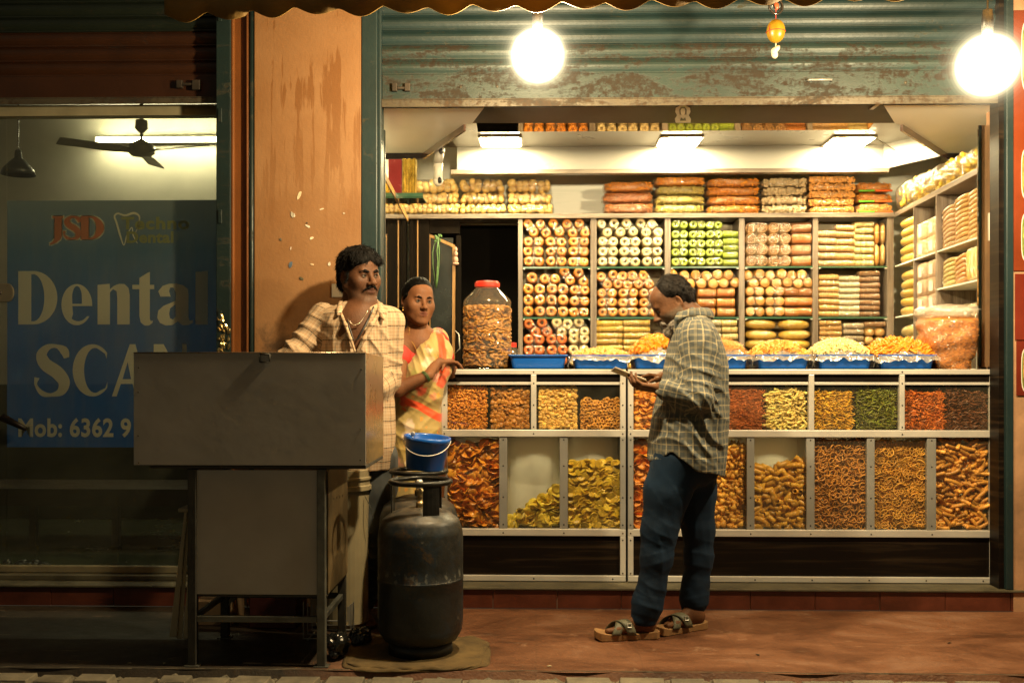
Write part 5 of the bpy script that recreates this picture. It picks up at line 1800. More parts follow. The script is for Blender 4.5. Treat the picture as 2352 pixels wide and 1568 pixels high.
# bay 3
rows('pair', 'green', [1562, 1602, 1641], [516, 538.5, 559.5, 580, 601], 38, 20.5, (2, 0), 1, -1)
rows('bundle', 'green', [1679], [537, 554, 570, 586, 603], 33, 16, (2, 0), 2, 0, 'right end')
tilted('dpair', 'disc', [1553, 1579, 1605, 1631, 1656, 1682], 641, 45, 22, (2, 1), 52)
rows('dpair', 'disc', [1565], [671, 694, 716.5], 44, 21.5, (2, 1), 2, 0, 'left end')
rows('bundle', 'edge', [1624, 1668], [671, 694, 716], 38, 21, (2, 1), 2)
rows('log', 'white', [1570, 1627], [741, 757, 773, 789, 805, 821, 837], 54, 15, (2, 2), 1)
rows('log', 'pale', [1677], [741, 757, 773, 789, 805, 821, 837], 34, 15, (2, 2), 1, 0, 'right end')
# bay 4
rows('wpair', 'wheel', [1738, 1792], [522.5, 548, 573, 599], 51, 25, (3, 0), 1, -1)
rows('bundle', 'peach', [1842], [521, 547, 573, 599], 42, 25, (3, 0), 1, 0, 'right end')
tilted('dpair', 'disc', [1725, 1752, 1777, 1803, 1827, 1850], 640, 45, 22, (3, 1), 52)
rows('dpair', 'disc', [1735, 1781], [669, 692, 715.5], 43, 22, (3, 1), 2)
rows('bundle', 'edge', [1819, 1850], [669, 692, 715.5], 30, 21, (3, 1), 2, 0, 'right stack')
rows('pillow', 'yellow', [1750, 1828], [744, 768, 791, 814, 837], 70, 22, (3, 2), 1, 0)
# bay 5
rows('log', 'pink', [1901], [536, 553, 570, 587, 604], 40, 16, (4, 0), 3, 0, 'left stack')
rows('log', 'tan', [1943], [522, 538, 555, 571, 588, 604], 42, 15.5, (4, 0), 2, 0, 'second stack')
rows('log', 'pale', [1986], [515, 530, 545, 560, 575, 590, 604], 42, 14.5, (4, 0), 1, 0, 'third stack')
for i, (x, c) in enumerate(((2016, 'peach'), (2030, 'tan'))):
    for j, y in enumerate((535, 585)):
        put('slim', c, x, y, 48, 13, (4, 0), 'standing upright, %s, column %s' % (['above', 'below'][j], ['one', 'two'][i]), ang=90)
rows('log', 'tan', [1904], [636, 650, 664, 678, 692, 706, 720], 44, 13.5, (4, 1), 2, 0, 'left stack')
rows('log', 'white', [1951], [640, 653.5, 667, 680.5, 694, 707, 720], 45, 13.2, (4, 1), 2, 0, 'centre stack')
rows('log', 'dark', [1998], [628, 641, 654, 667, 680.5, 694, 707, 720], 44, 13, (4, 1), 1, 0, 'right stack')
rows('log', 'tan', [1908], [741, 753, 765, 777, 789, 801, 813, 825, 837], 48, 12, (4, 2), 1, 0, 'left stack')
rows('log', 'grey', [1962], [748, 762, 776, 790, 804, 818, 834], 44, 13.5, (4, 2), 1, 0, 'centre stack')
rows('pillow', 'tan', [1999, 2024], [762, 782, 802, 822, 840], 24, 19, (4, 2), 2)
rows('log', 'dark', [2011], [745], 46, 12, (4, 2), 1, 0, 'top right')

# ---- bags on top of the shelves
def bag(label, px0, px1, py0, py1, kind, color, group, depth=0.22, Y=YB + 0.01, seed=0, stripe=None):
    p0, p1 = at(px0, py1, Y), at(px1, py0, Y)
    w, h = p1.x - p0.x, p1.z - p0.z
    o = empty('snack_bag', label, 'snack bag', ((p0.x + p1.x) / 2, Y + depth / 2, p0.z), group)
    r = random.Random(seed)
    if kind == 'balls':
        b = MB(); rr = h * 0.34
        for zz in (0.33, 0.68):
            n = int(w / (rr * 1.4))
            for i in range(n):
                x = -w / 2 + rr + (w - 2 * rr) * (i + r.uniform(-.25, .25)) / max(1, n - 1)
                pass
                for y in (-depth / 2 + rr * (1.0 + r.uniform(0, .7)), -depth / 2 + rr * 2.4):
                    b.ball((x, y, h * zz + r.uniform(-.25, .25) * rr), (rr * r.uniform(.75, 1.1), rr, rr * r.uniform(.75, 1.05)), 9, 7)
        b.build('snack_fill', FC[color], o, smooth=True)
    def sup(sc_, am):
        b = MB(); p = 0.62
        def P(u, v):
            a = 2 * math.pi * u; t = math.pi * (v * 0.98 + 0.01)
            sg = lambda q, e: math.copysign(abs(q) ** e, q)
            x = w / 2 * sg(math.cos(t), 0.55); k = abs(math.sin(t)) ** 0.55
            y = depth / 2 * k * sg(math.cos(a), p); z = h / 2 * k * sg(math.sin(a), p)
            q = 1 + am * noise.noise(Vector((x * 22 + seed, y * 22, z * 30)))
            return (x * sc_, y * q * sc_, h / 2 + z * q * sc_)
        return b.grid(P, 24, 20, wrap=True)
    if kind != 'balls': sup(0.96, 0.24).build('snack_fill', FC[color], o, smooth=True)
    if kind == 'mix':
        bb = P_strip() if color in ('mixorange', 'brownred', 'olive') else disc_piece(0.016, 0.003, 8, 0.1, 0.1, 0.05, 3)
        pl = []
        for _ in range(int(w * 420)):
            x_ = r.uniform(-w * .46, w * .46); z_ = h * r.uniform(0.12, 0.92)
            e = 1 - (2 * abs(z_ / h - 0.5)) ** 3
            pl.append((x_, -depth / 2 * (0.62 + 0.36 * e) * (1 - 0.25 * (2 * abs(x_) / w) ** 4), z_, rot_for('flat' if color not in ('mixorange', 'brownred', 'olive') else 'lying', r), 0.62))
        link('loose_snacks', heap_mesh('loose_snacks', bb, pl, FC[color], r), o)['kind'] = 'stuff'
    f = sup(1.02, 0.10); 
    jit(f, 0.0015, seed).build('bag_film', FILM_BIG, o, smooth=True)
    if stripe:
        for s, c in zip((-1, 1), stripe):
            b = MB(); b.box((-w * .46 if s < 0 else w * 0.02), (-w * 0.02 if s < 0 else w * .48), -depth / 2 - 0.004, -depth / 2 + 0.01, 0.003, h * 0.22)
            b.build('printed_edge', mat('print_' + c, dict(g=(0.12, 0.45, 0.03), r=(0.8, 0.13, 0.02))[c], 0.4), o, bevel=0.003)
    return o

PL = [(905, 1056, 'pile below the camera'), (1056, 1163, 'middle ball pile'), (1164, 1272, 'right ball pile')]
LY = [(467, 490.0, 'bottom'), (441, 467, 'middle'), (409, 441, 'top')]
for i, (a, b_, nm) in enumerate(PL):
    for j, (y0, y1, ln) in enumerate(LY):
        bag('clear bag of golden puffed balls, %s one of the %s' % (ln, nm), a + (j * 2 if i == 2 else 0), b_ - j * 3, y0, y1, 'balls', 'ball', 'bags of puffed balls on the shelf top', seed=i * 3 + j)
ST = [(1386, 1504, ['brownred', 'brownred', 'mixorange'], 415, 'leftmost pile'), (1505, 1622, ['olive', 'olive', 'olive', 'mixorange'], 404, 'second pile'),
      (1626, 1749, ['mixorange'] * 4, 408, 'third pile'), (1751, 1857, ['beige'] * 4, 408, 'fourth pile'), (1858, 1968, ['peach'] * 5, 403, 'fifth pile'), (1969, 2052, ['peach', 'mixorange', 'mixorange'], 417, 'corner pile')]
CN2 = dict(brownred='dark brown', mixorange='orange', olive='olive yellow', beige='beige', peach='peach coloured')
for i, (a, b_, cols, yt, nm) in enumerate(ST):
    n = len(cols)
    for j, c in enumerate(cols):
        y1 = 490 - (490 - yt) * j / n; y0 = 490 - (490 - yt) * (j + 1) / n
        lv = 'lowest' if j == 0 else ('topmost' if j == n - 1 else ORD[j] + ' from bottom')
        bag('bag of %s snack mix, %s in the %s on the shelf' % (CN2[c], lv, nm), a + rnd.uniform(-2, 2), b_ + rnd.uniform(-2, 2), y0, y1, 'mix', c, 'piled snack bags on the right of the shelf top', seed=40 + i * 6 + j, stripe=('g', 'r') if i == 5 else None)

# ---- doorway at the left of the back shelves, its wooden door with a garland
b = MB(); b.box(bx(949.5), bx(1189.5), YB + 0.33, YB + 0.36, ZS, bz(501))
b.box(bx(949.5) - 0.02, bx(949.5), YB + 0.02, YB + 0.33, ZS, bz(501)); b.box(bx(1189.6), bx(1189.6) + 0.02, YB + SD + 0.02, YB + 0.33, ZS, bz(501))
tag(b.build('dark_passage', M_ROOMSHADE), kind='structure')  # near-black colour stands in for the unlit depth of the doorway
dr = empty('wooden_door', 'half open dark wooden door with glass panel and green garland behind the woman', 'door', (bx(960), YB + 0.1, ZS))
def dpart(name, m, px0, px1, py0, py1, y0, y1, bev=0.002):
    p0, p1 = at(px0, py1, YB + 0.02), at(px1, py0, YB + 0.02)
    b = MB(); b.box(p0.x, p1.x, y0, y1, p0.z, p1.z); return world_child(b.build(name, m, bevel=bev), dr)
dpart('frame_post', M_DOORDARK, 950, 986, 502, 1300, YB + 0.015, YB + 0.06)
dpart('frame_bead', M_TAN, 958, 961, 506, 1300, YB + 0.010, YB + 0.0145)
dpart('glass_pane', mat('smoky_door_glass', (0.012, 0.017, 0.017), 0.25, var=0.15, vs=3, coat=0.5), 988, 1040, 545, 1300, YB + 0.05, YB + 0.055, 0)
dpart('top_frame', M_DOORDARK, 986, 1056, 502, 536, YB + 0.03, YB + 0.07)
b = MB(); b.bar(at(985, 540, YB + 0.045), at(1044, 566, YB + 0.045), 0.012, 0.02); b.bar(at(1043, 566, YB + 0.045), at(1040, 1250, YB + 0.045), 0.020, 0.02); b.bar(at(987, 540, YB + 0.045), at(987, 1250, YB + 0.045), 0.008, 0.02)
world_child(b.build('wooden_bead', M_TAN), dr)
dpart('edge_board', M_DOORDARK, 1047, 1058, 540, 1300, YB + 0.03, YB + 0.08)
b = MB(); b.tube([at(1046, 760, YB + 0.02), at(1054, 768, YB - 0.01), at(1056, 800, YB - 0.01), at(1046, 810, YB + 0.02)], 0.004, 6)
world_child(b.build('handle', M_ALU, smooth=True), dr)
def garland(label, px, Y, sg=1):
    b = MB(); m = mat('green_ribbon', (0.10, 0.20, 0.06), 0.4, var=0.4, vs=60)
    def q(x, y): return at(px + sg * x, y, Y)
    for path in ([(0, 548), (-3, 575), (-1, 600), (-4, 640), (-5, 662)], [(-1, 548), (2, 570), (3, 600), (-2, 640), (-5, 662)], [(0, 546), (-9, 562), (-13, 580), (-12, 610), (-6, 660)]):
        pts = [q(x, y) + Vector((rnd.uniform(-.002, .002), rnd.uniform(-.004, .004), 0)) for x, y in path]
        b.tube(pts, [0.0042 * rnd.uniform(.5, 1.3) for _ in pts], 6)
    for _ in range(12):
        c = q(rnd.uniform(-7, 7), rnd.uniform(538, 556)); b.ball(c, (0.008, 0.006, 0.013), 6, 4, (0, rnd.uniform(-1, 1), 0))
    o = b.build('garland', m, smooth=True)
    return tag(o, label, 'garland')
garland('pale green ribbon garland hanging on the glass panel of the wooden door', 1007, YB + 0.03)
b = MB(); p = at(1047, 590, YB + 0.02)
for dz_, rx, rz in ((0.05, .012, .02), (0.02, .014, .02), (-0.02, .017, .025), (-0.045, .024, .012)): b.ball((p.x, p.y, p.z + dz_), (rx, 0.008, rz), 8, 5)
tag(b.build('door_ornament', mat('pink_ornament', (0.50, 0.28, 0.20), 0.5, var=0.3, vs=50), smooth=True), 'pinkish shell ornament hanging on the edge of the wooden door', 'ornament')

# mirror panel and wooden bead on the left side of the shop
mp = empty('side_mirror', 'tall mirror panel in a wood frame on the left shop wall', 'mirror', (-0.83, 1.0, ZS))
def wallquad(name, m, pts, th=0.006):
    b = MB(); n = len(pts)
    vs = list(pts) + [(x - th, y, z) for x, y, z in pts]
    b.add(vs, [tuple(range(n)), tuple(reversed(range(n, 2 * n)))] + [(i, i + n, (i + 1) % n + n, (i + 1) % n) for i in range(n)])
    return world_child(b.build(name, m), mp)
xa, xb = -0.800, bx(938) - 0.002
wallquad('mirror_glass', M_MIRROR_DIM if False else M_MIRROR, [(xa, 0.30, ZS + 0.01), (xb, YB - 0.02, ZS + 0.01), (xb, YB - 0.02, 2.20), (xa, 0.30, 2.20)])
wallquad('frame_edge', M_TAN, [(xa + 0.004, 0.28, 2.17), (xb + 0.004, YB - 0.02, 2.17), (xb + 0.004, YB - 0.02, 2.205), (xa + 0.004, 0.28, 2.205)])
b = MB(); b.box(xa - 0.02, xa + 0.006, 0.255, 0.285, ZS + 0.01, 2.42)
world_child(b.build('front_post', M_TEAL_DARK), mp)
# gift boxes on a small glass ledge, security camera above
lz = at(905, 456, 1.0).z
b = MB(); b.box(ax(888, 1.0), ax(975, 1.0), 0.93, 1.13, lz - 0.010, lz); b.box(ax(888, 1.0), ax(975, 1.0), 0.92, 0.929, lz - 0.004, lz + 0.020)
tag(b.build('glass_ledge', M_GLASS_EDGE, bevel=0.002), 'small green glass ledge holding the gift boxes at upper left', 'ledge')
b = MB(); b.box(ax(893, 1.0), ax(924, 1.0), 0.98, 1.06, lz + 0.001, at(905, 367, 1.0).z)
g1 = tag(b.build('gift_box', mat('maroon_card', (0.20, 0.018, 0.02), 0.25, var=0.15, coat=0.5), bevel=0.004), 'maroon box standing on the glass ledge at upper left', 'box')
b = MB()
for k in range(5): b.box(ax(926, 1.0) + 0.0155 * k, ax(926, 1.0) + 0.0155 * k + 0.0152, 0.972 + 0.005 * (k % 2), 1.05, lz + 0.001, at(905, 366, 1.0).z - 0.004 * (k % 2))
tag(b.build('gift_box', mat('gold_foil_card', (0.72, 0.52, 0.10), 0.18, metal=0.85, var=0.25, vs=30), bevel=0.002), 'ribbed gold foil box beside the maroon box', 'box')
cmr = empty('security_camera', 'white two-lens indoor security camera hanging under the ceiling corner', 'security camera', tuple(at(1007, 352, 1.05)))
c0 = cmr.location
def q_(px, py, dy=0): p = at(px, py, 1.05 + dy); return p - c0
b = MB(); b.tube([q_(1010, 347), q_(1008, 360), q_(1006, 376)], [0.026, 0.030, 0.028], 14); b.ball(q_(1011, 347), 0.029, 12, 8)
b.build('upper_body', mat('grey_plastic', (0.30, 0.28, 0.24), 0.4), cmr, smooth=True)
b = MB(); b.tube([q_(1006, 377), q_(1007, 395), q_(1006, 414)], [0.030, 0.024, 0.030], 14); b.ball(q_(1006, 416), 0.031, 12, 8)
b.build('lower_body', M_WHITEP, cmr, smooth=True)
for px, py in ((1013, 347), (1010, 414)):
    b = MB(); b.ball(q_(px, py, -0.026), (0.014, 0.008, 0.020), 10, 6); b.ball(q_(px + 2, py + 2, -0.034), (0.004, 0.002, 0.004), 6, 4)
    b.build('lens', M_BLACK, cmr, smooth=True)

# ---- side shelves on the right wall
SB, SFp = Vector((bx(2054), YB, 0)), Vector((2.275, 0.22, 0))
def su(px):
    lo, hi = -0.2, 1.3
    for _ in range(40):
        m_ = (lo + hi) / 2; p = SB.lerp(SFp, m_)
        dx, dy = p.x, p.y - CAM_Y
        u = (dx * math.cos(YAW) + dy * math.sin(YAW)) / (-dx * math.sin(YAW) + dy * math.cos(YAW)) * F + 1176
        if u < px: lo = m_
        else: hi = m_
    return lo
def SP(u, z, inn=0.0):
    p = SB.lerp(SFp, u); d = (SFp - SB).normalized(); n = Vector((-d.y, d.x, 0))
    if n.x < 0: n = -n
    p = p + n * inn
    return Vector((p.x, p.y, z))
SDIR = (SFp - SB).normalized()
SANG = math.atan2(SDIR.y, SDIR.x)
ss = empty('side_shelf', 'side shelf unit on the right wall full of packets', 'shelf unit', (2.5, 1.0, ZS))
def sbar(name, m, u0, u1, z0, z1, i0=0.0, i1=0.22):
    P_ = [SP(u0, z0, i0), SP(u1, z0, i0), SP(u1, z0, i1), SP(u0, z0, i1)]
    b = MB(); vs = P_ + [p + Vector((0, 0, z1 - z0)) for p in P_]
    b.add(vs, [(0, 1, 2, 3), (7, 6, 5, 4), (0, 4, 5, 1), (1, 5, 6, 2), (2, 6, 7, 3), (3, 7, 4, 0)])
    return world_child(b.build(name, m, bevel=0.002), ss)
uA, uB, uC, uD = 0.0, su(2098), su(2150), su(2246)
ZL = [bz(501), ZG[0], ZG[1], 1.18]
e = 0.004
sbar('top_board', M_SHELFWOOD, uA + 0.01, uD + 0.01, ZL[0], ZTOPSH)
for u in (uC, uD): sbar('upright', M_SHELFWOOD_V, u - 0.008, u + 0.008, ZS + 0.01, ZL[0] - 0.001)
sbar('upright', M_SHELFWOOD_V, uB - 0.003, uB + 0.003, ZS + 0.01, ZL[0] - 0.001)
for z in ZL[1:]:
    sbar('shelf_board', M_WHITELAM if z != 1.18 else M_SHELFWOOD, uA + 0.012, uB - 0.004, z - 0.010, z); sbar('shelf_board', M_WHITELAM, uB + 0.004, uC - 0.009, z - 0.010, z)
for z in (ZL[1], 1.645, 1.40, 1.18): sbar('shelf_board', M_WHITELAM, uC + 0.009, uD - 0.009, z - 0.010, z)
sbar('back_panel', M_WHITELAM, uA + 0.01, uD, ZS + 0.01, ZL[0] - 0.001, 0.221, 0.228)
sbar('base_cabinet', M_DARKWOOD, uA + 0.012, uD - 0.009, ZS + 0.01, 1.165)
def side_put(kind, color, u, z, w, h, lab, group, ang=0.0, var=0, inn=0.01):
    p, new = proto(kind, color, w, h, var)
    o = p if new else copy_tree(p)
    o.location = SP(u, z, inn)
    # local -y (front of the pack) looks away from the wall, local x runs along the shelf
    o.rotation_euler = Euler((0, R(ang) + rnd.uniform(-.03, .03), SANG + rnd.uniform(-.03, .03)))
    return tag(o, lab, 'snack packet', group)
LEN = (SFp - SB).length
def fill_side(u0, u1, z0, z1, kind, color, w, h, where, var=0):
    L = (u1 - u0) * LEN
    nx = max(1, int(L / w + .1)); nz = max(1, int((z1 - z0 - 0.012) / h + .05))
    k = 0
    for j in range(nz):
        for i in range(nx):
            u = u0 + (u1 - u0) * (i + 0.5) / nx
            lab = '%s %s on side wall, %s, %s up, %s from back' % (CNAME.get(color, color), {'pillow': 'ball pouch', 'block': 'square packet', 'slim': 'slim packet'}[kind], where, ORD[j], ORD[i])
            side_put(kind, color, u, z0 + h * (j + 0.5), w * 1.02, h * 1.10, lab, '%s %s packets on the side wall' % (where, CNAME.get(color, color)), var=var)
LA = (uB - uA) * LEN
fill_side(uA + 0.02, uB - 0.004, ZL[1], ZL[0], 'pillow', 'yellow', (uB - uA - .024) * LEN, 0.058, 'upper back bay')
fill_side(uA + 0.02, uB - 0.004, ZL[2], ZL[1], 'pillow', 'yellow', (uB - uA - .024) * LEN, 0.058, 'middle back bay')
fill_side(uA + 0.02, uB - 0.004, ZL[3], ZL[2], 'pillow', 'pale', (uB - uA - .024) * LEN, 0.07, 'lower back bay')
fill_side(uB + 0.006, uC - 0.012, ZL[1], ZL[0] - 0.02, 'block', 'grain', (uC - uB - .018) * LEN / 2, 0.105, 'upper middle bay', 1)
fill_side(uB + 0.006, uC - 0.012, ZL[2], ZL[1] - 0.01, 'block', 'brick', (uC - uB - .018) * LEN / 2, 0.100, 'central middle bay', 1)
fill_side(uB + 0.006, uC - 0.012, ZL[3], ZL[2], 'block', 'grain', (uC - uB - .018) * LEN / 2, 0.105, 'lower middle bay')
ws = (uD - uC - .03) * LEN / 3
for k, c in enumerate(('pink', 'tan', 'tan')):
    u0 = uC + 0.015 + k * ws / LEN
    for j in range(9 + (k > 0)):
        side_put('slim', c, u0 + 0.5 * ws / LEN, ZL[1] + 0.026 * (j + 0.6), ws * 0.95, 0.027, '%s slim packet, upper front bay of side wall, stack %s, %s up' % (CNAME[c], ['one', 'two', 'three'][k], ORD[j]), 'slim packets in the upper front bay of the side wall', ang=-10)
for k, c in enumerate(('pale', 'peach')):
    u0 = uC + 0.015 + k * ws / LEN
    for j in range(6):
        side_put('slim', c, u0 + 0.5 * ws / LEN, 1.645 + 0.026 * (j + 0.6), ws * 0.9, 0.027, '%s slim packet, lower front bay of side wall, stack %s, %s up' % (CNAME[c], ['one', 'two'][k], ORD[j]), 'slim packets in the lower front bay of the side wall', ang=-10)
for i in range(3): side_put('block', 'pale' if i else 'yellow', uC + 0.015 + (2.2 + 0.26 * i) * ws / LEN, 1.645 + 0.095, 0.17, 0.05, 'upright %s packet standing in the lower front bay, %s from the back' % ('pale' if i else 'yellow', ORD[i]), 'upright packets in the lower front bay', ang=90)
for i in range(3): side_put('pillow', 'white', uC + 0.05 + i * ws * 0.9 / LEN, 1.40 + 0.08, 0.14, 0.12, 'large white pouch behind the big sack, %s from the back' % ORD[i], 'white pouches behind the big sack')

# yellow puffed bags heaped on top of the side shelf
for i in range(5):
    u = 0.10 + 0.19 * i
    p = SP(u, ZTOPSH, 0.10)
    S_ = LEN * 0.205
    o = empty('snack_bag', 'clear bag of yellow puffs lying on the side shelf, %s from the back corner' % ORD[i], 'snack bag', tuple(p), 'bags of yellow puffs on the side shelf')
    o.rotation_euler = (0, 0, SANG)
    r = random.Random(90 + i)
    b = MB()
    hh = 0.165 - 0.012 * i
    for _ in range(75):
        x = r.uniform(-S_ / 2, S_ / 2); y = r.uniform(-0.09, 0.08); z = r.uniform(0.02, hh) * (1 - 0.25 * (y > 0))
        b.ball((x, y, z), (r.uniform(.014, .022), 0.014, r.uniform(.012, .02)), 7, 5, (r.random() * 3, r.random() * 3, 0))
    b.build('snack_fill', FC['lemon'], o, smooth=True)
    b = MB()
    def P(u_, v_):
        a = 2 * math.pi * u_; t = math.pi * (v_ * .98 + .01); sg = lambda q, e_: math.copysign(abs(q) ** e_, q)
        k = abs(math.sin(t)) ** .5
        x, y, z = S_ * .53 * sg(math.cos(t), .6), .115 * k * sg(math.cos(a), .7), hh * .56 * k * sg(math.sin(a), .7)
        q = 1 + .16 * noise.noise(Vector((x * 18 + i * 5, y * 18, z * 18)))
        return (x, y * q, hh * .54 + z * q)
    b.grid(P, 28, 22, wrap=True)
    jit(b, 0.002, i).build('bag_film', FILM_BIG, o, smooth=True)
# narrow mirror door at the very front right
b = MB(); b.box(ax(2254, 0.2), ax(2285, 0.2) + 0.01, 0.235, 0.245, 1.19, 2.42)
mr = b.build('narrow_mirror', M_MIRROR); tag(mr, 'narrow mirror strip beside the side shelf at the right end of the shop', 'mirror')
mr.rotation_euler = (0, 0, 0)
b = MB(); p = at(2280, 520, 0.22); b.box(p.x - 0.014, p.x + 0.010, 0.228, 0.233, p.z - 0.07, p.z + 0.07); 
tg = b.build('reflected_strip', M_WHITEP); tag(tg, 'white strip made as the reflection of a paper in the narrow mirror', 'paper')  # solid strip stands in for a mirrored paper

# ================================================================== STREET BULBS (lit lamps of the place)
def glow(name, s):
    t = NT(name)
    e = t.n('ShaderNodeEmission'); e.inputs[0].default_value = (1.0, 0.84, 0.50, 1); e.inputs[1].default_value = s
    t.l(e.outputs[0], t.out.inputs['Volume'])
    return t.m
GL = [(0.84, glow('bulb_glow_core', 14.0)), (0.91, glow('bulb_glow_middle', 3.5)), (0.98, glow('bulb_glow_outer', 1.8)), (1.06, glow('bulb_glow_edge', 0.9)), (1.16, glow('bulb_glow_halo', 0.5)), (1.32, glow('bulb_glow_halo_outer', 0.25)), (1.6, glow('bulb_glow_halo_far', 0.12)), (2.0, glow('bulb_glow_halo_faint', 0.06))]  # oversized nested volumes imitate the bloom around each small bulb
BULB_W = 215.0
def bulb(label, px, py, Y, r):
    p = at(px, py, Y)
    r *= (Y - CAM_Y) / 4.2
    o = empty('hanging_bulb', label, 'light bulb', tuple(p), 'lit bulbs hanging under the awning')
    g = MB().ball((0, 0, 0), r * GL[0][0], 32, 20).build('bloom_core', GL[0][1], o, smooth=True)
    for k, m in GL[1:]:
        MB().ball((0, 0, 0), r * k, 32, 20).build('bloom_layer', m, g, smooth=True)
    MB().lathe([(0.0, r + 0.075), (0.018, r + 0.07), (0.022, r + 0.03), (0.020, r * 0.8)], 14).build('bulb_holder', M_BLACK, o, smooth=True)
    MB().tube([(0, 0, r + 0.07), (0.004, 0, 2.76 - p.z)], 0.004, 6).build('cord', M_BLACK, o)
    ld = bpy.data.lights.new('bulb_light', 'POINT')
    ld.energy = BULB_W; ld.color = BULB; ld.shadow_soft_size = 0.045
    l = bpy.data.objects.new('bulb_light', ld); COL.objects.link(l); l.parent = o
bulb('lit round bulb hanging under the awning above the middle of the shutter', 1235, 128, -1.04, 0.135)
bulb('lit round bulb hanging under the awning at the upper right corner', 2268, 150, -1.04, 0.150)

# ================================================================== CART
M_STEEL = mat('dull_steel_sheet', (0.41, 0.385, 0.34), 0.42, metal=0.35, var=0.16, vs=2.2, bump=0.35, bs=5)
M_STEEL_SIDE = mat('stained_steel_side', (0.30, 0.22, 0.15), 0.28, metal=0.8, var=0.45, vs=3.0, bump=0.15, bs=8)
M_IRON = mat('dark_iron', (0.045, 0.042, 0.034), 0.6, metal=0.4, var=0.4, vs=12, bump=0.3)
M_IRON2 = mat('worn_iron', (0.13, 0.13, 0.11), 0.5, metal=0.6, var=0.4, vs=12, bump=0.3)
YT = -0.99
YT2 = YT + 0.46
def tp(px, py, Y=YT): return at(px, py, Y)
cart = empty('food_cart', 'steel sheet food cart with tall front panel and open iron legs', 'cart', (tp(590, 838).x, YT, 0))
def cpart(name, m, x0, x1, y0, y1, z0, z1, bev=0.002):
    b = MB(); b.box(x0, x1, y0, y1, z0, z1); return world_child(b.build(name, m, bevel=bev), cart)
X0, X1 = tp(307, 838).x, tp(840, 838).x
Z1, Z0 = tp(570, 810).z, tp(570, 1068).z
cpart('front_panel', M_STEEL, X0, X1, YT, YT + 0.004, Z0, Z1, 0.001)
# right side sheet: its top slopes down slightly to the back
zr = at(890, 820, YT2).z; zb_ = at(890, 1048, YT2).z
b = MB(); b.add([(X1 - 0.0035, YT + 0.0045, Z0), (X1 - 0.0035, YT2, Z0), (X1 - 0.0035, YT2, zr), (X1 - 0.0035, YT + 0.0045, Z1), (X1, YT + 0.0045, Z0), (X1, YT2, Z0), (X1, YT2, zr), (X1, YT + 0.0045, Z1)],
               [(3, 2, 1, 0), (4, 5, 6, 7), (0, 1, 5, 4), (1, 2, 6, 5), (2, 3, 7, 6), (3, 0, 4, 7)])
world_child(b.build('side_panel', M_STEEL_SIDE, bevel=0.001), cart)
b = MB(); b.add([(X0, YT + 0.0045, Z0), (X0, YT2, Z0), (X0, YT2, zr), (X0, YT + 0.0045, Z1), (X0 + .0035, YT + 0.0045, Z0), (X0 + .0035, YT2, Z0), (X0 + .0035, YT2, zr), (X0 + .0035, YT + 0.0045, Z1)],
               [(3, 2, 1, 0), (4, 5, 6, 7), (0, 1, 5, 4), (1, 2, 6, 5), (2, 3, 7, 6), (3, 0, 4, 7)])
world_child(b.build('side_panel', M_STEEL, bevel=0.001), cart)
cpart('work_top', M_STEEL, X0 + 0.004, X1 - 0.004, YT + 0.005, YT2, Z0 + 0.10, Z0 + 0.106)
cpart('base_tray', M_IRON, X0 + 0.06, X1 + 0.0, YT + 0.006, YT2 - 0.01, Z0 - 0.014, Z0 - 0.001)
b = MB(); pr = [(X0, YT - 0.001, Z1), (X1, YT - 0.001, Z1)]
b.tube([(X0, YT + 0.001, Z1), (X1, YT + 0.001, Z1)], 0.003, 6)
world_child(b.build('rolled_edge', M_STEEL_SIDE, smooth=True), cart)
# square latch plate outline
p0, p1 = tp(597, 831), tp(620, 813)
b = MB()
for a, c in (((p0.x, p0.z), (p1.x, p0.z)), ((p1.x, p0.z), (p1.x, p1.z)), ((p1.x, p1.z), (p0.x, p1.z)), ((p0.x, p1.z), (p0.x, p0.z))):
    b.tube([(a[0], YT - 0.004, a[1]), (c[0], YT - 0.004, c[1])], 0.0028, 6)
world_child(b.build('latch_ring', M_IRON, smooth=True), cart)
for px, py in ((319, 844), (318, 900), (318, 1000), (830, 848), (828, 985), (828, 1056), (319, 1062)):
    q = tp(px, py); b = MB(); b.ball((q.x, YT - 0.001, q.z), (0.0035, 0.002, 0.0035), 8, 4)
    world_child(b.build('rivet', M_IRON, smooth=True), cart)
# lower cupboard
LX0, LX1 = tp(440, 838).x, tp(749, 838).x
LZ1, LZ0 = tp(590, 1074).z, tp(590, 1366).z
cpart('lower_rail', M_IRON, tp(428, 838).x, tp(800, 838).x, YT + 0.008, YT + 0.03, LZ1 - 0.006, Z0 - 0.0145)
cpart('lower_panel', M_STEEL, LX0 + 0.008, LX1 - 0.012, YT + 0.012, YT + 0.016, LZ0, LZ1 - 0.01, 0.001)
cpart('lower_side', mat('rusty_side_sheet', (0.15, 0.105, 0.05), 0.5, metal=0.4, var=0.6, vs=5, bump=0.3), LX1 - 0.001, LX1 + 0.003, YT + 0.03, YT2 - 0.02, LZ0 - 0.0, LZ1 - 0.01, 0.001)
cpart('lower_side', M_STEEL, LX0 - 0.003, LX0 + 0.001, YT + 0.03, YT2 - 0.02, LZ0, LZ1 - 0.01, 0.001)
cpart('lower_floor', M_IRON, LX0 + .002, LX1 - .002, YT + 0.02, YT2 - 0.02, LZ0 - 0.012, LZ0 - 0.002)
LEGY = [YT + 0.002, YT2 - 0.04]
legx = [tp(430, 838).x, tp(727, 838).x]
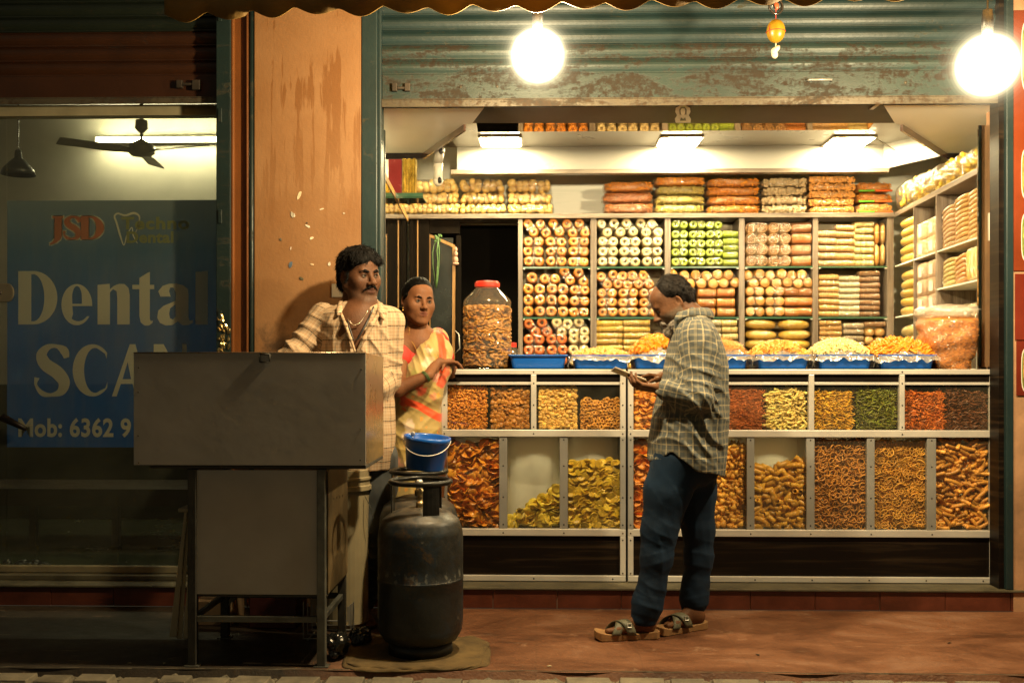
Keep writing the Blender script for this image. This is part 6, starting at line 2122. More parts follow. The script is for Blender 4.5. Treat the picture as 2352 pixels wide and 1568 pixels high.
for i, x in enumerate(legx):
    for j, y in enumerate(LEGY):
        cpart('leg', M_IRON2 if (i == 1 and j == 0) else M_IRON, x, x + 0.034, y, y + 0.034, 0.005, LZ1 - 0.007 if j else LZ1 - 0.007, 0.003)
        cpart('foot_plate', M_IRON2, x - 0.012, x + 0.046, y - 0.008, y + 0.042, 0.0005, 0.0045, 0)
zc = tp(590, 1423).z
cpart('cross_bar', M_IRON2, legx[0] + 0.035, legx[1] - 0.001, LEGY[0] + 0.006, LEGY[0] + 0.026, zc - 0.012, zc + 0.012)
cpart('cross_bar', M_IRON, legx[0] + 0.035, legx[1] - 0.001, LEGY[1] + 0.006, LEGY[1] + 0.026, zc - 0.012, zc + 0.012)
for x in legx: cpart('side_bar', M_IRON2, x + 0.006, x + 0.026, LEGY[0] + 0.035, LEGY[1] - 0.001, zc - 0.011, zc + 0.011)
b = MB(); b.bar((legx[0] + .017, LEGY[1] + 0.016, zc - 0.05), (legx[0] + 0.15, LEGY[1] + 0.016, LZ0 - .02), 0.018)
world_child(b.build('brace', M_IRON2), cart)
# perforations on the side sheet
for k in range(4):
    b = MB(); b.ball((LX1 + 0.0035, YT + 0.14 + 0.06 * k, tp(760, 1155).z - 0.004 * k), (0.001, 0.004, 0.007), 6, 4); world_child(b.build('slot', M_BLACK), cart)

# things under and beside the cart
M_CREAMP = mat('cream_plastic', (0.36, 0.30, 0.18), 0.45, var=0.15, vs=6, bump=0.05)
p = at(790, 1290, -0.52)
bk = empty('plastic_bucket', 'tall white plastic tub standing behind the right cart leg', 'bucket', (at(780, 1200, -0.50).x, -0.36, 0))
h = at(800, 1075, -0.36).z
MB().lathe([(0.0, 0.0), (0.088, 0.0), (0.092, 0.02), (0.108, h - 0.10), (0.120, h - 0.095), (0.120, h - 0.075), (0.112, h - 0.072), (0.113, h - 0.05), (0.119, h - 0.047), (0.119, h - 0.037), (0.113, h - 0.034), (0.114, h - 0.004), (0.108, h), (0.104, h), (0.104, 0.03), (0, 0.03)], 32).build('tub', M_CREAMP, bk, smooth=False, bevel=0.001)
cb = MB(); cb.tube([(0.10, -0.06, h - 0.12), (0.13, -0.08, h - 0.17), (0.14, -0.07, h - 0.22)], 0.002, 5); cb.build('wire_handle', M_IRON2, bk)
# ladder-like cream plank (folded stool side) leaning by the left leg
st_ = empty('plastic_stool', 'cream moulded plastic stool frame leaning beside the left cart leg', 'stool', (at(410, 1465, -0.72).x, -0.72, 0))
b = MB()
def SPn(px, py, dy=0.0): q = at(px, py, -0.72 + dy); return (q.x, q.y, q.z)
for (a, b_, w0, w1, dy) in (((397, 1462), (427, 1172), 11, 4, 0.0), ((412, 1466), (434, 1175), 9, 4, 0.012), ((426, 1466), (446, 1175), 8, 4, 0.0)):
    vs = []
    for (px, py), w in ((a, w0), (b_, w1)):
        for sx, sy in ((-1, -0.012), (1, -0.012), (1, 0.012), (-1, 0.012)): 
            q = SPn(px + sx * w * 0.75, py, dy + sy); vs.append((q[0] - st_.location.x, q[1] - st_.location.y, max(0.001, q[2])))
    MB().add(vs, [(3, 2, 1, 0), (4, 5, 6, 7), (0, 1, 5, 4), (1, 2, 6, 5), (2, 3, 7, 6), (3, 0, 4, 7)]).build('leg_rib', M_CREAMP, st_, bevel=0.003)
q0 = SPn(420, 1172); b = MB(); b.box(q0[0] - st_.location.x - 0.015, q0[0] - st_.location.x + 0.07, -0.02, 0.22, q0[2] - 0.004, q0[2] + 0.012); b.build('seat', M_CREAMP, st_, bevel=0.004)
for dx in (0.0,):
    MB().tube([(-0.03 + dx, 0.20, 0.002), (0.02 + dx, 0.20, q0[2] - 0.005)], [0.016, 0.010], 8).build('back_leg', M_CREAMP, st_, smooth=True)
# cardboard box and crates in the dark under the cart
def pbox(name, label, cat, m, px0, px1, py0, Y, dep, zbase=0.001, py_bot=None):
    x0, x1 = ax(px0, Y), ax(px1, Y); z1 = at((px0 + px1) / 2, py0, Y).z
    b = MB(); b.box(x0, x1, Y, Y + dep, zbase, z1)
    return tag(b.build(name, m, bevel=0.004), label, cat)
pbox('cardboard_box', 'low brown cardboard box in the shade behind the left cart leg', 'box', mat('cardboard', (0.22, 0.14, 0.07), 0.9, var=0.2), 446, 532, 1380, -0.36, 0.2)
pbox('plastic_crate', 'dark red plastic crate under the cart', 'crate', mat('dark_red_plastic', (0.09, 0.02, 0.015), 0.5), 572, 680, 1372, -0.40, 0.22)
pbox('storage_tin', 'pale tin box under the right part of the cart', 'tin', M_CREAMP, 712, 760, 1375, -0.36, 0.16)
gr = empty('wire_rack', 'small wire rack standing on the ground under the cart by the right leg', 'rack', (at(760, 1440, -0.55).x, -0.55, 0))
b = MB()
for k in range(5):
    w = 0.11 - 0.012 * k; z0_, z1_ = 0.01 + 0.012 * k, 0.17 - 0.012 * k
    y = -0.05 + 0.03 * k
    for a, c in (((-w, z0_), (w, z0_)), ((w, z0_), (w, z1_)), ((-w, z0_), (-w, z1_))): b.tube([(a[0], y, a[1]), (c[0], y, c[1])], 0.0028, 5)
b.tube([(-0.09, -0.05, 0.005), (-0.09, 0.08, 0.005)], 0.004, 5); b.tube([(0.09, -0.05, 0.005), (0.09, 0.08, 0.005)], 0.004, 5)
b.build('wires', M_ALU_DIM, gr)
def crumple(label, px, py, Y, rx, rz, seed):
    c = at(px, py, Y); s = Sdf(); r = random.Random(seed)
    for _ in range(7): s.ell((c.x + r.uniform(-1, 1) * rx * .5, Y + r.uniform(-.03, .03), max(0.02, c.z + r.uniform(-1, 1) * rz * .45)), (rx * r.uniform(.35, .6), 0.035, rz * r.uniform(.35, .6)), (r.random(), r.random() * 3, 0), k=0.01)
    s.post = lambda P, D: D - 0.018 * (np.abs(vnoise(P * 38, seed) - 0.5)) - 0.006 * vnoise(P * 110, seed + 1)
    o = sdf_obj('black_bag', s, 0.005, M_BAGBLACK, relax=0)
    o.data.transform(Matrix.Translation((-c.x, -Y, 0))); o.location = (c.x, Y, 0)
    lowest = min(v.co.z for v in o.data.vertices); o.location.z = -lowest + 0.001
    tag(o, label, 'plastic bag')
M_BAGBLACK = mat('black_polythene', (0.010, 0.010, 0.009), 0.22, var=0.2, bump=0.3, bs=40, coat=0.3)
crumple('crumpled black plastic bag lying right of the cart leg', 776, 1480, -0.86, 0.052, 0.045, 5)
crumple('small crumpled black plastic bag beside the gas cylinder', 828, 1455, -0.66, 0.05, 0.03, 9)

# ================================================================== GAS CYLINDERS, SACK, BLUE BUCKET
def cyl_mat():
    t = NT('grimy_cylinder_paint')
    v = t.coord('Object')
    n = t.noise(v, 4.5, 9, 0.72, 0.5); n2 = t.noise(v, 24, 6, 0.7)
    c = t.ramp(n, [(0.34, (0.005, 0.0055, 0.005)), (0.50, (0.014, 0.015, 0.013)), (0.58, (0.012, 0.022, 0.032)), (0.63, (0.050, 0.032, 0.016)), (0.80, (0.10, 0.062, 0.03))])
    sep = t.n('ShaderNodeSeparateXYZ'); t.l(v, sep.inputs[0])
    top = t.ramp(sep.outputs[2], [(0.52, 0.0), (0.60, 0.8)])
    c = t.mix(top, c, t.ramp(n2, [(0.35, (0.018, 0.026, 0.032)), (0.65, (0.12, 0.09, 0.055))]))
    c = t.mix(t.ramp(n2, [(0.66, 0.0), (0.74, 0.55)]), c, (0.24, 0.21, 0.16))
    # worn rows of painted marks round the middle
    vv = t.coord('Object', (1, 1, 1))
    band = t.math('MULTIPLY', t.ramp(sep.outputs[2], [(0.30, 0.0), (0.315, 1.0), (0.345, 1.0), (0.36, 0.0)]), t.ramp(t.noise(t.coord('Object', (40, 40, 26)), 1.0, 3, 0.6), [(0.55, 0.0), (0.6, 1.0)]))
    c = t.mix(t.math('MULTIPLY', band, 0.35), c, (0.20, 0.20, 0.17))
    b = t.bump(t.math('ADD', n, t.math('MULTIPLY', n2, 0.5)), 0.35, 0.006)
    return t.done(t.bsdf(c, t.ramp(n2, [(0.3, 0.30), (0.7, 0.62)]), 0.1, b, 0.0))
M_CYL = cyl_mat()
M_COLLAR = mat('black_collar_iron', (0.016, 0.016, 0.014), 0.35, metal=0.5, var=0.4, vs=14, bump=0.3)
def cylinder(label, px, Y, py_ring, r, seed, ring_px=None):
    x = at(px, 838, Y).x
    zt = at(px, py_ring, Y).z
    o = empty('gas_cylinder', label, 'gas cylinder', (x, Y, 0.012 if seed == 1 else 0.001), 'gas cylinders behind the cart')
    o.rotation_euler = (0, 0, seed * 1.3)
    H = zt - o.location.z                        # ring height
    hs = H - 0.115                               # top of the body
    prof = [(0.0, 0.035), (r * 0.60, 0.036), (r * 0.86, 0.055), (r * 0.975, 0.09), (r, 0.14), (r, hs * 0.50), (r * 1.012, hs * 0.505), (r * 1.012, hs * 0.517), (r, hs * 0.522), (r, hs - 0.13), (r * 0.985, hs - 0.095), (r * 0.90, hs - 0.05), (r * 0.70, hs - 0.022), (r * 0.4, hs - 0.004), (0, hs)]
    pp = []
    for a, b_ in zip(prof[:-1], prof[1:]):
        for k in range(3): pp.append((a[0] + (b_[0] - a[0]) * k / 3, a[1] + (b_[1] - a[1]) * k / 3))
    pp.append(prof[-1])
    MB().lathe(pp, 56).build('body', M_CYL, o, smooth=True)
    MB().lathe([(r * 0.72, 0.0), (r * 0.76, 0.0), (r * 0.74, 0.05), (r * 0.70, 0.05)], 40, close=True).build('foot_ring', M_CYL, o, smooth=True)
    MB().torus((0, 0, H - 0.009), r * 0.70, 0.011, 44, 10).build('top_ring', M_COLLAR, o, smooth=True)
    for k, a in enumerate((-62, 60, 178)):
        a -= math.degrees(seed * 1.3)
        b = MB(); nn = 5; w = 17 if k != 1 else 10; vs = []
        for rr_ in (r * 0.70, r * 0.70 - 0.006):
            for z in (hs - 0.035, H - 0.012):
                for i in range(nn): 
                    q = R(a - w + 2 * w * i / (nn - 1)); vs.append((rr_ * math.cos(q), rr_ * math.sin(q), z))
        fs = []
        for i in range(nn - 1): fs += [(i, i + 1, nn + i + 1, nn + i), (2 * nn + i + 1, 2 * nn + i, 3 * nn + i, 3 * nn + i + 1), (nn + i, nn + i + 1, 3 * nn + i + 1, 3 * nn + i)]
        fs += [(0, nn, 3 * nn, 2 * nn), (nn - 1, 3 * nn - 1, 4 * nn - 1, 2 * nn - 1)]
        b.add(vs, fs).build('collar_stay', M_COLLAR, o, bevel=0.001)
    MB().lathe([(0.020, hs - 0.004), (0.020, hs + 0.02), (0.013, hs + 0.022), (0.013, hs + 0.05), (0.018, hs + 0.052), (0.018, hs + 0.075), (0.0, hs + 0.078)], 14).build('valve', mat('brass_valve_%d' % seed, (0.42, 0.33, 0.18), 0.35, metal=0.9), o, smooth=True)
    return o, H
g1, H1 = cylinder('grimy dark gas cylinder standing in front on the sack', 966, -0.78, 1100, 0.177, 1)
g2, H2 = cylinder('gas cylinder half hidden behind the front one, carrying the blue bucket', 962, -0.40, 1077, 0.178, 2)
b = MB(); b.lathe([(0.0, 0), (0.013, 0), (0.014, 0.028), (0.010, 0.034), (0.0, 0.035)], 12); 
cap = b.build('valve_cap', M_ALU, smooth=True); cap.location = (g1.location.x - 0.002, -0.80, g1.location.z + H1 - 0.034); tag(cap, 'small shiny foil cap on the valve of the front gas cylinder', 'cap')
bx_, bY = at(976, 838, -0.44).x, -0.44
bz0 = g2.location.z + H2 + 0.003
bz1 = at(976, 1003, -0.44).z
bu = empty('blue_bucket', 'blue plastic pail tilted on top of the rear gas cylinder ring', 'bucket', (bx_, bY, bz0 + 0.004))
bu.rotation_euler = (R(3), R(5), 0)
hb = bz1 - bz0
M_BLUE = mat('blue_plastic', (0.006, 0.10, 0.46), 0.32, var=0.15, vs=4, bump=0.03, coat=0.2)
MB().lathe([(0.0, 0.0), (0.082, 0.0), (0.085, 0.004), (0.098, hb - 0.022), (0.105, hb - 0.020), (0.106, hb), (0.100, hb + 0.001), (0.096, hb - 0.006), (0.080, 0.008), (0.0, 0.008)], 36).build('pail', M_BLUE, bu, smooth=True)
b = MB(); pts = []
for i in range(17):
    a = math.pi * i / 16; pts.append((-0.104 * math.cos(a) * 1.02, -0.106 * math.sin(a), hb - 0.012 - 0.062 * math.sin(a)))
b.tube(pts, 0.0022, 6); b.build('wire_handle', M_ALU, bu, smooth=True)
b = MB(); b.ball((0, 0, 0), (0.011, 0.003, 0.014), 10, 6, (0.3, 0.4, 0)); b.tube([(0, 0, -0.012), (0.015, 0.02, -0.09)], 0.003, 6)
sp = b.build('spoon', M_ALU, smooth=True); sp.location = (bx_ - 0.048, bY - 0.06, bz1 + 0.016); tag(sp, 'metal spoon sticking out of the blue pail', 'spoon')

# folded jute sack on the ground
def sack():
    t = NT('jute_sack')
    v = t.coord('Object')
    w1 = t.n('ShaderNodeTexWave'); w1.inputs['Scale'].default_value = 90; t.l(v, w1.inputs[0])
    w2 = t.n('ShaderNodeTexWave', bands_direction='Y'); w2.inputs['Scale'].default_value = 90; t.l(v, w2.inputs[0])
    n = t.noise(v, 7, 6, 0.7)
    c = t.ramp(n, [(0.3, (0.055, 0.036, 0.013)), (0.7, (0.19, 0.125, 0.045))])
    return t.done(t.bsdf(c, 0.9, 0, t.bump(t.math('ADD', t.math('ADD', w1.outputs[1], w2.outputs[1]), n), 0.5, 0.004)))
o = empty('jute_sack', 'flat folded brown jute sack under the front gas cylinder', 'sack', (at(955, 838, -0.85).x, -0.78, 0))
Mj = sack()
def layer(w, d, z, rot, seed):
    b = MB()
    def P(u, v):
        x, y = (u - .5) * w, (v - .5) * d
        k = 1 + 0.05 * noise.noise(Vector((u * 3, v * 3, seed)))
        edge = min(u, 1 - u, v, 1 - v)
        cr = 1 - 0.06 * (abs(2 * u - 1) ** 6) * (abs(2 * v - 1) ** 6) * 3
        x *= k * cr; y *= k * cr
        zz = z + 0.004 * noise.noise(Vector((x * 9, y * 9, seed))) * (0 if math.hypot(x - 0.02, y) < 0.17 else 1) + (0.004 * math.sin(x * 60 + seed) if edge < 0.04 else 0)
        if edge < 0.012: zz = z - 0.006
        c, s = math.cos(R(rot)), math.sin(R(rot))
        return (x * c - y * s, x * s + y * c, zz)
    b.grid(P, 48, 40)
    q = b.build('sack_fold', Mj, o, smooth=True)
    so = q.modifiers.new('t', 'SOLIDIFY'); so.thickness = 0.004
layer(0.60, 0.50, 0.0065, 4, 1); layer(0.57, 0.48, 0.0115, -3, 2)

# ================================================================== ON THE COUNTER
ZK = cz(848) + 0.001
def tray(px0, px1, label, contents, fillc, peak, seed, ang=0):
    x0, x1 = ax(px0, YC + 0.05), ax(px1, YC + 0.05)
    w = (x1 - x0) / 2; d = 0.15
    o = empty('blue_tray', label, 'tray', ((x0 + x1) / 2, YC + 0.05 + d, ZK), 'blue trays along the counter top')
    h = 0.074
    b = MB(); n = 0
    def ringp(sx, sy, z, rr=0.02):
        out = []
        for qx, qy, a0 in ((1, 1, 0), (-1, 1, 90), (-1, -1, 180), (1, -1, 270)):
            for k in range(4):
                a = R(a0 + 30 * k); out.append((qx * (sx - rr) + rr * math.cos(a), qy * (sy - rr) + rr * math.sin(a), z))
        return out
    lv = [(w - 0.022, d - 0.022, 0.0), (w - 0.016, d - 0.016, 0.004), (w - 0.006, d - 0.006, h - 0.010), (w + 0.004, d + 0.004, h - 0.009), (w + 0.006, d + 0.006, h - 0.002), (w + 0.002, d + 0.002, h), (w - 0.009, d - 0.009, h - 0.004), (w - 0.020, d - 0.020, 0.006)]
    vs = []
    for a in lv: vs += ringp(*a)
    m = 16; fs = []
    for i in range(len(lv) - 1):
        for k in range(m): fs.append((i * m + k, i * m + (k + 1) % m, (i + 1) * m + (k + 1) % m, (i + 1) * m + k))
    fs += [tuple(reversed(range(m))), tuple((len(lv) - 1) * m + k for k in range(m))]
    b.add(vs, fs); b.build('tray_body', M_BLUE, o, smooth=False, bevel=0.002)
    if contents is None: return o
    r = random.Random(seed)
    base, mode, size = contents
    g = empty('snack_bag', fillc[1], 'snack bag', (o.location.x, o.location.y, ZK + 0.012))
    pl = []
    def topz(x, y): 
        e = max(0, 1 - (abs(x) / (w * 1.02)) ** 2.2) * max(0, 1 - (abs(y) / (d * 1.02)) ** 2.4)
        return 0.03 + peak * e ** 0.6
    n = int(900 * (0.03 / size))
    for _ in range(n):
        x, y = r.uniform(-w * .9, w * .9), r.uniform(-d * .86, d * .86)
        z = topz(x, y) - r.uniform(0, 0.02) + 0.012
        pl.append((x, y, z, rot_for('lying' if mode == 'lying' else 'any', r), r.uniform(.85, 1.1)))
    q = link('loose_snacks', heap_mesh('loose_snacks', base, pl, fillc[0], r), g); q['kind'] = 'stuff'
    b = MB()
    def P(u, v):
        x, y = (u - .5) * 2 * w * 1.05, (v - .5) * 2 * d * 1.05
        z = topz(x, y) + 0.012 + 0.010 * noise.noise(Vector((x * 26 + seed, y * 26, 1))) + 0.008 * abs(noise.noise(Vector((x * 9 + y * 20, seed, 2))))
        ed = max(abs(2 * u - 1), abs(2 * v - 1))
        if ed > 0.93: z = h - 0.005 - 0.025 * (ed - 0.93) / 0.07 * (1 + noise.noise(Vector((x * 30, y * 30, seed))))
        k = 1.0 + (0.05 + 0.03 * noise.noise(Vector((x * 25, y * 25, seed)))) * (ed > 0.93)
        return (x * k, y * k, z - 0.012)
    b.grid(P, 44, 30)
    b.build('bag_film', FILM_TRAY, g, smooth=True)
    # loose ends of the bag tucked over the sides of the tray
    for s in (-1, 1):
        b = MB()
        def Q(u, v):
            y = (u - .5) * 1.2 * d
            return (s * (w + 0.006 + 0.018 * v + 0.010 * noise.noise(Vector((u * 9, v * 6, seed + s)))), y - 0.05 + 0.012 * noise.noise(Vector((u * 14, v * 9, seed))), 0.072 - 0.062 * v - 0.012)
        b.grid(Q, 18, 10)
        b.build('bag_end', FILM_TRAY, g, smooth=True)
    return o
TR = [
 (1169, 1303, 'blue tray next to the big jar, looking empty from the front', None, None, 0, 1),
 (1315, 1449, 'blue tray second from the big jar, left of the phone', (P_disc(), 'any', 0.03), (FC['peach'], 'flat clear bag of snacks lying in the tray left of the phone'), 0.050, 2),
 (1454, 1588, 'blue tray partly hidden by the customer chest', (P_chipround(), 'any', 0.036), (FC['orange'], 'bulging clear bag of orange chips beside the customer face'), 0.118, 3),
 (1594, 1722, 'blue tray just behind the customer back', (P_stick(), 'lying', 0.03), (FC['peach'], 'clear bag of peach coloured sticks behind the customer shoulder'), 0.095, 4),
 (1739, 1863, 'blue tray third from the big sack of noodles', (P_chipround(), 'any', 0.04), (FC['disc'], 'clear bag of golden discs third from the big sack'), 0.085, 5),
 (1879, 2008, 'blue tray second from the big sack of noodles', (P_smallring(), 'any', 0.02), (FC['pale'], 'clear bag of pale rings second from the big sack'), 0.100, 6),
 (2020, 2152, 'blue tray right beside the big sack of noodles', (P_ribbed(), 'lying', 0.03), (FC['orange'], 'clear bag of orange curls in the tray beside the big sack'), 0.095, 7)]
for a in TR: tray(*a)

# big jar of round biscuits
jp = at(1119, 838, YC + 0.18)
jar = empty('biscuit_jar', 'huge clear plastic jar of round biscuits with red lid', 'jar', (jp.x, YC + 0.18, ZK))
S_ = (YC + 0.18 - CAM_Y) / F
zj = lambda py: (838 - py) * S_ + 1.2 - ZK
rj = 55 * S_
prof = [(0.0, 0.0), (rj * 0.86, 0.0), (rj * 0.93, 0.006)]
yb = 845
for k, (a, b_) in enumerate([(845, 812), (810, 783), (781, 765), (763, 735), (733, 705)]):
    za, zb2 = max(0.008, zj(a)), zj(b_)
    prof += [(rj * 0.955, za), (rj * 1.0, za + (zb2 - za) * 0.2), (rj * 1.01, za + (zb2 - za) * 0.5), (rj * 1.0, za + (zb2 - za) * 0.8), (rj * 0.955, zb2)]
prof += [(rj * 1.0, zj(702)), (rj * 1.0, zj(694)), (rj * 0.96, zj(688)), (rj * 0.52, zj(664)), (rj * 0.48, zj(660)), (rj * 0.48, zj(655))]
t_ = NT('jar_plastic')
v_ = t_.coord('Object')
lw = t_.n('ShaderNodeLayerWeight')
tr_ = t_.n('ShaderNodeBsdfTransparent'); tr_.inputs[0].default_value = (0.95, 0.93, 0.88, 1)
gl_ = t_.n('ShaderNodeBsdfGlossy'); gl_.inputs['Roughness'].default_value = 0.06
df_ = t_.n('ShaderNodeBsdfDiffuse'); df_.inputs[0].default_value = (0.8, 0.78, 0.7, 1)
m1_ = t_.n('ShaderNodeMixShader'); m1_.inputs[0].default_value = 0.06
t_.l(tr_.outputs[0], m1_.inputs[1]); t_.l(df_.outputs[0], m1_.inputs[2])
m2_ = t_.n('ShaderNodeMixShader'); t_.l(t_.math('MULTIPLY_ADD', t_.math('POWER', lw.outputs['Facing'], 2.5), 0.6, 0.07), m2_.inputs[0])
t_.l(m1_.outputs[0], m2_.inputs[1]); t_.l(gl_.outputs[0], m2_.inputs[2])
M_JAR = t_.done(m2_.outputs[0])
MB().lathe(prof, 48).build('jar_body', M_JAR, jar, smooth=True)
M_REDLID = mat('red_plastic_lid', (0.75, 0.035, 0.02), 0.35, var=0.08, bump=0.0, coat=0.3)
MB().lathe([(rj * 0.50, zj(660)), (rj * 0.53, zj(659)), (rj * 0.53, zj(650)), (rj * 0.48, zj(648.5)), (rj * 0.47, zj(646)), (0.0, zj(645.5))], 40).build('lid', M_REDLID, jar, smooth=False, bevel=0.002)
r = random.Random(5); pl = []
ztop = zj(708)
for _ in range(1100):
    a = r.uniform(0, 2 * math.pi); q = rj * (0.90 if r.random() < .7 else r.uniform(.4, .88)); z = r.uniform(0.015, ztop)
    pl.append((q * math.cos(a), q * math.sin(a), z, Euler((R(90) * (r.random() < .25) + r.gauss(0, .4), r.gauss(0, .4), 0)).to_matrix() if r.random() < .8 else rot_for('any', r), r.uniform(.9, 1.1)))
for _ in range(160):
    a = r.uniform(0, 2 * math.pi); q = rj * .9 * math.sqrt(r.random()); pl.append((q * math.cos(a), q * math.sin(a), ztop, rot_for('any', r), 1.0))
q = link('biscuits', heap_mesh('biscuits', disc_piece(0.0165, 0.007, 10, 0, -0.10, 0.02, 7), pl, food('jar_biscuit', (0.46, 0.22, 0.045)), r), jar); q['kind'] = 'stuff'
# small jar with red cap behind the first tray, and a paper packet
p = at(1178, 838, YC + 0.38)
sj = empty('small_jar', 'small clear jar with orange-red cap behind the first tray', 'jar', (p.x, YC + 0.38, ZK))
Sx = (YC + .38 - CAM_Y) / F
MB().lathe([(0, 0), (0.030, 0), (0.034, 0.01), (0.034, 0.10), (0.018, 0.118), (0.018, 0.124)], 24).build('jar_body', M_JAR, sj, smooth=True)
MB().lathe([(0.020, 0.118), (0.020, 0.142), (0.0, 0.144)], 20).build('cap', M_REDLID, sj, smooth=False)
MB().lathe([(0, 0.004), (0.030, 0.004), (0.030, 0.055), (0, 0.06)], 20).build('snack_fill', FC['tan'], sj, smooth=True)
pbx = MB(); pbx.box(ax(1196, YC + .34), ax(1212, YC + .34), YC + .34, YC + .37, ZK, ZK + 0.055)
tag(pbx.build('paper_packet', M_WHITEP, bevel=0.003), 'small white packet behind the first blue tray', 'packet')

# the big sack of orange noodles at the right end
sx0, sx1 = ax(2140, YC + .05), ax(2270, YC + .05)
bg = empty('noodle_sack', 'large clear plastic sack of orange sev noodles at the right end', 'sack', ((sx0 + sx1) / 2, YC + 0.20, ZK))
S_ = (YC + .10 - CAM_Y) / F
W2 = (sx1 - sx0) / 2 * 1.02; HS = (848 - 727) * S_
r = random.Random(77); b = MB()
def P(u, v):
    a = 2 * math.pi * u
    sg = lambda q, e_: math.copysign(abs(q) ** e_, q)
    k = 0.72 + 0.30 * min(1, v * 1.6) - (0.35 * max(0, v - 0.93) / .07 if v > .93 else 0)
    x, y = W2 * k * sg(math.cos(a), .75), 0.125 * k * sg(math.sin(a), .75)
    q = 1 + .13 * noise.noise(Vector((x * 14, y * 14, v * 5)))
    return (x * q, y * q, HS * v)
b.grid(P, 40, 16, wrap=True)
b.add([(0, 0, HS)], [])
tp_ = len(b.v) - 1
for i in range(40): b.f.append((i * 16 + 15, ((i + 1) % 40) * 16 + 15, tp_))
b.build('noodle_core', FC['sev'], bg, smooth=True)
pl = []
for _ in range(3400):
    u, v = r.random(), r.random() * .97
    q = P(u, v); a = 2 * math.pi * u
    if math.sin(a) > 0.35: continue
    pl.append((q[0] * 0.975, q[1] * 0.985, q[2] * .97 + .005, Euler((r.uniform(0, 6.28), r.gauss(0, .7), (0 if abs(math.sin(a)) > .55 else R(90)) + r.gauss(0, .25))).to_matrix(), r.uniform(.35, .55)))
q = link('noodles', heap_mesh('noodles', curved_tube(0.05, 0.0030, 0.5, 4, 5), pl, FC['sev'], r), bg); q['kind'] = 'stuff'
f = MB()
def P2(u, v):
    q = P(u, min(v * 1.0, 1)); 
    k = 1.04 + 0.02 * noise.noise(Vector((q[0] * 40, q[1] * 40, q[2] * 40)))
    return (q[0] * k, q[1] * k, q[2])
f.grid(P2, 64, 24, wrap=True)
f.build('sack_film', FILM_BIG, bg, smooth=True)
f = MB()   # rolled down mouth of the sack
def P3(u, v):
    a = 2 * math.pi * u; b2 = 2 * math.pi * v
    rr_ = 0.028 * (1 + .4 * noise.noise(Vector((math.cos(a) * 4, math.sin(a) * 4, v * 3))))
    kx = W2 * 0.98 + rr_ * math.cos(b2); ky = 0.115 + rr_ * math.cos(b2)
    return (kx * math.cos(a), ky * math.sin(a), HS + 0.022 + rr_ * math.sin(b2))
f.grid(P3, 56, 12, wrap=True)
f.build('rolled_mouth', film_mat('bag_mouth_film', gloss=.3, rough=.15, scale=30, haze=0.30), bg, smooth=True)
f = MB()
f.grid(lambda u, v: (W2 * .95 * (2 * v - 1) * 1.0, 0.11 * math.cos(math.pi * u), HS + 0.03 + 0.035 * math.sin(math.pi * u) * (1 - (2 * v - 1) ** 2) + .006 * noise.noise(Vector((u * 9, v * 9, 0)))), 14, 20)
f.build('top_fold', film_mat('bag_top_film', gloss=.3, rough=.15, scale=30, haze=0.25), bg, smooth=True)

# ================================================================== HANGING CHARM, POSTERS
p = at(1782, 62, -0.35)
ch = empty('hanging_charm', 'lemon and shell charm hanging from the awning before the shutter', 'charm', tuple(at(1782, 72, -0.35)))
S_ = (-0.35 - CAM_Y) / F
Z = lambda py: (72 - py) * S_
MB().ball((0, 0, 0), (21 * S_, 20 * S_, 27 * S_), 18, 12).build('lemon', mat('charm_lemon', (0.26, 0.15, 0.008), 0.35, var=0.2, vs=30, bump=0.2), ch, smooth=True)
b = MB(); b.torus((0, 0, -2 * S_), 21.3 * S_, 0.0016, 24, 5); b.torus((0, 0, 0), 21.5 * S_, 0.0014, 24, 5, (R(90), 0, 0.6)); b.tube([(0, 0, Z(44)), (0, 0, Z(-160))], 0.0018, 5)
b.build('thread', mat('red_thread', (0.35, 0.03, 0.02), 0.7), ch, smooth=True)
b = MB(); b.torus((0, 0, Z(16)), 17 * S_, 3.0 * S_, 22, 8, (R(90), 0, 0.3)); b.torus((2 * S_, 0, Z(10)), 14 * S_, 2.4 * S_, 22, 8, (R(70), 0.4, 0.3))
b.build('bangle', mat('dark_bangle', (0.03, 0.03, 0.03), 0.15, metal=0.5, coat=0.5), ch, smooth=True)
MB().ball((0, -0.01, Z(17)), (6 * S_, 5 * S_, 9 * S_), 8, 6).build('bead', mat('red_bead', (0.5, 0.08, 0.03), 0.4), ch, smooth=True)
b = MB()
for k in range(5): b.ball((rnd.uniform(-.012, .012), rnd.uniform(-.006, .006), Z(113 + 3 * k)), (rnd.uniform(.012, .020), .010, rnd.uniform(.010, .016)), 7, 5, (rnd.random(), rnd.random() * 3, 0))
b.tube([(0, 0, Z(99)), (0, 0, Z(110))], 0.003, 5)
b.build('shell', mat('shell_white', (0.58, 0.50, 0.38), 0.6, var=0.3, vs=50), ch, smooth=True)

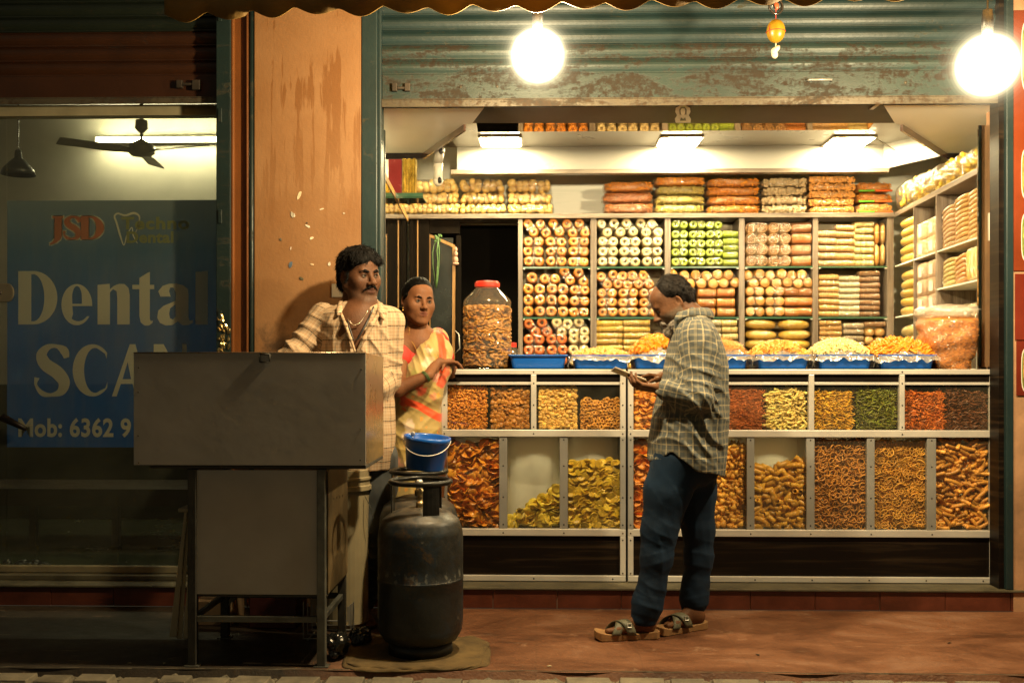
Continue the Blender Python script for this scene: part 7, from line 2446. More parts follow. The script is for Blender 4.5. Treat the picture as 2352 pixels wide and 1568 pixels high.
def poster(label, py0, py1, base, dishes, xoff=0):
    Y = -0.004
    x0, x1 = ax(2328 + xoff, Y), ax(2328 + xoff, Y) + 0.55
    z1, z0 = az(py0, Y, 2340), az(py1, Y, 2340)
    o = empty('food_poster', label, 'poster', ((x0 + x1) / 2, Y, z0), 'orange food posters at the right edge')
    b = MB(); b.box(x0, x1, Y - 0.003, Y, z0, z1); world_child(b.build('poster_sheet', base), o)
    for py, ph, cm in dishes:
        c = at(2360, py, Y); hh = ph * 0.00214 / 2; ww = 0.052
        for dy, gx, mm in ((0.0015, 1.0, M_WHITEP), (0.0025, 0.93, M_PGREEN), (0.0035, 0.84, cm)):
            pts = []
            for i in range(24):
                a = 2 * math.pi * i / 24
                sg = lambda q, e_: math.copysign(abs(q) ** e_, q)
                pts.append((c.x + 0.02 + ww * gx * sg(math.cos(a), .5), c.z + hh * gx * sg(math.sin(a), .5)))
            b = MB(); b.prism(pts, Y - 0.003 - dy, Y - 0.003 - dy + 0.0009); world_child(b.build('printed_dish', mm), o)
M_PGREEN = mat('print_green', (0.12, 0.20, 0.02), 0.5)
M_POST = mat('poster_orange', (0.19, 0.032, 0.006), 0.45, var=0.3, vs=2.5, bump=0.05)
M_POST2 = mat('poster_red', (0.15, 0.016, 0.005), 0.45, var=0.35, vs=2.5, bump=0.05)
d1 = mat('dish_print_brown', (0.55, 0.26, 0.06), 0.5, var=0.8, vs=40); d2 = mat('dish_print_green', (0.26, 0.30, 0.05), 0.5, var=0.8, vs=40)
poster('tall orange food menu poster at the upper right edge', 25, 622, M_POST, [(130, 165, d2), (400, 120, d1), (545, 115, d2)])
poster('red strip of poster below the tall orange one', 629, 780, M_POST2, [], 3)
poster('lowest red poster panel with a printed dish at the right edge', 783, 908, M_POST2, [(850, 105, d1)], 6)

# scraps of litter on the pavement
for i, (px, py, w, lab) in enumerate(((297, 1540, 0.010, 'tiny pale scrap on the dark pavement left of the cart'), (377, 1572, 0.012, 'curled straw scrap on the dark pavement near the cart leg'), (1262, 1555, 0.012, 'small flattened paper scrap on the red pavement edge'), (1740, 1500, 0.014, 'dry leaf bit on the red pavement right of the customer'), (2180, 1470, 0.012, 'brown leaf bit on the pavement at the far right'))):
    d = 1.2 * F / (min(py, 1530) - 838); p = at(px, 838, CAM_Y + d)
    b = MB(); b.add([(-w, 0, .002), (-w * .2, -w * .5, .005), (w, -w * .1, .002), (w * .3, w * .5, .004)], [(0, 1, 2, 3)])
    o = b.build('litter_scrap', M_CREAMP if i < 3 else M_IRON); o.location = (p.x, p.y, 0.001); o.rotation_euler = (0, 0, i * 1.7)
    m_ = o.modifiers.new('t', 'SOLIDIFY'); m_.thickness = 0.001
    tag(o, lab, 'litter')

# ================================================================== PEOPLE
def skin_mat(name, c, c2):
    t = NT(name)
    v = t.coord('Object')
    n = t.noise(v, 9, 5, 0.6); n2 = t.noise(v, 160, 3, 0.6)
    base = t.ramp(n, [(0.35, c2), (0.65, c)])
    def a(nm): return t.n('ShaderNodeAttribute', attribute_name=nm).outputs['Fac']
    base = t.mix(t.math('MULTIPLY', a('beard'), t.ramp(n2, [(0.25, 0.55), (0.75, 1.0)])), base, BEARDC[name])
    base = t.mix(a('lips'), base, LIPC[name])
    base = t.mix(a('dark'), base, tuple(q * 0.28 for q in c))
    return t.done(t.bsdf(base, t.ramp(n2, [(0.3, 0.50), (0.7, 0.72)]), 0, t.bump(t.math('ADD', t.noise(v, 70, 4, 0.6), n2), 0.35, 0.003), 0.0, 0.28))
BEARDC = {'vendor_skin': (0.022, 0.016, 0.012), 'woman_skin': (0.2, 0.1, 0.05), 'customer_skin': (0.15, 0.12, 0.09)}
LIPC = {'vendor_skin': (0.075, 0.028, 0.02), 'woman_skin': (0.13, 0.04, 0.028), 'customer_skin': (0.16, 0.07, 0.045)}
HAIR = mat('black_hair', (0.0035, 0.003, 0.0028), 0.7, spec=0.12, var=0.5, vs=30, bump=0.9, bs=90, sc3=(1.0, 1.0, 0.35))
HAIRG = mat('greying_hair', (0.009, 0.007, 0.006), 0.65, spec=0.15, var=0.9, vs=34, bump=0.9, bs=90, sc3=(1, 1, .35))
WHITEBEARD = mat('grey_beard', (0.22, 0.19, 0.155), 0.7, var=0.6, vs=70, bump=0.9, bs=120)
EYEW = mat('eye_white', (0.13, 0.11, 0.09), 0.4, var=0.05, bump=0)
IRIS = mat('iris', (0.012, 0.006, 0.004), 0.1, var=0.1, bump=0, coat=1.0)

def head_sdf(s, M, W=1.0, jaw=1.0, chin=0.0, nose=1.0, lip=1.0, neck=None, male=True, cheek=1.0):
    """adds a head to s; local frame: face towards -y, origin between the ears"""
    s.M = M
    s.ell((0, 0.018, 0.035), (0.075 * W, 0.096, 0.088), k=0.0)
    s.ell((0, -0.028, -0.020), (0.062 * W, 0.062, 0.088), k=0.03)
    s.ell((0, -0.045, 0.050), (0.056 * W, 0.046, 0.045), k=0.025)
    for x in (-1, 1):
        s.cap((x * 0.058 * W * jaw, 0.002, -0.045), (x * 0.022 * jaw, -0.066, -0.094 - chin), 0.019, 0.015, k=0.03)
        s.ell((x * 0.044 * W * cheek, -0.060, -0.022), (0.020, 0.019, 0.021), k=0.024)
        s.ell((x * 0.043 * W, -0.022, -0.022), (0.027, 0.045, 0.052), k=0.03)
    s.ell((0, -0.074, -0.098 - chin), (0.022 * jaw, 0.018, 0.016), k=0.022)
    s.ell((0, -0.074, -0.062), (0.030, 0.020, 0.028), k=0.02)
    # brow and eye hollows
    s.cap((-0.034, -0.079, 0.021), (0.034, -0.079, 0.021), 0.0125 if male else 0.010, k=0.014)
    for x in (-1, 1):
        s.ell((x * 0.031, -0.096, 0.004), (0.019, 0.017, 0.012), k=0.012, op='s')
        s.ell((x * 0.031, -0.0745, 0.0045), (0.0155, 0.0148, 0.0130), k=0.004)
        s.ell((x * 0.031, -0.0915, 0.0015), (0.0125, 0.0075, 0.0036), (0, 0, 0), k=0.002, op='s')
    # nose
    s.cap((0, -0.086, 0.012), (0, -0.106 - 0.004 * (nose - 1), -0.026), 0.0075, 0.0105 * nose, k=0.012)
    s.ell((0, -0.111, -0.030), (0.0115 * nose, 0.011, 0.0095), k=0.008)
    for x in (-1, 1):
        s.ell((x * 0.0125 * nose, -0.099, -0.033), (0.0085 * nose, 0.011, 0.0078), k=0.006)
        s.ell((x * 0.007 * nose, -0.107, -0.0405), (0.0028, 0.004, 0.0026), k=0.003, op='s')
    # mouth
    s.cap((0, -0.104, -0.044), (0, -0.100, -0.052), 0.0025, 0.003, k=0.012)
    s.cap((-0.017, -0.088, -0.0575), (0, -0.0945, -0.0555), 0.0050, 0.0068 * lip, k=0.006); s.cap((0.017, -0.088, -0.0575), (0, -0.0945, -0.0555), 0.0050, 0.0068 * lip, k=0.006)
    s.cap((-0.013, -0.088, -0.0680), (0.013, -0.088, -0.0680), 0.0070 * lip, k=0.007)
    s.ell((0, -0.091, -0.0690), (0.012, 0.0085 * lip, 0.0075), k=0.006)
    s.cap((-0.021, -0.093, -0.0618), (0.021, -0.093, -0.0618), 0.0014, k=0.003, op='s')
    # ears
    for x in (-1, 1):
        s.ell((x * 0.0765 * W, 0.012, -0.002), (0.0085, 0.0185, 0.031), (0, 0, x * -0.35), k=0.006)
        s.ell((x * 0.0830 * W, 0.010, 0.004), (0.006, 0.010, 0.018), (0, 0, x * -0.35), k=0.004, op='s')
        s.ell((x * 0.0745 * W, 0.002, -0.026), (0.0065, 0.009, 0.010), k=0.006)
    s.M = None

def eyes(M, parent, gaze=(0, 0), brow=0.0055, brow_m=None, s=1.0, lid=0.5):
    for x in (-1, 1):
        c = Vector((x * 0.031, -0.0765, 0.003))
        g = MB().ball((0, 0, 0), 0.0128, 14, 10)
        o = g.build('eye', EYEW, smooth=True); o.matrix_world = M @ Matrix.Translation(c); 
        o.matrix_world = M @ Matrix.Translation(c); o.parent = parent; o.matrix_parent_inverse = Matrix.Translation(parent.location).inverted()
        a = MB().ball((gaze[0] * 0.0060, -0.0100, gaze[1] * 0.006), (0.0058, 0.0042, 0.0058), 12, 8)
        q = a.build('iris', IRIS, o, smooth=True)
        br = Sdf(); br.M = M
        br.chain([(x * 0.014, -0.0912, 0.0205), (x * 0.030, -0.0908, 0.0250), (x * 0.048, -0.0795, 0.0210)], [brow * 0.8, brow, brow * 0.4], k=0.003)
        lo, hi = br.bounds(0.01)
        br.post = lambda P, D: D + 0.0014 * (vnoise(P * 300, 4) - 0.5)
        bo = sdf_obj('eyebrow', br, 0.0016, brow_m or HAIR, relax=0, lo=lo, hi=hi); world_child(bo, parent)
        ul = Sdf(); ul.M = M      # dark line of the upper lid and lashes
        ul.chain([(x * 0.0175, -0.0875, 0.0045), (x * 0.030, -0.0915, 0.0092), (x * 0.0445, -0.0825, 0.0050)], [0.0012, 0.0019, 0.0012], k=0.002)
        uo = sdf_obj('eyelashes', ul, 0.0011, HAIR, relax=0, lo=ul.bounds(0.01)[0], hi=ul.bounds(0.01)[1]); world_child(uo, parent)

def hand(s, wrist, fwd, palm_n, thumb_side, curl=(0.5, 0.7, 0.5), size=1.0, spread=0.06, r=1.0, thumb=(0.9, 0.3), tips=None):
    """wrist: point; fwd: direction of the fingers; palm_n: unit direction the palm faces; thumb_side: +1/-1 along fwd x palm_n"""
    f = Vector(fwd).normalized(); n = Vector(palm_n); n = (n - f * n.dot(f)).normalized()
    side = f.cross(n).normalized() * thumb_side
    w = Vector(wrist)
    L = 0.088 * size
    s.ell(w + f * L * 0.1, (0.026 * size,) * 3, k=0.02)
    for i, off in enumerate((0.030, 0.010, -0.010, -0.029)):
        base = w + f * 0.015 + side * off * 0.55 * size
        kn = w + f * L * (1.0, 1.03, 0.99, 0.92)[i] + side * off * size - n * 0.004
        s.cap(base, kn, 0.0145 * r * size, 0.0115 * r * size, k=0.012)
        seg = [(0.042, 0.027, 0.021), (0.046, 0.030, 0.022), (0.042, 0.028, 0.022), (0.034, 0.021, 0.019)][i]
        d = (f + side * spread * (1.5 - i)).normalized()
        p = kn; ang = 0
        for j, (l, c) in enumerate(zip(seg, curl)):
            ang += c * (1 + 0.10 * (i - 1.5) * 0.6)
            dd = (d * math.cos(ang) + n * math.sin(ang)).normalized()
            q = p + dd * l * size
            ra = (0.0092, 0.0084, 0.0076)[j] * r * size * (0.9 if i == 3 else 1); rb = (0.0086, 0.0077, 0.0064)[j] * r * size * (0.9 if i == 3 else 1)
            s.cap(p, q, ra, rb, k=0.0035 if j else 0.006)
            p = q
    tb = w + f * 0.022 * size + side * 0.022 * size + n * 0.006
    t1 = tb + (f * 0.72 + side * 0.62 * thumb[0] + n * 0.35).normalized() * 0.040 * size
    t2 = t1 + (f * 0.95 + side * 0.20 * thumb[0] + n * thumb[1]).normalized() * 0.032 * size
    t3 = t2 + (f * 0.95 - side * 0.05 + n * (thumb[1] + 0.15)).normalized() * 0.025 * size
    s.cap(tb, t1, 0.0155 * r * size, 0.0118 * r * size, k=0.012); s.cap(t1, t2, 0.0112 * r * size, 0.0100 * r * size, k=0.006); s.cap(t2, t3, 0.0098 * r * size, 0.0078 * r * size, k=0.004)
    return w

def foot(s, heel, toe, size=1.0, h=0.0):
    a, b = Vector(heel), Vector(toe)
    f = (b - a).normalized(); side = Vector((-f.y, f.x, 0)); L = (b - a).length; up = Vector((0, 0, 1))
    z = up * h
    s.ell(a + f * 0.035 + z + up * 0.030, (0.030, 0.030, 0.030), k=0.02)
    s.cap(a + f * 0.035 + z + up * 0.028, a + f * L * 0.66 + z + up * 0.020, 0.028, 0.022, k=0.03, flat=side, s=1.25) if False else s.cap(a + f * 0.035 + z + up * 0.028, a + f * L * 0.66 + z + up * 0.020, 0.030, 0.021, k=0.03)
    s.cap(a + f * L * 0.55 + side * 0.022 + z + up * 0.018, a + f * L * 0.74 + side * 0.026 + z + up * 0.017, 0.019, 0.017, k=0.02)
    s.cap(a + f * L * 0.55 - side * 0.020 + z + up * 0.016, a + f * L * 0.70 - side * 0.026 + z + up * 0.014, 0.017, 0.013, k=0.02)
    s.cap(a + f * 0.06 + z + up * 0.070, a + f * L * 0.58 + z + up * 0.028, 0.026, 0.014, k=0.03)
    for i, (o_, l, r_) in enumerate(((0.030, 0.98, 0.0125), (0.012, 0.97, 0.0085), (-0.002, 0.93, 0.008), (-0.015, 0.88, 0.0078), (-0.027, 0.82, 0.0074))):
        s.cap(a + f * L * 0.70 + side * o_ * .92 + z + up * 0.016, a + f * (L * l - r_) + side * o_ + z + up * (r_ + 0.001), r_ * 1.1, r_, k=0.005)

def folds(amp, items, fine=0.0016, seed=0, big=0.004):
    """cloth relief: items = (centre, radius, direction across the folds, frequency, strength)"""
    def post(P, D):
        d = D.copy()
        d += big * (vnoise(P * 9.0, seed) - 0.5) * 2
        d += fine * (vnoise(P * np.array([42, 42, 30], np.float32), seed + 1) - 0.5) * 2
        for c, rad, dr, fq, st in items:
            c = V3(c); dr = V3(Vector(dr).normalized())
            w = np.exp(-(((P - c) ** 2).sum(1)) / (rad * rad))
            ph = (P @ dr) * fq + 2.6 * vnoise(P * 8.0, seed + 3)
            rg = 1 - np.abs(np.sin(ph))
            d -= amp * st * w * (rg ** 1.6 - 0.35)
        return d
    return post

def plaid(name, base, lines, grid=(0.040, 0.050), fine=None, rough=0.85):
    """lines: (axis 0|1, spacing, offset, width, colour, opacity)"""
    t = NT(name)
    uv = t.n('ShaderNodeUVMap'); uv.uv_map = 'UVMap'
    sep = t.n('ShaderNodeSeparateXYZ'); t.l(uv.outputs[0], sep.inputs[0])
    v = t.coord('Object')
    wob = t.math('MULTIPLY', t.math('SUBTRACT', t.noise(v, 7, 2, 0.5), 0.5), 0.012)
    c = t.ramp(t.noise(v, 6, 4, 0.6), [(0.3, tuple(q * 0.82 for q in base)), (0.7, base)])
    for axn, sp, off, w, col, op in lines:
        x = t.math('ADD', sep.outputs[axn], wob)
        fr = t.math('FRACT', t.math('ADD', t.math('DIVIDE', x, sp), off + 50))
        d = t.math('ABSOLUTE', t.math('SUBTRACT', fr, 0.5))
        m = t.ramp(d, [(w / sp / 2 * 0.75, 1.0), (w / sp / 2 * 1.25, 0.0)])
        c = t.mix(t.math('MULTIPLY', m, op), c, col)
    return t.done(t.bsdf(c, rough, 0, t.bump(t.noise(v, 260, 2, 0.5), 0.25, 0.0012), 0, 0.25))

def strands(hair, M, n, L, parent, m, flow, name='hair_strands', seed=1, r0=0.0009, out=0.25):
    """short tapering locks that follow the head and break the outline of the hair mass"""
    me = hair.data; r = random.Random(seed); b = MB()
    M3 = M.to_3x3()
    for _ in range(n):
        v = me.vertices[r.randrange(len(me.vertices))]
        p = v.co.copy(); nn = v.normal.copy()
        q = M.inverted() @ p
        f = M3 @ flow(q); f = f - nn * f.dot(nn)
        if f.length < 1e-5: continue
        f = (f.normalized() + Vector((r.gauss(0, .22), r.gauss(0, .22), r.gauss(0, .22)))).normalized()
        l = L * r.uniform(.5, 1.3)
        pts = [p - nn * 0.001, p + f * l * .5 + nn * l * out * .5, p + f * l + nn * l * out * r.uniform(-.3, .9)]
        b.tube(pts, [r0 * 1.5, r0 * 1.2, r0 * 0.3], 3, cap=False)
    return world_child(b.build(name, m), parent)

def person(label, loc): return empty('person', label, 'person', loc)

def seg_uv(segs):
    """segs: (a, b, radius, kind) -> corner uv in metres, the nearest limb of each face decides"""
    def fn(C, P):
        best = np.full(len(C), 1e9, np.float32); uv = np.zeros((len(C), 2), np.float32)
        for i, (a, b, r, kind) in enumerate(segs):
            a, b = V3(a), V3(b); ab = b - a; L2 = ab @ ab
            t = np.clip((C - a) @ ab / L2, 0, 1)
            d = np.sqrt(((C - a - t[:, None] * ab) ** 2).sum(1)) - r
            m = d < best
            best = np.where(m, d, best)
            ax_ = ab / math.sqrt(L2)
            if kind == 'torso':
                dx, dy = P[:, 0] - a[0], P[:, 1] - a[1]
                cx_, cy_ = C[:, 0] - a[0], C[:, 1] - a[1]
                ca = np.arctan2(cx_, -cy_); an = np.arctan2(dx, -dy)
                an = ca + (an - ca + np.pi) % (2 * np.pi) - np.pi
                u_, v_ = an * r * 1.15, P[:, 2]
            else:
                ref = V3(Vector(ax_.tolist()).orthogonal().normalized()) if abs(ax_[1]) > .9 else V3(Vector(np.cross(ax_, [0, 1, 0]).tolist()).normalized())
                e2 = np.cross(ax_, ref)
                q = P - a; cq = C - a
                ca = np.arctan2(cq @ ref, cq @ e2); an = np.arctan2(q @ ref, q @ e2)
                an = ca + (an - ca + np.pi) % (2 * np.pi) - np.pi
                u_, v_ = an * r + i * 0.013, (q @ ax_) + i * 0.02
            uv[:, 0] = np.where(m, u_, uv[:, 0]); uv[:, 1] = np.where(m, v_, uv[:, 1])
        return uv
    return fn

def face_attrs(o, M, beard=None, lips=True):
    Mi = np.array(M.inverted(), np.float32)
    loc = lambda P: P @ Mi[:3, :3].T + Mi[:3, 3]
    def bf(P):
        q = loc(P)
        x, y, z = q[:, 0], q[:, 1], q[:, 2]
        if beard is None: return np.zeros(len(P))
        return beard(x, y, z) * (np.abs(x) < 0.095) * (y > -0.13) * (z < 0.1) * (z > -0.16)
    vattr(o, 'beard', bf)
    def lf(P):
        q = loc(P)
        e = (q[:, 0] / 0.021) ** 2 + ((q[:, 2] + 0.0615) / 0.0125) ** 2
        return np.clip((1.15 - e) * 4, 0, 1) * (q[:, 1] < -0.078) * (0.85 if lips else 0)
    vattr(o, 'lips', lf)
    def df(P):
        q = loc(P)
        a = np.exp(-((np.abs(q[:, 0]) - 0.007) / 0.004) ** 2 - ((q[:, 2] + 0.0400) / 0.0035) ** 2) * (q[:, 1] < -0.095)
        m = np.exp(-(q[:, 0] / 0.021) ** 4 - ((q[:, 2] + 0.0618) / 0.0020) ** 2) * (q[:, 1] < -0.083)
        return np.clip(a + m, 0, 1)
    vattr(o, 'dark', df)

# ------------------------------------------------------------------ CUSTOMER (right, looking down at a phone)
def customer():
    Y0 = -0.42
    def C(px, py, dy=0.0): return at(px, py, Y0 + dy)
    o = person('bearded man in grey plaid shirt and navy trousers looking down at his phone', (C(1560, 1450).x, Y0, 0))
    hc = C(1545, 696)
    M = Matrix.Translation(hc) @ Matrix.Rotation(R(-86), 4, 'Z') @ Matrix.Rotation(R(31), 4, 'X') @ Matrix.Rotation(R(2), 4, 'Y') @ Matrix.Scale(0.95, 4)
    s = Sdf()
    head_sdf(s, M, W=0.98, jaw=1.0, nose=1.08, male=True)
    nk0 = M @ Vector((0, 0.030, -0.035)); nk1 = C(1600, 742)
    s.cap(nk0, nk1, 0.055, 0.066, k=0.03)
    sh_n, sh_f = C(1603, 775, -0.155), C(1603, 775, 0.155)
    chest, hip = C(1603, 830), C(1583, 1085)
    s.cap(sh_n + Vector((0, .04, -.01)), sh_f - Vector((0, .04, .01)), 0.040, k=0.03); s.cap(chest, hip, 0.085, 0.085, k=0.03)
    # near arm
    el_n = C(1605, 915, -0.215); wr_n = C(1518, 893, -0.165)
    s.cap(sh_n + Vector((0, .03, -.01)), el_n, 0.034, 0.034, k=0.02); s.cap(el_n, wr_n, 0.037, 0.026, k=0.02)
    hand(s, wr_n, (-1, 0.10, 0.16), (0.15, 0.35, 1.0), 1, (0.35, 0.55, 0.45), 0.93, thumb=(0.7, 0.55))
    el_f = C(1585, 905, 0.19); wr_f = C(1521, 868, 0.05)
    s.cap(sh_f - Vector((0, .03, .01)), el_f, 0.034, 0.034, k=0.02); s.cap(el_f, wr_f, 0.035, 0.025, k=0.02)
    hand(s, wr_f, (-1, -0.35, 0.02), (0.0, -0.35, -1.0), 1, (0.30, 0.75, 0.5), 0.90)
    # legs and feet
    kn_n, an_n = C(1517, 1245, -0.10), C(1488, 1412, -0.10)
    kn_f, an_f = C(1600, 1245, 0.08), C(1592, 1400, 0.08)
    hp_n, hp_f = C(1560, 1090, -0.085), C(1580, 1090, 0.085)
    for a, k_, n_ in ((hp_n, kn_n, an_n), (hp_f, kn_f, an_f)):
        s.cap(a, k_, 0.060, 0.045, k=0.02); s.cap(k_, n_, 0.042, 0.034, k=0.02)
    hN = Vector((C(1506, 0, -0.09).x, Y0 - 0.09, 0)); tN = Vector((C(1384, 0, -0.13).x, Y0 - 0.125, 0))
    hF = Vector((C(1616, 0, 0.07).x, Y0 + 0.08, 0)); tF = Vector((C(1527, 0, 0.04).x, Y0 - 0.02, 0))
    foot(s, hN, tN, h=0.030); foot(s, hF, tF + (tF - hF) * 0.15, h=0.030)
    s.cap(an_n, hN + (tN - hN).normalized() * 0.05 + Vector((0, 0, 0.075)), 0.034, 0.031, k=0.02)
    s.cap(an_f, hF + (tF - hF).normalized() * 0.05 + Vector((0, 0, 0.075)), 0.034, 0.031, k=0.02)
    body = world_child(sdf_obj('body', s, 0.0038, skin_mat('customer_skin', (0.15, 0.066, 0.028), (0.095, 0.040, 0.017))), o)
    face_attrs(body, M, lambda x, y, z: np.clip((-0.012 - z + 0.25 * np.clip(-y - 0.055, -1, 0.04) * (np.abs(x) < .05)) * 45, 0, 1) * np.clip((z + 0.106 + 0.5 * np.clip(-y - 0.05, 0, 1)) * 60, 0, 1) * (y < 0.012) * (1 - np.exp(-(x / 0.028) ** 4 - ((z + 0.030) / 0.020) ** 4)))
    eyes(M, o, (0, -0.8), 0.0036, HAIRG)
    # hair: bald front, longer black hair at the back and side
    h = Sdf(); h.M = M
    h.ell((0, 0.024, 0.044), (0.081, 0.088, 0.088), k=0)
    h.ell((0, 0.058, -0.005), (0.066, 0.050, 0.060), k=0.03)
    for x in (-1, 1): h.ell((x * 0.082, 0.008, -0.006), (0.020, 0.024, 0.036), k=0.006, op='s')
    h.ell((0, -0.098, 0.040), (0.080, 0.072, 0.080), (0, 0, 0), k=0.012, op='s')
    h.ell((0, -0.042, -0.065), (0.12, 0.080, 0.080), k=0.012, op='s')
    h.post = lambda P, D: D + 0.007 * (vnoise(P * np.array([70, 70, 42], np.float32), 3) - 0.5) + 0.003 * (vnoise(P * 190, 5) - .5)
    ho = world_child(sdf_obj('hair', h, 0.0033, HAIRG, relax=0), o)
    strands(ho, M, 1800, 0.018, o, HAIRG, lambda q: Vector((q.x * 2, q.y + .06, -0.05)), seed=4, out=0.05, r0=0.0006)
    # beard and moustache
    bd = Sdf(); bd.M = M
    bd.chain([(-0.058, -0.010, -0.045), (-0.038, -0.050, -0.088), (0, -0.078, -0.107), (0.038, -0.050, -0.088), (0.058, -0.010, -0.045)], [0.016, 0.025, 0.026, 0.025, 0.016], k=0.02)
    bd.ell((0, -0.078, -0.112), (0.020, 0.016, 0.020), k=0.015)
    bd.chain([(-0.026, -0.088, -0.062), (0, -0.099, -0.049), (0.026, -0.088, -0.062)], [0.0055, 0.0075, 0.0055], k=0.004)
    bd.post = lambda P, D: D + 0.005 * (vnoise(P * 150, 8) - 0.5) - 0.002
    bo_ = world_child(sdf_obj('beard', bd, 0.003, WHITEBEARD, relax=0), o)
    strands(bo_, M, 700, 0.011, o, WHITEBEARD, lambda q: Vector((0, -.4, -1)), 'beard_hairs', 6, 0.0007, 0.5)
    # shirt
    zz = lambda y: C(1500, y).z
    S_ = (Y0 - CAM_Y) / F
    rowsd = [(1090, 1489, 1662, 0.215), (1050, 1487, 1668, 0.215), (1000, 1492, 1671, 0.212), (950, 1501, 1672, 0.208), (900, 1513, 1671, 0.205), (850, 1524, 1669, 0.205), (800, 1534, 1662, 0.205), (775, 1540, 1652, 0.195), (755, 1545, 1643, 0.160), (738, 1550, 1634, 0.105), (722, 1556, 1622, 0.070)]
    rws = []
    for py, xa_, xb_, ry in rowsd:
        a, b_ = C(xa_, py), C(xb_, py); rws.append((a.z, (a.x + b_.x) / 2, Y0, (b_.x - a.x) / 2, ry))
    xm0, xm1, xm2 = C(1484, 0).x, C(1532, 0).x, C(1650, 0).x
    z0, z1, z2 = zz(1056), zz(1031), zz(1086)
    def hem(P):
        x = P[:, 0]
        return np.interp(x, [xm0, (xm0 + xm1) / 2, xm1, (xm1 * .6 + xm2 * .4), xm2], [z0, z0 + 0.015, z1, (z1 + z2) / 2 - 0.02, z2]) + 0.004 * np.sin(x * 60)
    sh = Sdf()
    sh.sec(rws, k=0.0, hem=hem, pw=2.3)
    shn = sh_n + Vector((0.0, 0.035, 0.005)); shf = sh_f + Vector((0.0, -0.03, 0.005))
    sh.cap(shn, el_n + Vector((0, 0.0, 0.0)), 0.076, 0.060, k=0.035)
    cuff = el_n.lerp(wr_n, 0.80)
    sh.cap(el_n, cuff, 0.062, 0.047, k=0.03)
    sh.cap(cuff, cuff + (wr_n - el_n).normalized() * 0.014, 0.050, 0.048, k=0.006)
    cf = el_f.lerp(wr_f, 0.72)
    sh.cap(shf, el_f, 0.070, 0.056, k=0.035); sh.cap(el_f, cf, 0.056, 0.045, k=0.03)
    # hollow the cuffs, the neck
    dn = (wr_n - el_n).normalized(); sh.cap(cuff + dn * 0.045, cuff + dn * 0.16, 0.040, k=0.004, op='s')
    dn2 = (wr_f - el_f).normalized(); sh.cap(cf + dn2 * 0.035, cf + dn2 * 0.15, 0.036, k=0.004, op='s')
    sh.cap(nk1 + Vector((-0.02, 0, 0.02)), nk0 + Vector((0, 0, 0.03)), 0.060, k=0.008, op='s')
    sh.post = folds(0.013, [
        (el_n.lerp(shn, 0.25), 0.10, (0.35, 0, 1), 62, 1.2), (el_n, 0.09, (1, 0, 0.7), 60, 1.1), (shn, 0.09, (-0.8, 0.2, 0.7), 55, 0.8),
        (C(1590, 960, -0.15), 0.17, (0.9, 0, 0.75), 42, 1.2), (C(1560, 1020, -0.15), 0.14, (0.7, 0.3, 1), 46, 1.0), (C(1630, 1000, -0.1), 0.16, (1, 0.2, 0.1), 40, 0.8),
        (C(1540, 830, -0.1), 0.09, (0.6, 0, 1), 50, 0.7), (C(1655, 850, -0.05), 0.12, (1, 0, -0.1), 42, 0.7)], fine=0.0016, seed=21, big=0.004)
    MS = plaid('grey_plaid', (0.095, 0.108, 0.108), [(0, 0.052, 0.0, 0.0055, (0.40, 0.34, 0.21), 0.62), (1, 0.056, 0.2, 0.0055, (0.40, 0.34, 0.21), 0.62), (0, 0.052, 0.5, 0.010, (0.21, 0.19, 0.13), 0.5), (1, 0.056, 0.7, 0.010, (0.21, 0.19, 0.13), 0.5),
                                                       (0, 0.026, 0.25, 0.002, (0.05, 0.055, 0.055), 0.6), (1, 0.028, 0.45, 0.002, (0.05, 0.055, 0.055), 0.6)])
    so = world_child(sdf_obj('shirt', sh, 0.0048, MS), o)
    face_uv(so, seg_uv([(C(1590, 1080), C(1600, 790), 0.165, 'torso'), (shn, el_n, 0.066, 'arm'), (el_n, cuff, 0.055, 'arm'), (shf, el_f, 0.066, 'arm'), (el_f, cf, 0.052, 'arm')]))
    # collar
    co = Sdf()
    pts = [C(1556, 752, -0.045), C(1560, 722, -0.066), C(1590, 712, -0.076), C(1622, 714, -0.045), C(1628, 716, 0.0), C(1610, 712, 0.06), C(1570, 722, 0.062), C(1556, 748, 0.04)]
    co.chain(pts, [0.012, 0.012, 0.012, 0.012, 0.012, 0.012, 0.012, 0.012], k=0.012)
    pts2 = [q + Vector((0.0, 0, -0.020)) + Vector((q.x - nk1.x, q.y - Y0, 0)).normalized() * 0.010 for q in pts]
    co.chain(pts2, [0.009] * 8, k=0.018)
    co.post = folds(0.002, [], fine=0.001, seed=4, big=0.002)
    cm = world_child(sdf_obj('collar', co, 0.004, MS), o)
    face_uv(cm, seg_uv([(C(1590, 760), C(1595, 700), 0.07, 'torso')]))
    # trousers
    tr = Sdf()
    S2 = lambda px, py, dy: C(px, py, dy)
    near = [S2(1556, 1060, -0.075), S2(1532, 1130, -0.085), S2(1515, 1215, -0.095), S2(1509, 1280, -0.10), S2(1498, 1345, -0.10), S2(1487, 1385, -0.10), S2(1479, 1418, -0.10)]
    tr.chain(near, [0.115, 0.100, 0.079, 0.069, 0.060, 0.065, 0.058], k=0.03)
    far = [S2(1590, 1060, 0.065), S2(1596, 1130, 0.075), S2(1604, 1215, 0.08), S2(1605, 1280, 0.08), S2(1597, 1345, 0.08), S2(1594, 1375, 0.08), S2(1592, 1402, 0.08)]
    tr.chain(far, [0.112, 0.094, 0.072, 0.063, 0.058, 0.062, 0.046], k=0.03)
    tr.ell(C(1575, 1070), (0.155, 0.15, 0.10), k=0.04)
    cutz = lambda c, dz: (c + Vector((0.0, 0, dz)))
    tr.ell(near[-1] + Vector((-0.005, 0, -0.070)), (0.085, 0.085, 0.050), k=0.006, op='s')
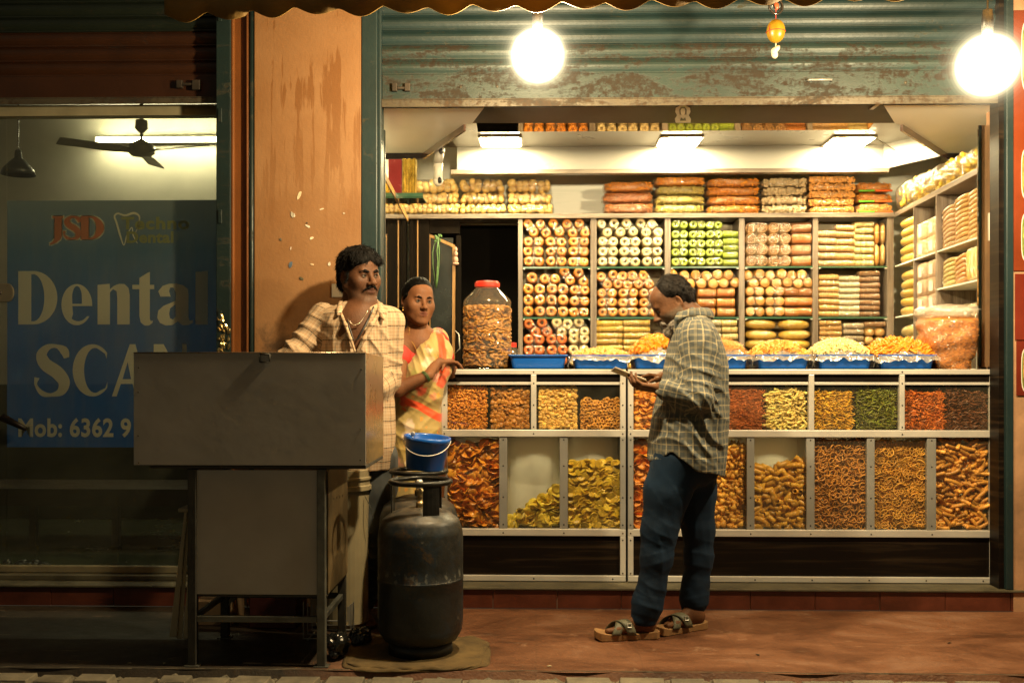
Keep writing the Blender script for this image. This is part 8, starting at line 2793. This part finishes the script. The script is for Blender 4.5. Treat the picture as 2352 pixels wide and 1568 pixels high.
    tr.ell(far[-1] + Vector((0.0, 0, -0.062)), (0.080, 0.08, 0.046), k=0.006, op='s')
    tr.post = folds(0.007, [(near[2], 0.09, (0.45, 0, 1), 60, 0.8), (near[3], 0.07, (-0.3, 0, 1), 80, 0.8), (near[5], 0.06, (0.35, 0.2, 1), 80, 1.0), (far[3], 0.10, (0.3, 0, 1), 50, 0.7), (far[5], 0.06, (-0.3, 0.2, 1), 80, 1.0),
                            (near[1], 0.12, (0.9, 0, 0.5), 40, 0.8), (near[4], 0.08, (0.5, 0, 1), 60, 0.8), (near[3], 0.2, (1, 0, 0.15), 46, 0.7), (far[2], 0.2, (1, 0, -0.1), 46, 0.7)], fine=0.0012, seed=33, big=0.0015)
    MT = mat('navy_cotton', (0.004, 0.017, 0.040), 0.85, var=0.35, vs=6, bump=0.25, bs=220, spec=0.3)
    world_child(sdf_obj('trousers', tr, 0.0046, MT), o)
    # sandals: things on the feet move with him, so parts
    MSO = mat('tan_sole', (0.30, 0.165, 0.065), 0.7, var=0.2, vs=20, bump=0.3); MST = mat('olive_strap', (0.105, 0.105, 0.068), 0.6, var=0.25, vs=20, bump=0.3)
    for hh, tt, ext in ((hN, tN, 1.0), (hF, tF + (tF - hF) * 0.15, 1.0)):
        f = (tt - hh).normalized(); L = (tt - hh).length + 0.055; side = Vector((-f.y, f.x, 0)); a = hh - f * 0.018
        b = MB(); n = 24; outl = []
        for i in range(n):
            t = 2 * math.pi * i / n
            u = 0.5 - 0.5 * math.cos(t); w = (0.033 + 0.016 * u - 0.012 * max(0, 0.5 - abs(u - 0.42)) * 1.2) * (1 if math.sin(t) > 0 else -1) * min(1, abs(math.sin(t)) * 1.9) ** 0.75
            outl.append((u * L, w))
        def hz(u): return 0.030 + 0.004 * math.cos(u / L * 6.28) + (0.010 * max(0, u / L - 0.82) / .18)
        vs = [a + f * u + side * w + Vector((0, 0, 0.001 + 0.012 * max(0, (u / L - 0.86) / 0.14) ** 2)) for u, w in outl] + [a + f * u + side * w * 1.03 + Vector((0, 0, hz(u))) for u, w in outl]
        b.add(vs, [tuple(reversed(range(n))), tuple(range(n, 2 * n))] + [(i, (i + 1) % n, (i + 1) % n + n, i + n) for i in range(n)])
        sd = world_child(b.build('sandal', MSO, bevel=0.003), o)
        for (u0, u1, sg) in ((0.46, 0.74, 1), (0.70, 0.50, -1)):
            b = MB()
            def P(u, v):
                an = math.pi * u
                cu = (u0 + (u1 - u0) * u) * L
                hw = 0.049 + 0.001 * sg
                ht = 0.072 - 0.13 * (cu / L - 0.48) + 0.002 * sg
                q = a + f * (cu + (v - .5) * 0.040) + side * hw * math.cos(an) + Vector((0, 0, 0.026 + ht * math.sin(an) ** 0.8 * (1 - 0.12 * (v - .5))))
                return q
            b.grid(P, 18, 4)
            q = b.build('strap', MST, smooth=True); q.parent = sd
            m_ = q.modifiers.new('t', 'SOLIDIFY'); m_.thickness = 0.003
        c_ = a + f * (0.50 * L) + side * (0.046 if side.y < 0 else -0.046) + Vector((0, 0, 0.070))
        b = MB(); b.torus(c_, 0.012, 0.0022, 4, 5, (R(70), R(45), 0))
        q = b.build('buckle', M_ALU); q.parent = sd
    # shirt buttons/placket omitted by the side view; a chest pocket edge
    # phone, held in the hand: its own thing
    ph = at(1437, 866, Y0 - 0.13)
    b = MB(); b.box(-0.075, 0.075, -0.036, 0.036, -0.0045, 0.0045)
    p_ = b.build('mobile_phone', mat('phone_case', (0.30, 0.26, 0.20), 0.3, metal=0.3), bevel=0.003)
    p_.location = (C(1437, 0).x + 0.004, Y0 - 0.105, zz(861)); p_.rotation_euler = (R(-12), R(22), R(6))
    tag(p_, 'flat mobile phone held level in the customer hands', 'phone')
    q = MB().box(-0.070, 0.070, -0.032, 0.032, 0.0046, 0.0050).build('screen', M_BLACK, p_)
customer()

# ------------------------------------------------------------------ VENDOR (left, behind the cart)
def vendor():
    Y0 = -0.25
    def C(px, py, dy=0.0): return at(px, py, Y0 + dy)
    o = person('moustached man in cream checked open shirt standing behind the steel cart', (C(840, 1400).x, Y0, 0))
    hc = C(826, 636)
    M = Matrix.Translation(hc) @ Matrix.Rotation(R(43), 4, 'Z') @ Matrix.Rotation(R(2), 4, 'X') @ Matrix.Rotation(R(-3), 4, 'Y') @ Matrix.Scale(1.05, 4)
    s = Sdf()
    head_sdf(s, M, W=1.0, jaw=1.16, chin=0.009, nose=1.18, male=True, cheek=1.05)
    nk0 = M @ Vector((0, 0.042, -0.035)); nk1 = C(812, 738, 0.03)
    s.cap(nk0, nk1, 0.053, 0.060, k=0.012)
    shl, shr = C(745, 728, 0.02), C(893, 740, 0.0)
    s.cap(shl, shr, 0.055, k=0.05)
    s.chain([C(820, 745, -0.02), C(822, 850, -0.02), C(835, 1060, 0.0)], [0.11, 0.12, 0.12], k=0.06)
    s.ell(C(818, 770, -0.055), (0.13, 0.075, 0.09), k=0.05)
    ell_, wl = C(672, 818, -0.08), C(720, 868, -0.40)
    elr, wr = C(893, 872, 0.02), C(850, 905, -0.18)
    s.cap(shl, ell_, 0.048, 0.040, k=0.03); s.cap(ell_, wl, 0.040, 0.028, k=0.02)
    hand(s, wl, (0.6, -0.7, -0.1), (0, 0, -1), 1, (0.2, 0.3, 0.2), 1.0)
    s.cap(shr, elr, 0.048, 0.040, k=0.03); s.cap(elr, wr, 0.040, 0.028, k=0.02)
    hand(s, wr, (-0.7, -0.7, -0.1), (0, 0, -1), -1, (0.2, 0.3, 0.2), 1.0)
    hr, kr, ar = C(858, 1065, 0.0), C(850, 1230, -0.02), C(836, 1385, 0.02)
    hl, kl, al = C(805, 1065, 0.0), C(795, 1230, -0.02), C(772, 1385, 0.0)
    for a, b_, c_ in ((hr, kr, ar), (hl, kl, al)):
        s.cap(a, b_, 0.085, 0.058, k=0.04); s.cap(b_, c_, 0.052, 0.038, k=0.03)
    fh = Vector((ar.x - 0.03, ar.y + 0.05, 0)); ft = Vector((ar.x + 0.055, ar.y - 0.18, 0))
    foot(s, fh, ft, h=0.001); s.cap(ar, fh + (ft - fh).normalized() * 0.05 + Vector((0, 0, 0.06)), 0.037, 0.036, k=0.03)
    fh2 = Vector((al.x + 0.03, al.y + 0.05, 0)); ft2 = Vector((al.x - 0.05, al.y - 0.18, 0))
    foot(s, fh2, ft2, h=0.001); s.cap(al, fh2 + (ft2 - fh2).normalized() * 0.05 + Vector((0, 0, 0.06)), 0.037, 0.036, k=0.03)
    body = world_child(sdf_obj('body', s, 0.0038, skin_mat('vendor_skin', (0.125, 0.052, 0.023), (0.078, 0.032, 0.014))), o)
    face_attrs(body, M, lambda x, y, z: 0.55 * np.clip((-0.038 - z) * 30, 0, 1) * np.clip((z + 0.100 + 0.5 * np.clip(-y - 0.05, 0, 1)) * 60, 0, 1) * (y < 0.01) * (1 - np.exp(-(x / 0.024) ** 4 - ((z + 0.025) / 0.018) ** 4)))
    eyes(M, o, (0.25, 0.05), 0.0062)
    mo = Sdf(); mo.M = M
    mo.chain([(-0.036, -0.083, -0.062), (-0.014, -0.098, -0.0475), (0, -0.1025, -0.0455), (0.014, -0.098, -0.0475), (0.036, -0.083, -0.062)], [0.0026, 0.0052, 0.0048, 0.0052, 0.0026], k=0.004)
    mo.post = lambda P, D: D + 0.004 * (vnoise(P * 260, 4) - 0.5)
    world_child(sdf_obj('moustache', mo, 0.0022, HAIR, relax=0), o)
    gb = Sdf(); gb.M = M; gb.ell((0, -0.083, -0.104), (0.024, 0.010, 0.014), k=0); gb.post = lambda P, D: D + 0.010 * (vnoise(P * 300, 9) - 0.42)
    world_child(sdf_obj('chin_stubble', gb, 0.0022, mat('grey_stubble', (0.16, 0.14, 0.12), 0.7, var=0.5, vs=60), relax=0), o)
    h = Sdf(); h.M = M
    h.ell((0, 0.026, 0.046), (0.086, 0.102, 0.094), k=0)
    h.ell((0, -0.030, 0.092), (0.070, 0.062, 0.040), (R(8), 0, 0), k=0.03)
    h.ell((0.030, -0.066, 0.070), (0.046, 0.024, 0.022), (0, R(10), 0), k=0.02)
    h.ell((-0.036, -0.060, 0.074), (0.036, 0.024, 0.020), (0, R(-16), 0), k=0.02)
    h.ell((0, 0.070, -0.020), (0.070, 0.050, 0.062), k=0.03)
    h.ell((0, -0.070, -0.012), (0.100, 0.072, 0.066), k=0.01, op='s')
    for x in (-1, 1):
        h.ell((x * 0.080, 0.004, -0.012), (0.020, 0.026, 0.036), k=0.006, op='s')
        h.cap((x * 0.073, -0.022, 0.02), (x * 0.072, -0.020, -0.018), 0.008, 0.004, k=0.01)
    h.post = lambda P, D: D + 0.011 * (vnoise(P * np.array([62, 62, 34], np.float32), 13) - 0.5) + 0.004 * (vnoise(P * np.array([210, 210, 80], np.float32), 5) - .5)
    ho = world_child(sdf_obj('hair', h, 0.0033, HAIR, relax=0), o)
    strands(ho, M, 2800, 0.023, o, HAIR, lambda q: Vector((q.x * 3 + .03, q.y - .02 if q.z > .05 else .02, 0.10 - q.z * 1.6 if q.z > .10 else -0.12)), seed=8, out=0.04, r0=0.0007)
    # shirt
    S_ = (Y0 - CAM_Y) / F
    rowsd = [(1075, 744, 906, 0.150), (1000, 742, 908, 0.150), (900, 740, 903, 0.150), (830, 740, 902, 0.152), (780, 739, 905, 0.150), (745, 735, 911, 0.135), (722, 740, 908, 0.110), (706, 762, 890, 0.085), (693, 786, 862, 0.066)]
    rws = []
    for py, xa_, xb_, ry in rowsd:
        a, b_ = C(xa_, py), C(xb_, py); rws.append((a.z, (a.x + b_.x) / 2, Y0 + 0.0, (b_.x - a.x) / 2, ry))
    sh = Sdf(); sh.sec(rws, k=0, pw=2.25)
    sh.cap(shl + Vector((-0.006, 0, 0)), ell_, 0.070, 0.060, k=0.035)
    cl = ell_.lerp(wl, 0.55); sh.cap(ell_, cl, 0.060, 0.052, k=0.03)
    sh.cap(shr + Vector((0.004, 0, 0)), elr, 0.070, 0.056, k=0.035)
    cr = elr.lerp(wr, 0.6); sh.cap(elr, cr, 0.056, 0.050, k=0.03)
    sh.cap(nk1 + Vector((0, -0.01, -0.02)), nk0 + Vector((0, 0, .05)), 0.070, k=0.006, op='s')
    # open front: a wedge cut down to the fourth button
    v0, v1 = C(816, 800, -0.16), C(815, 730, -0.13)
    for t in (0.0, 0.25, 0.5, 0.75, 1.0, 1.2):
        c_ = v0.lerp(v1, t); w = 0.004 + 0.055 * t
        sh.ell(c_ + Vector((0.004 * t, 0.0, 0)), (w, 0.085, 0.026), k=0.010, op='s')
    sh.post = folds(0.013, [(shl.lerp(ell_, .6), 0.10, (0.6, 0, 1), 58, 1.2), (ell_, 0.10, (0.8, 0, 1), 60, 1.2), (C(800, 800, -0.13), 0.11, (1, 0, 0.25), 44, 0.9), (C(770, 770, -0.12), 0.08, (1, 0, -0.6), 55, 0.9),
                            (C(860, 790, -0.12), 0.09, (1, 0, 0.5), 50, 0.9), (shr.lerp(elr, .7), 0.09, (0.3, 0, 1), 50, 1.0), (C(750, 740, 0), 0.06, (1, 0, -1), 70, 0.7)], fine=0.0014, seed=51, big=0.004)
    MS = plaid('cream_checks', (0.42, 0.30, 0.195), [(0, 0.058, 0.0, 0.0046, (0.022, 0.018, 0.014), 0.95), (1, 0.062, 0.3, 0.0046, (0.022, 0.018, 0.014), 0.95), (0, 0.058, 0.10, 0.0018, (0.06, 0.05, 0.03), 0.55), (1, 0.062, 0.40, 0.0018, (0.06, 0.05, 0.03), 0.55),
                                                      (0, 0.0145, 0.5, 0.0022, (0.62, 0.50, 0.34), 0.5), (1, 0.0155, 0.5, 0.0022, (0.62, 0.50, 0.34), 0.5), (0, 0.029, 0.25, 0.0035, (0.45, 0.27, 0.14), 0.45), (1, 0.031, 0.25, 0.0035, (0.45, 0.27, 0.14), 0.45)])
    so = world_child(sdf_obj('shirt', sh, 0.0046, MS), o)
    face_uv(so, seg_uv([(C(822, 1075), C(822, 735), 0.145, 'torso'), (shl, ell_, 0.062, 'arm'), (ell_, cl, 0.055, 'arm'), (shr, elr, 0.060, 'arm'), (elr, cr, 0.053, 'arm')]))
    # collar wings and front edges
    def wing(pts, r0, name):
        c_ = Sdf(); c_.chain(pts, r0, k=0.010); c_.post = folds(0.002, [], fine=0.001, seed=6, big=0.0015)
        q = world_child(sdf_obj(name, c_, 0.0036, MS), o)
        face_uv(q, seg_uv([(C(822, 800), C(822, 700), 0.10, 'torso')]))
    wing([C(796, 690, 0.03), C(784, 698, -0.03), C(780, 712, -0.085), C(776, 722, -0.12)], [0.013, 0.015, 0.017, 0.009], 'collar')
    wing([C(860, 690, 0.03), C(872, 702, -0.03), C(874, 718, -0.085), C(880, 731, -0.12)], [0.013, 0.015, 0.017, 0.009], 'collar')
    wing([C(780, 712, -0.085), C(793, 745, -0.155), C(806, 780, -0.168), C(815, 806, -0.168)], [0.009, 0.008, 0.007, 0.006], 'front_edge')
    wing([C(872, 716, -0.085), C(854, 745, -0.158), C(836, 778, -0.170), C(821, 806, -0.170)], [0.010, 0.010, 0.008, 0.006], 'front_edge')
    b = MB(); pts = [C(797, 716, -0.08), C(800, 736, -0.14), C(812, 747, -0.155), C(826, 742, -0.155), C(840, 722, -0.13), C(848, 708, -0.08)]
    for i in range(len(pts) - 1):
        for k in range(5):
            q = pts[i].lerp(pts[i + 1], k / 5); b.ball(q, (0.0036, 0.0030, 0.0030), 6, 4)
    world_child(b.build('silver_chain', mat('chain_silver', (0.75, 0.68, 0.52), 0.2, metal=0.9, bump=0), smooth=True), o)
    b = MB(); b.tube([C(792, 706, -0.06), C(800, 745, -0.150), C(812, 782, -0.168), C(822, 778, -0.168), C(842, 742, -0.155), C(858, 705, -0.07)], 0.0042, 6)
    world_child(b.build('dark_cord', M_BLACK, smooth=True), o)
    tr = Sdf()
    n_ = [C(862, 1050, 0), C(862, 1120, 0), C(855, 1200, -0.01), C(850, 1280, -0.01), C(843, 1340, 0), C(838, 1378, 0.01)]
    tr.chain(n_, [0.105, 0.098, 0.085, 0.072, 0.060, 0.052], k=0.03)
    f_ = [C(800, 1050, 0), C(798, 1120, 0), C(793, 1200, -0.01), C(787, 1280, -0.01), C(778, 1340, 0), C(773, 1378, 0.01)]
    tr.chain(f_, [0.105, 0.098, 0.085, 0.072, 0.060, 0.052], k=0.03)
    tr.ell(n_[-1] + Vector((0, 0, -0.06)), (0.07, 0.08, 0.040), k=0.006, op='s'); tr.ell(f_[-1] + Vector((0, 0, -0.06)), (0.07, 0.08, 0.040), k=0.006, op='s')
    tr.post = folds(0.014, [(n_[3], 0.12, (0.6, 0, 1), 60, 1.1), (n_[4], 0.10, (-0.5, 0, 1), 75, 1.3), (n_[1], 0.1, (1, 0, 0.3), 40, 0.7)], fine=0.001, seed=61)
    world_child(sdf_obj('trousers', tr, 0.0055, mat('grey_cotton', (0.060, 0.066, 0.068), 0.8, var=0.3, vs=5, bump=0.2, bs=200)), o)
vendor()

# ------------------------------------------------------------------ WOMAN in a saree, leaning on the counter
def woman():
    Y0 = 0.06
    def C(px, py, dy=0.0): return at(px, py, Y0 + dy)
    o = person('woman in yellow floral saree and red blouse leaning on the counter end', (C(960, 1300).x, Y0, ZS))
    hc = C(960, 694)
    M = Matrix.Translation(hc) @ Matrix.Rotation(R(27), 4, 'Z') @ Matrix.Rotation(R(2), 4, 'X') @ Matrix.Rotation(R(3), 4, 'Y') @ Matrix.Scale(0.965, 4)
    s = Sdf()
    head_sdf(s, M, W=0.97, jaw=1.0, chin=0.002, nose=0.98, lip=1.15, male=False, cheek=1.08)
    nk0 = M @ Vector((0, 0.025, -0.05)); nk1 = C(960, 776, 0.02)
    s.cap(nk0, nk1, 0.045, 0.052, k=0.03)
    shl, shr = C(922, 792, -0.02), C(1008, 790, 0.07)
    s.cap(shl, shr, 0.045, k=0.05); s.cap(nk1, shl, 0.045, 0.042, k=0.04); s.cap(nk1, shr, 0.045, 0.042, k=0.04)
    s.chain([C(965, 800, 0.02), C(960, 900, 0.02), C(962, 1060, 0.03)], [0.095, 0.095, 0.12], k=0.06)
    el, wl = C(912, 893, -0.175), C(984, 862, -0.165)
    s.cap(shl, el, 0.046, 0.037, k=0.03); s.cap(el, wl, 0.038, 0.025, k=0.02)
    ctop = ZK
    wl2 = Vector((C(1008, 0).x, Y0 - 0.085, ctop + 0.036))
    s.cap(wl, wl2, 0.025, 0.024, k=0.01)
    hand(s, wl2, (0.85, 0.62, 0.0), (0, 0.05, -1), 1, (0.22, 0.38, 0.25), 0.86, r=1.12, spread=0.02)
    elr, wr = C(1038, 860, 0.12), Vector((C(1030, 0).x, Y0 + 0.01, ctop + 0.030))
    s.cap(shr, elr, 0.042, 0.035, k=0.03); s.cap(elr, wr, 0.034, 0.024, k=0.02)
    hand(s, wr, (-0.4, -0.9, -0.1), (0, 0, -1), -1, (0.2, 0.3, 0.2), 0.85)
    for dx in (-0.07, 0.07):
        a, b_, c_ = C(960, 1060, 0.02) + Vector((dx, 0, 0)), C(960, 1200, 0.02) + Vector((dx, 0, 0)), C(960, 1310, 0.02) + Vector((dx, 0, 0))
        s.cap(a, b_, 0.075, 0.05, k=0.04); s.cap(b_, Vector((c_.x, c_.y, ZS + 0.08)), 0.045, 0.034, k=0.03)
        foot(s, Vector((c_.x, c_.y + 0.05, ZS)), Vector((c_.x + dx * .3, c_.y - 0.16, ZS)), h=0.001)
    body = world_child(sdf_obj('body', s, 0.0036, skin_mat('woman_skin', (0.19, 0.080, 0.034), (0.135, 0.055, 0.024))), o)
    face_attrs(body, M)
    eyes(M, o, (0.05, 0.0), 0.0042)
    h = Sdf(); h.M = M
    h.ell((0, 0.026, 0.038), (0.079, 0.101, 0.092), k=0)
    h.ell((0, -0.004, 0.076), (0.062, 0.072, 0.050), k=0.02)
    h.ell((0, 0.066, -0.030), (0.060, 0.052, 0.062), k=0.03)
    h.ell((0, -0.094, 0.020), (0.062, 0.074, 0.070), k=0.008, op='s')
    h.ell((0, -0.070, -0.065), (0.100, 0.075, 0.075), k=0.008, op='s')
    for x in (-1, 1):
        h.ell((x * 0.080, 0.002, -0.014), (0.018, 0.020, 0.026), k=0.005, op='s')
        h.cap((x * 0.068, -0.022, 0.030), (x * 0.072, 0.004, 0.014), 0.010, 0.008, k=0.01)
    h.cap((0, -0.08, 0.112), (0, 0.04, 0.145), 0.0022, k=0.006, op='s')
    h.post = lambda P, D: D + 0.003 * (vnoise(P * np.array([60, 60, 60], np.float32), 17) - 0.5) + 0.002 * (vnoise(P * np.array([230, 60, 230], np.float32), 5) - .5)
    HW = mat('combed_black_hair', (0.0016, 0.0014, 0.0012), 0.6, spec=0.12, var=0.4, vs=30, bump=0.5, bs=90, sc3=(1, .3, 1))
    ho = world_child(sdf_obj('hair', h, 0.0032, HW, relax=0), o)
    bn = Sdf(); bn.ell(M @ Vector((-0.03, 0.098, -0.055)), (0.045, 0.05, 0.040), k=0); bn.post = lambda P, D: D + 0.004 * (vnoise(P * 70, 3) - .5)
    world_child(sdf_obj('hair_bun', bn, 0.004, HW, relax=0), o)
    GOLD = mat('gold', (0.85, 0.52, 0.12), 0.22, metal=0.95, bump=0)
    for x in (-1, 1):
        p = M @ Vector((x * 0.080, 0.0, -0.036)); b = MB(); b.ball(p, (0.005, 0.004, 0.005), 8, 6); b.ball(p + Vector((0, 0, -0.012)), (0.004, 0.004, 0.007), 8, 6)
        world_child(b.build('earring', GOLD, smooth=True), o)
    b = MB(); pts = [C(939, 752, -0.035), C(940, 770, -0.060), C(948, 788, -0.078), C(958, 806, -0.088), C(966, 812, -0.088)]
    for i in range(4):
        for k in range(6): b.ball(pts[i].lerp(pts[i + 1], k / 6), 0.0028, 6, 4)
    world_child(b.build('necklace', GOLD, smooth=True), o)
    b = MB(); d_ = (wl2 - el).normalized(); c_ = el.lerp(wl, 0.93)
    q = d_.to_track_quat('Z', 'Y').to_euler(); b.torus(c_, 0.029, 0.0022, 24, 6, q); b.torus(c_ - d_ * 0.008, 0.0295, 0.0018, 24, 6, q)
    world_child(b.build('bangle', mat('green_glass_bangle', (0.03, 0.16, 0.06), 0.15, bump=0, coat=0.6), smooth=True), o)
    # red blouse
    S_ = (Y0 - CAM_Y) / F
    bl = Sdf()
    rw = []
    for py, xa_, xb_, ry in [(905, 908, 1008, 0.115), (870, 908, 1010, 0.118), (830, 908, 1020, 0.118), (800, 908, 1026, 0.10), (778, 912, 1024, 0.080), (762, 918, 1018, 0.060)]:
        a, b_ = C(xa_, py), C(xb_, py); rw.append((a.z, (a.x + b_.x) / 2, Y0 + 0.03, (b_.x - a.x) / 2, ry))
    bl.sec(rw, k=0)
    bl.cap(shl, shl.lerp(el, 0.30), 0.058, 0.055, k=0.03); bl.cap(shr, shr.lerp(elr, 0.42), 0.054, 0.051, k=0.03)
    bl.ell(shl.lerp(el, 0.78), (0.07, 0.07, 0.060), k=0.004, op='s')
    bl.ell(C(952, 758, -0.06), (0.085, 0.11, 0.092), (0, R(-18), 0), k=0.008, op='s')
    bl.cap(nk1, nk0, 0.062, k=0.006, op='s')
    bl.post = folds(0.006, [(shl, 0.08, (1, 0, 0.4), 70, 0.8)], fine=0.0008, seed=71, big=0.002)
    world_child(sdf_obj('blouse', bl, 0.0042, mat('red_blouse', (0.46, 0.022, 0.012), 0.7, var=0.2, bump=0.15, bs=200)), o)
    # saree
    t = NT('floral_saree')
    v = t.coord('Object')
    nz = t.noise(v, 11, 4, 0.6, 1.0)
    c = t.ramp(t.noise(v, 5, 3, 0.5), [(0.3, (0.36, 0.25, 0.07)), (0.7, (0.45, 0.35, 0.15))])
    vo = t.n('ShaderNodeTexVoronoi'); vo.inputs['Scale'].default_value = 11; vo.inputs['Randomness'].default_value = 1.0
    dv = t.n('ShaderNodeVectorMath', operation='ADD'); sc_ = t.n('ShaderNodeVectorMath', operation='SCALE')
    tn = t.n('ShaderNodeTexNoise'); tn.inputs['Scale'].default_value = 26; t.l(v, tn.inputs['Vector'])
    t.l(tn.outputs['Color'], sc_.inputs[0]); sc_.inputs[3].default_value = 0.055
    t.l(v, dv.inputs[0]); t.l(sc_.outputs[0], dv.inputs[1]); t.l(dv.outputs[0], vo.inputs['Vector'])
    hue = t.n('ShaderNodeSeparateColor'); t.l(vo.outputs['Color'], hue.inputs[0])
    fc = t.ramp(hue.outputs[0], [(0.0, (0.60, 0.07, 0.03)), (0.3, (0.62, 0.16, 0.07)), (0.31, (0.60, 0.46, 0.34)), (0.55, (0.58, 0.48, 0.32)), (0.56, (0.34, 0.36, 0.10)), (0.72, (0.42, 0.36, 0.12)), (0.73, (0.66, 0.30, 0.22)), (1.0, (0.58, 0.10, 0.05))])
    c = t.mix(t.ramp(vo.outputs['Distance'], [(0.30, 1.0), (0.44, 0.0)]), c, fc)
    vo2 = t.n('ShaderNodeTexVoronoi'); vo2.inputs['Scale'].default_value = 27; t.l(dv.outputs[0], vo2.inputs['Vector'])
    h2 = t.n('ShaderNodeSeparateColor'); t.l(vo2.outputs['Color'], h2.inputs[0])
    k2 = t.math('MULTIPLY', t.ramp(vo2.outputs['Distance'], [(0.22, 1.0), (0.34, 0.0)]), t.ramp(h2.outputs[1], [(0.50, 0.0), (0.52, 0.85)]))
    c = t.mix(k2, c, t.ramp(h2.outputs[0], [(0.0, (0.66, 0.10, 0.03)), (0.5, (0.66, 0.30, 0.05)), (1.0, (0.30, 0.32, 0.10))]))
    c = t.mix(t.n('ShaderNodeAttribute', attribute_name='border').outputs['Fac'], c, (0.74, 0.085, 0.022))
    MSA = t.done(t.bsdf(c, 0.6, 0, t.bump(t.noise(v, 220, 2, 0.5), 0.15, 0.001), 0, 0.35, Sheen_Weight=0.15))
    sa = Sdf()
    rw = []
    for py, xa_, xb_, ry in [(1325, 886, 1014, 0.17), (1200, 888, 1012, 0.165), (1100, 890, 1014, 0.160), (1040, 891, 1015, 0.155), (990, 892, 1014, 0.145), (940, 896, 1013, 0.132), (900, 902, 1014, 0.128), (870, 904, 1016, 0.128)]:
        a, b_ = C(xa_, py), C(xb_, py); rw.append((a.z, (a.x + b_.x) / 2, Y0 + 0.03, (b_.x - a.x) / 2, ry))
    sa.sec(rw, k=0)
    # pleated end across the chest: from the waist at left up over the far shoulder
    sa.chain([C(948, 905, -0.065), C(966, 860, -0.080), C(985, 815, -0.060), C(1000, 784, -0.002), C(1004, 774, 0.07)], [0.072, 0.070, 0.060, 0.044, 0.040], k=0.03)
    sa.chain([C(985, 905, -0.03), C(1012, 850, -0.02), C(1022, 806, 0.02), C(1014, 778, 0.09)], [0.068, 0.050, 0.034, 0.032], k=0.03)
    sa.chain([C(1004, 774, 0.07), C(1012, 806, 0.14), C(1010, 900, 0.17)], [0.040, 0.05, 0.06], k=0.03)
    sa.cap(el.lerp(shl, .2), wl2 + Vector((0.1, 0, 0)), 0.044, 0.040, k=0.006, op='s') if False else None
    sa.post = folds(0.0065, [(C(975, 830, -0.08), 0.13, (1, 0, 0.55), 95, 0.9), (C(1010, 830, -0.02), 0.10, (1, 0, 0.25), 85, 0.9), (C(950, 900, -0.08), 0.10, (0.75, 0, 1), 75, 0.8), (C(930, 980, -0.1), 0.14, (0.35, 0, 1), 46, 0.9), (C(980, 960, -0.1), 0.14, (-0.55, 0, 1), 46, 0.9), (C(950, 1070, -0.1), 0.2, (1, 0, 0.25), 50, 0.7)], fine=0.0008, seed=81, big=0.003)
    so = world_child(sdf_obj('saree', sa, 0.0044, MSA), o)
    def seg_d(P, pts):
        best = np.full(len(P), 9.0, np.float32)
        for a, b_ in zip(pts[:-1], pts[1:]):
            a, b_ = V3(a), V3(b_); a2, ab = a[[0, 2]], (b_ - a)[[0, 2]]; q = P[:, [0, 2]] - a2
            tt = np.clip(q @ ab / (ab @ ab), 0, 1); best = np.minimum(best, np.sqrt(((q - tt[:, None] * ab) ** 2).sum(1)))
        return best
    bp1 = [C(1004, 745, 0), C(1014, 780, 0), C(1020, 812, 0), C(1020, 850, 0)]
    bp2 = [C(945, 921, 0), C(968, 930, 0), C(1014, 960, 0)]
    def bord(P):
        f = (P[:, 1] < Y0 + 0.10)
        d1 = seg_d(P, bp1); d2 = seg_d(P, bp2)
        return np.clip((0.016 - d1) * 400, 0, 1) * f + np.clip((0.019 - d2) * 400, 0, 1) * f
    vattr(so, 'border', bord)
woman()
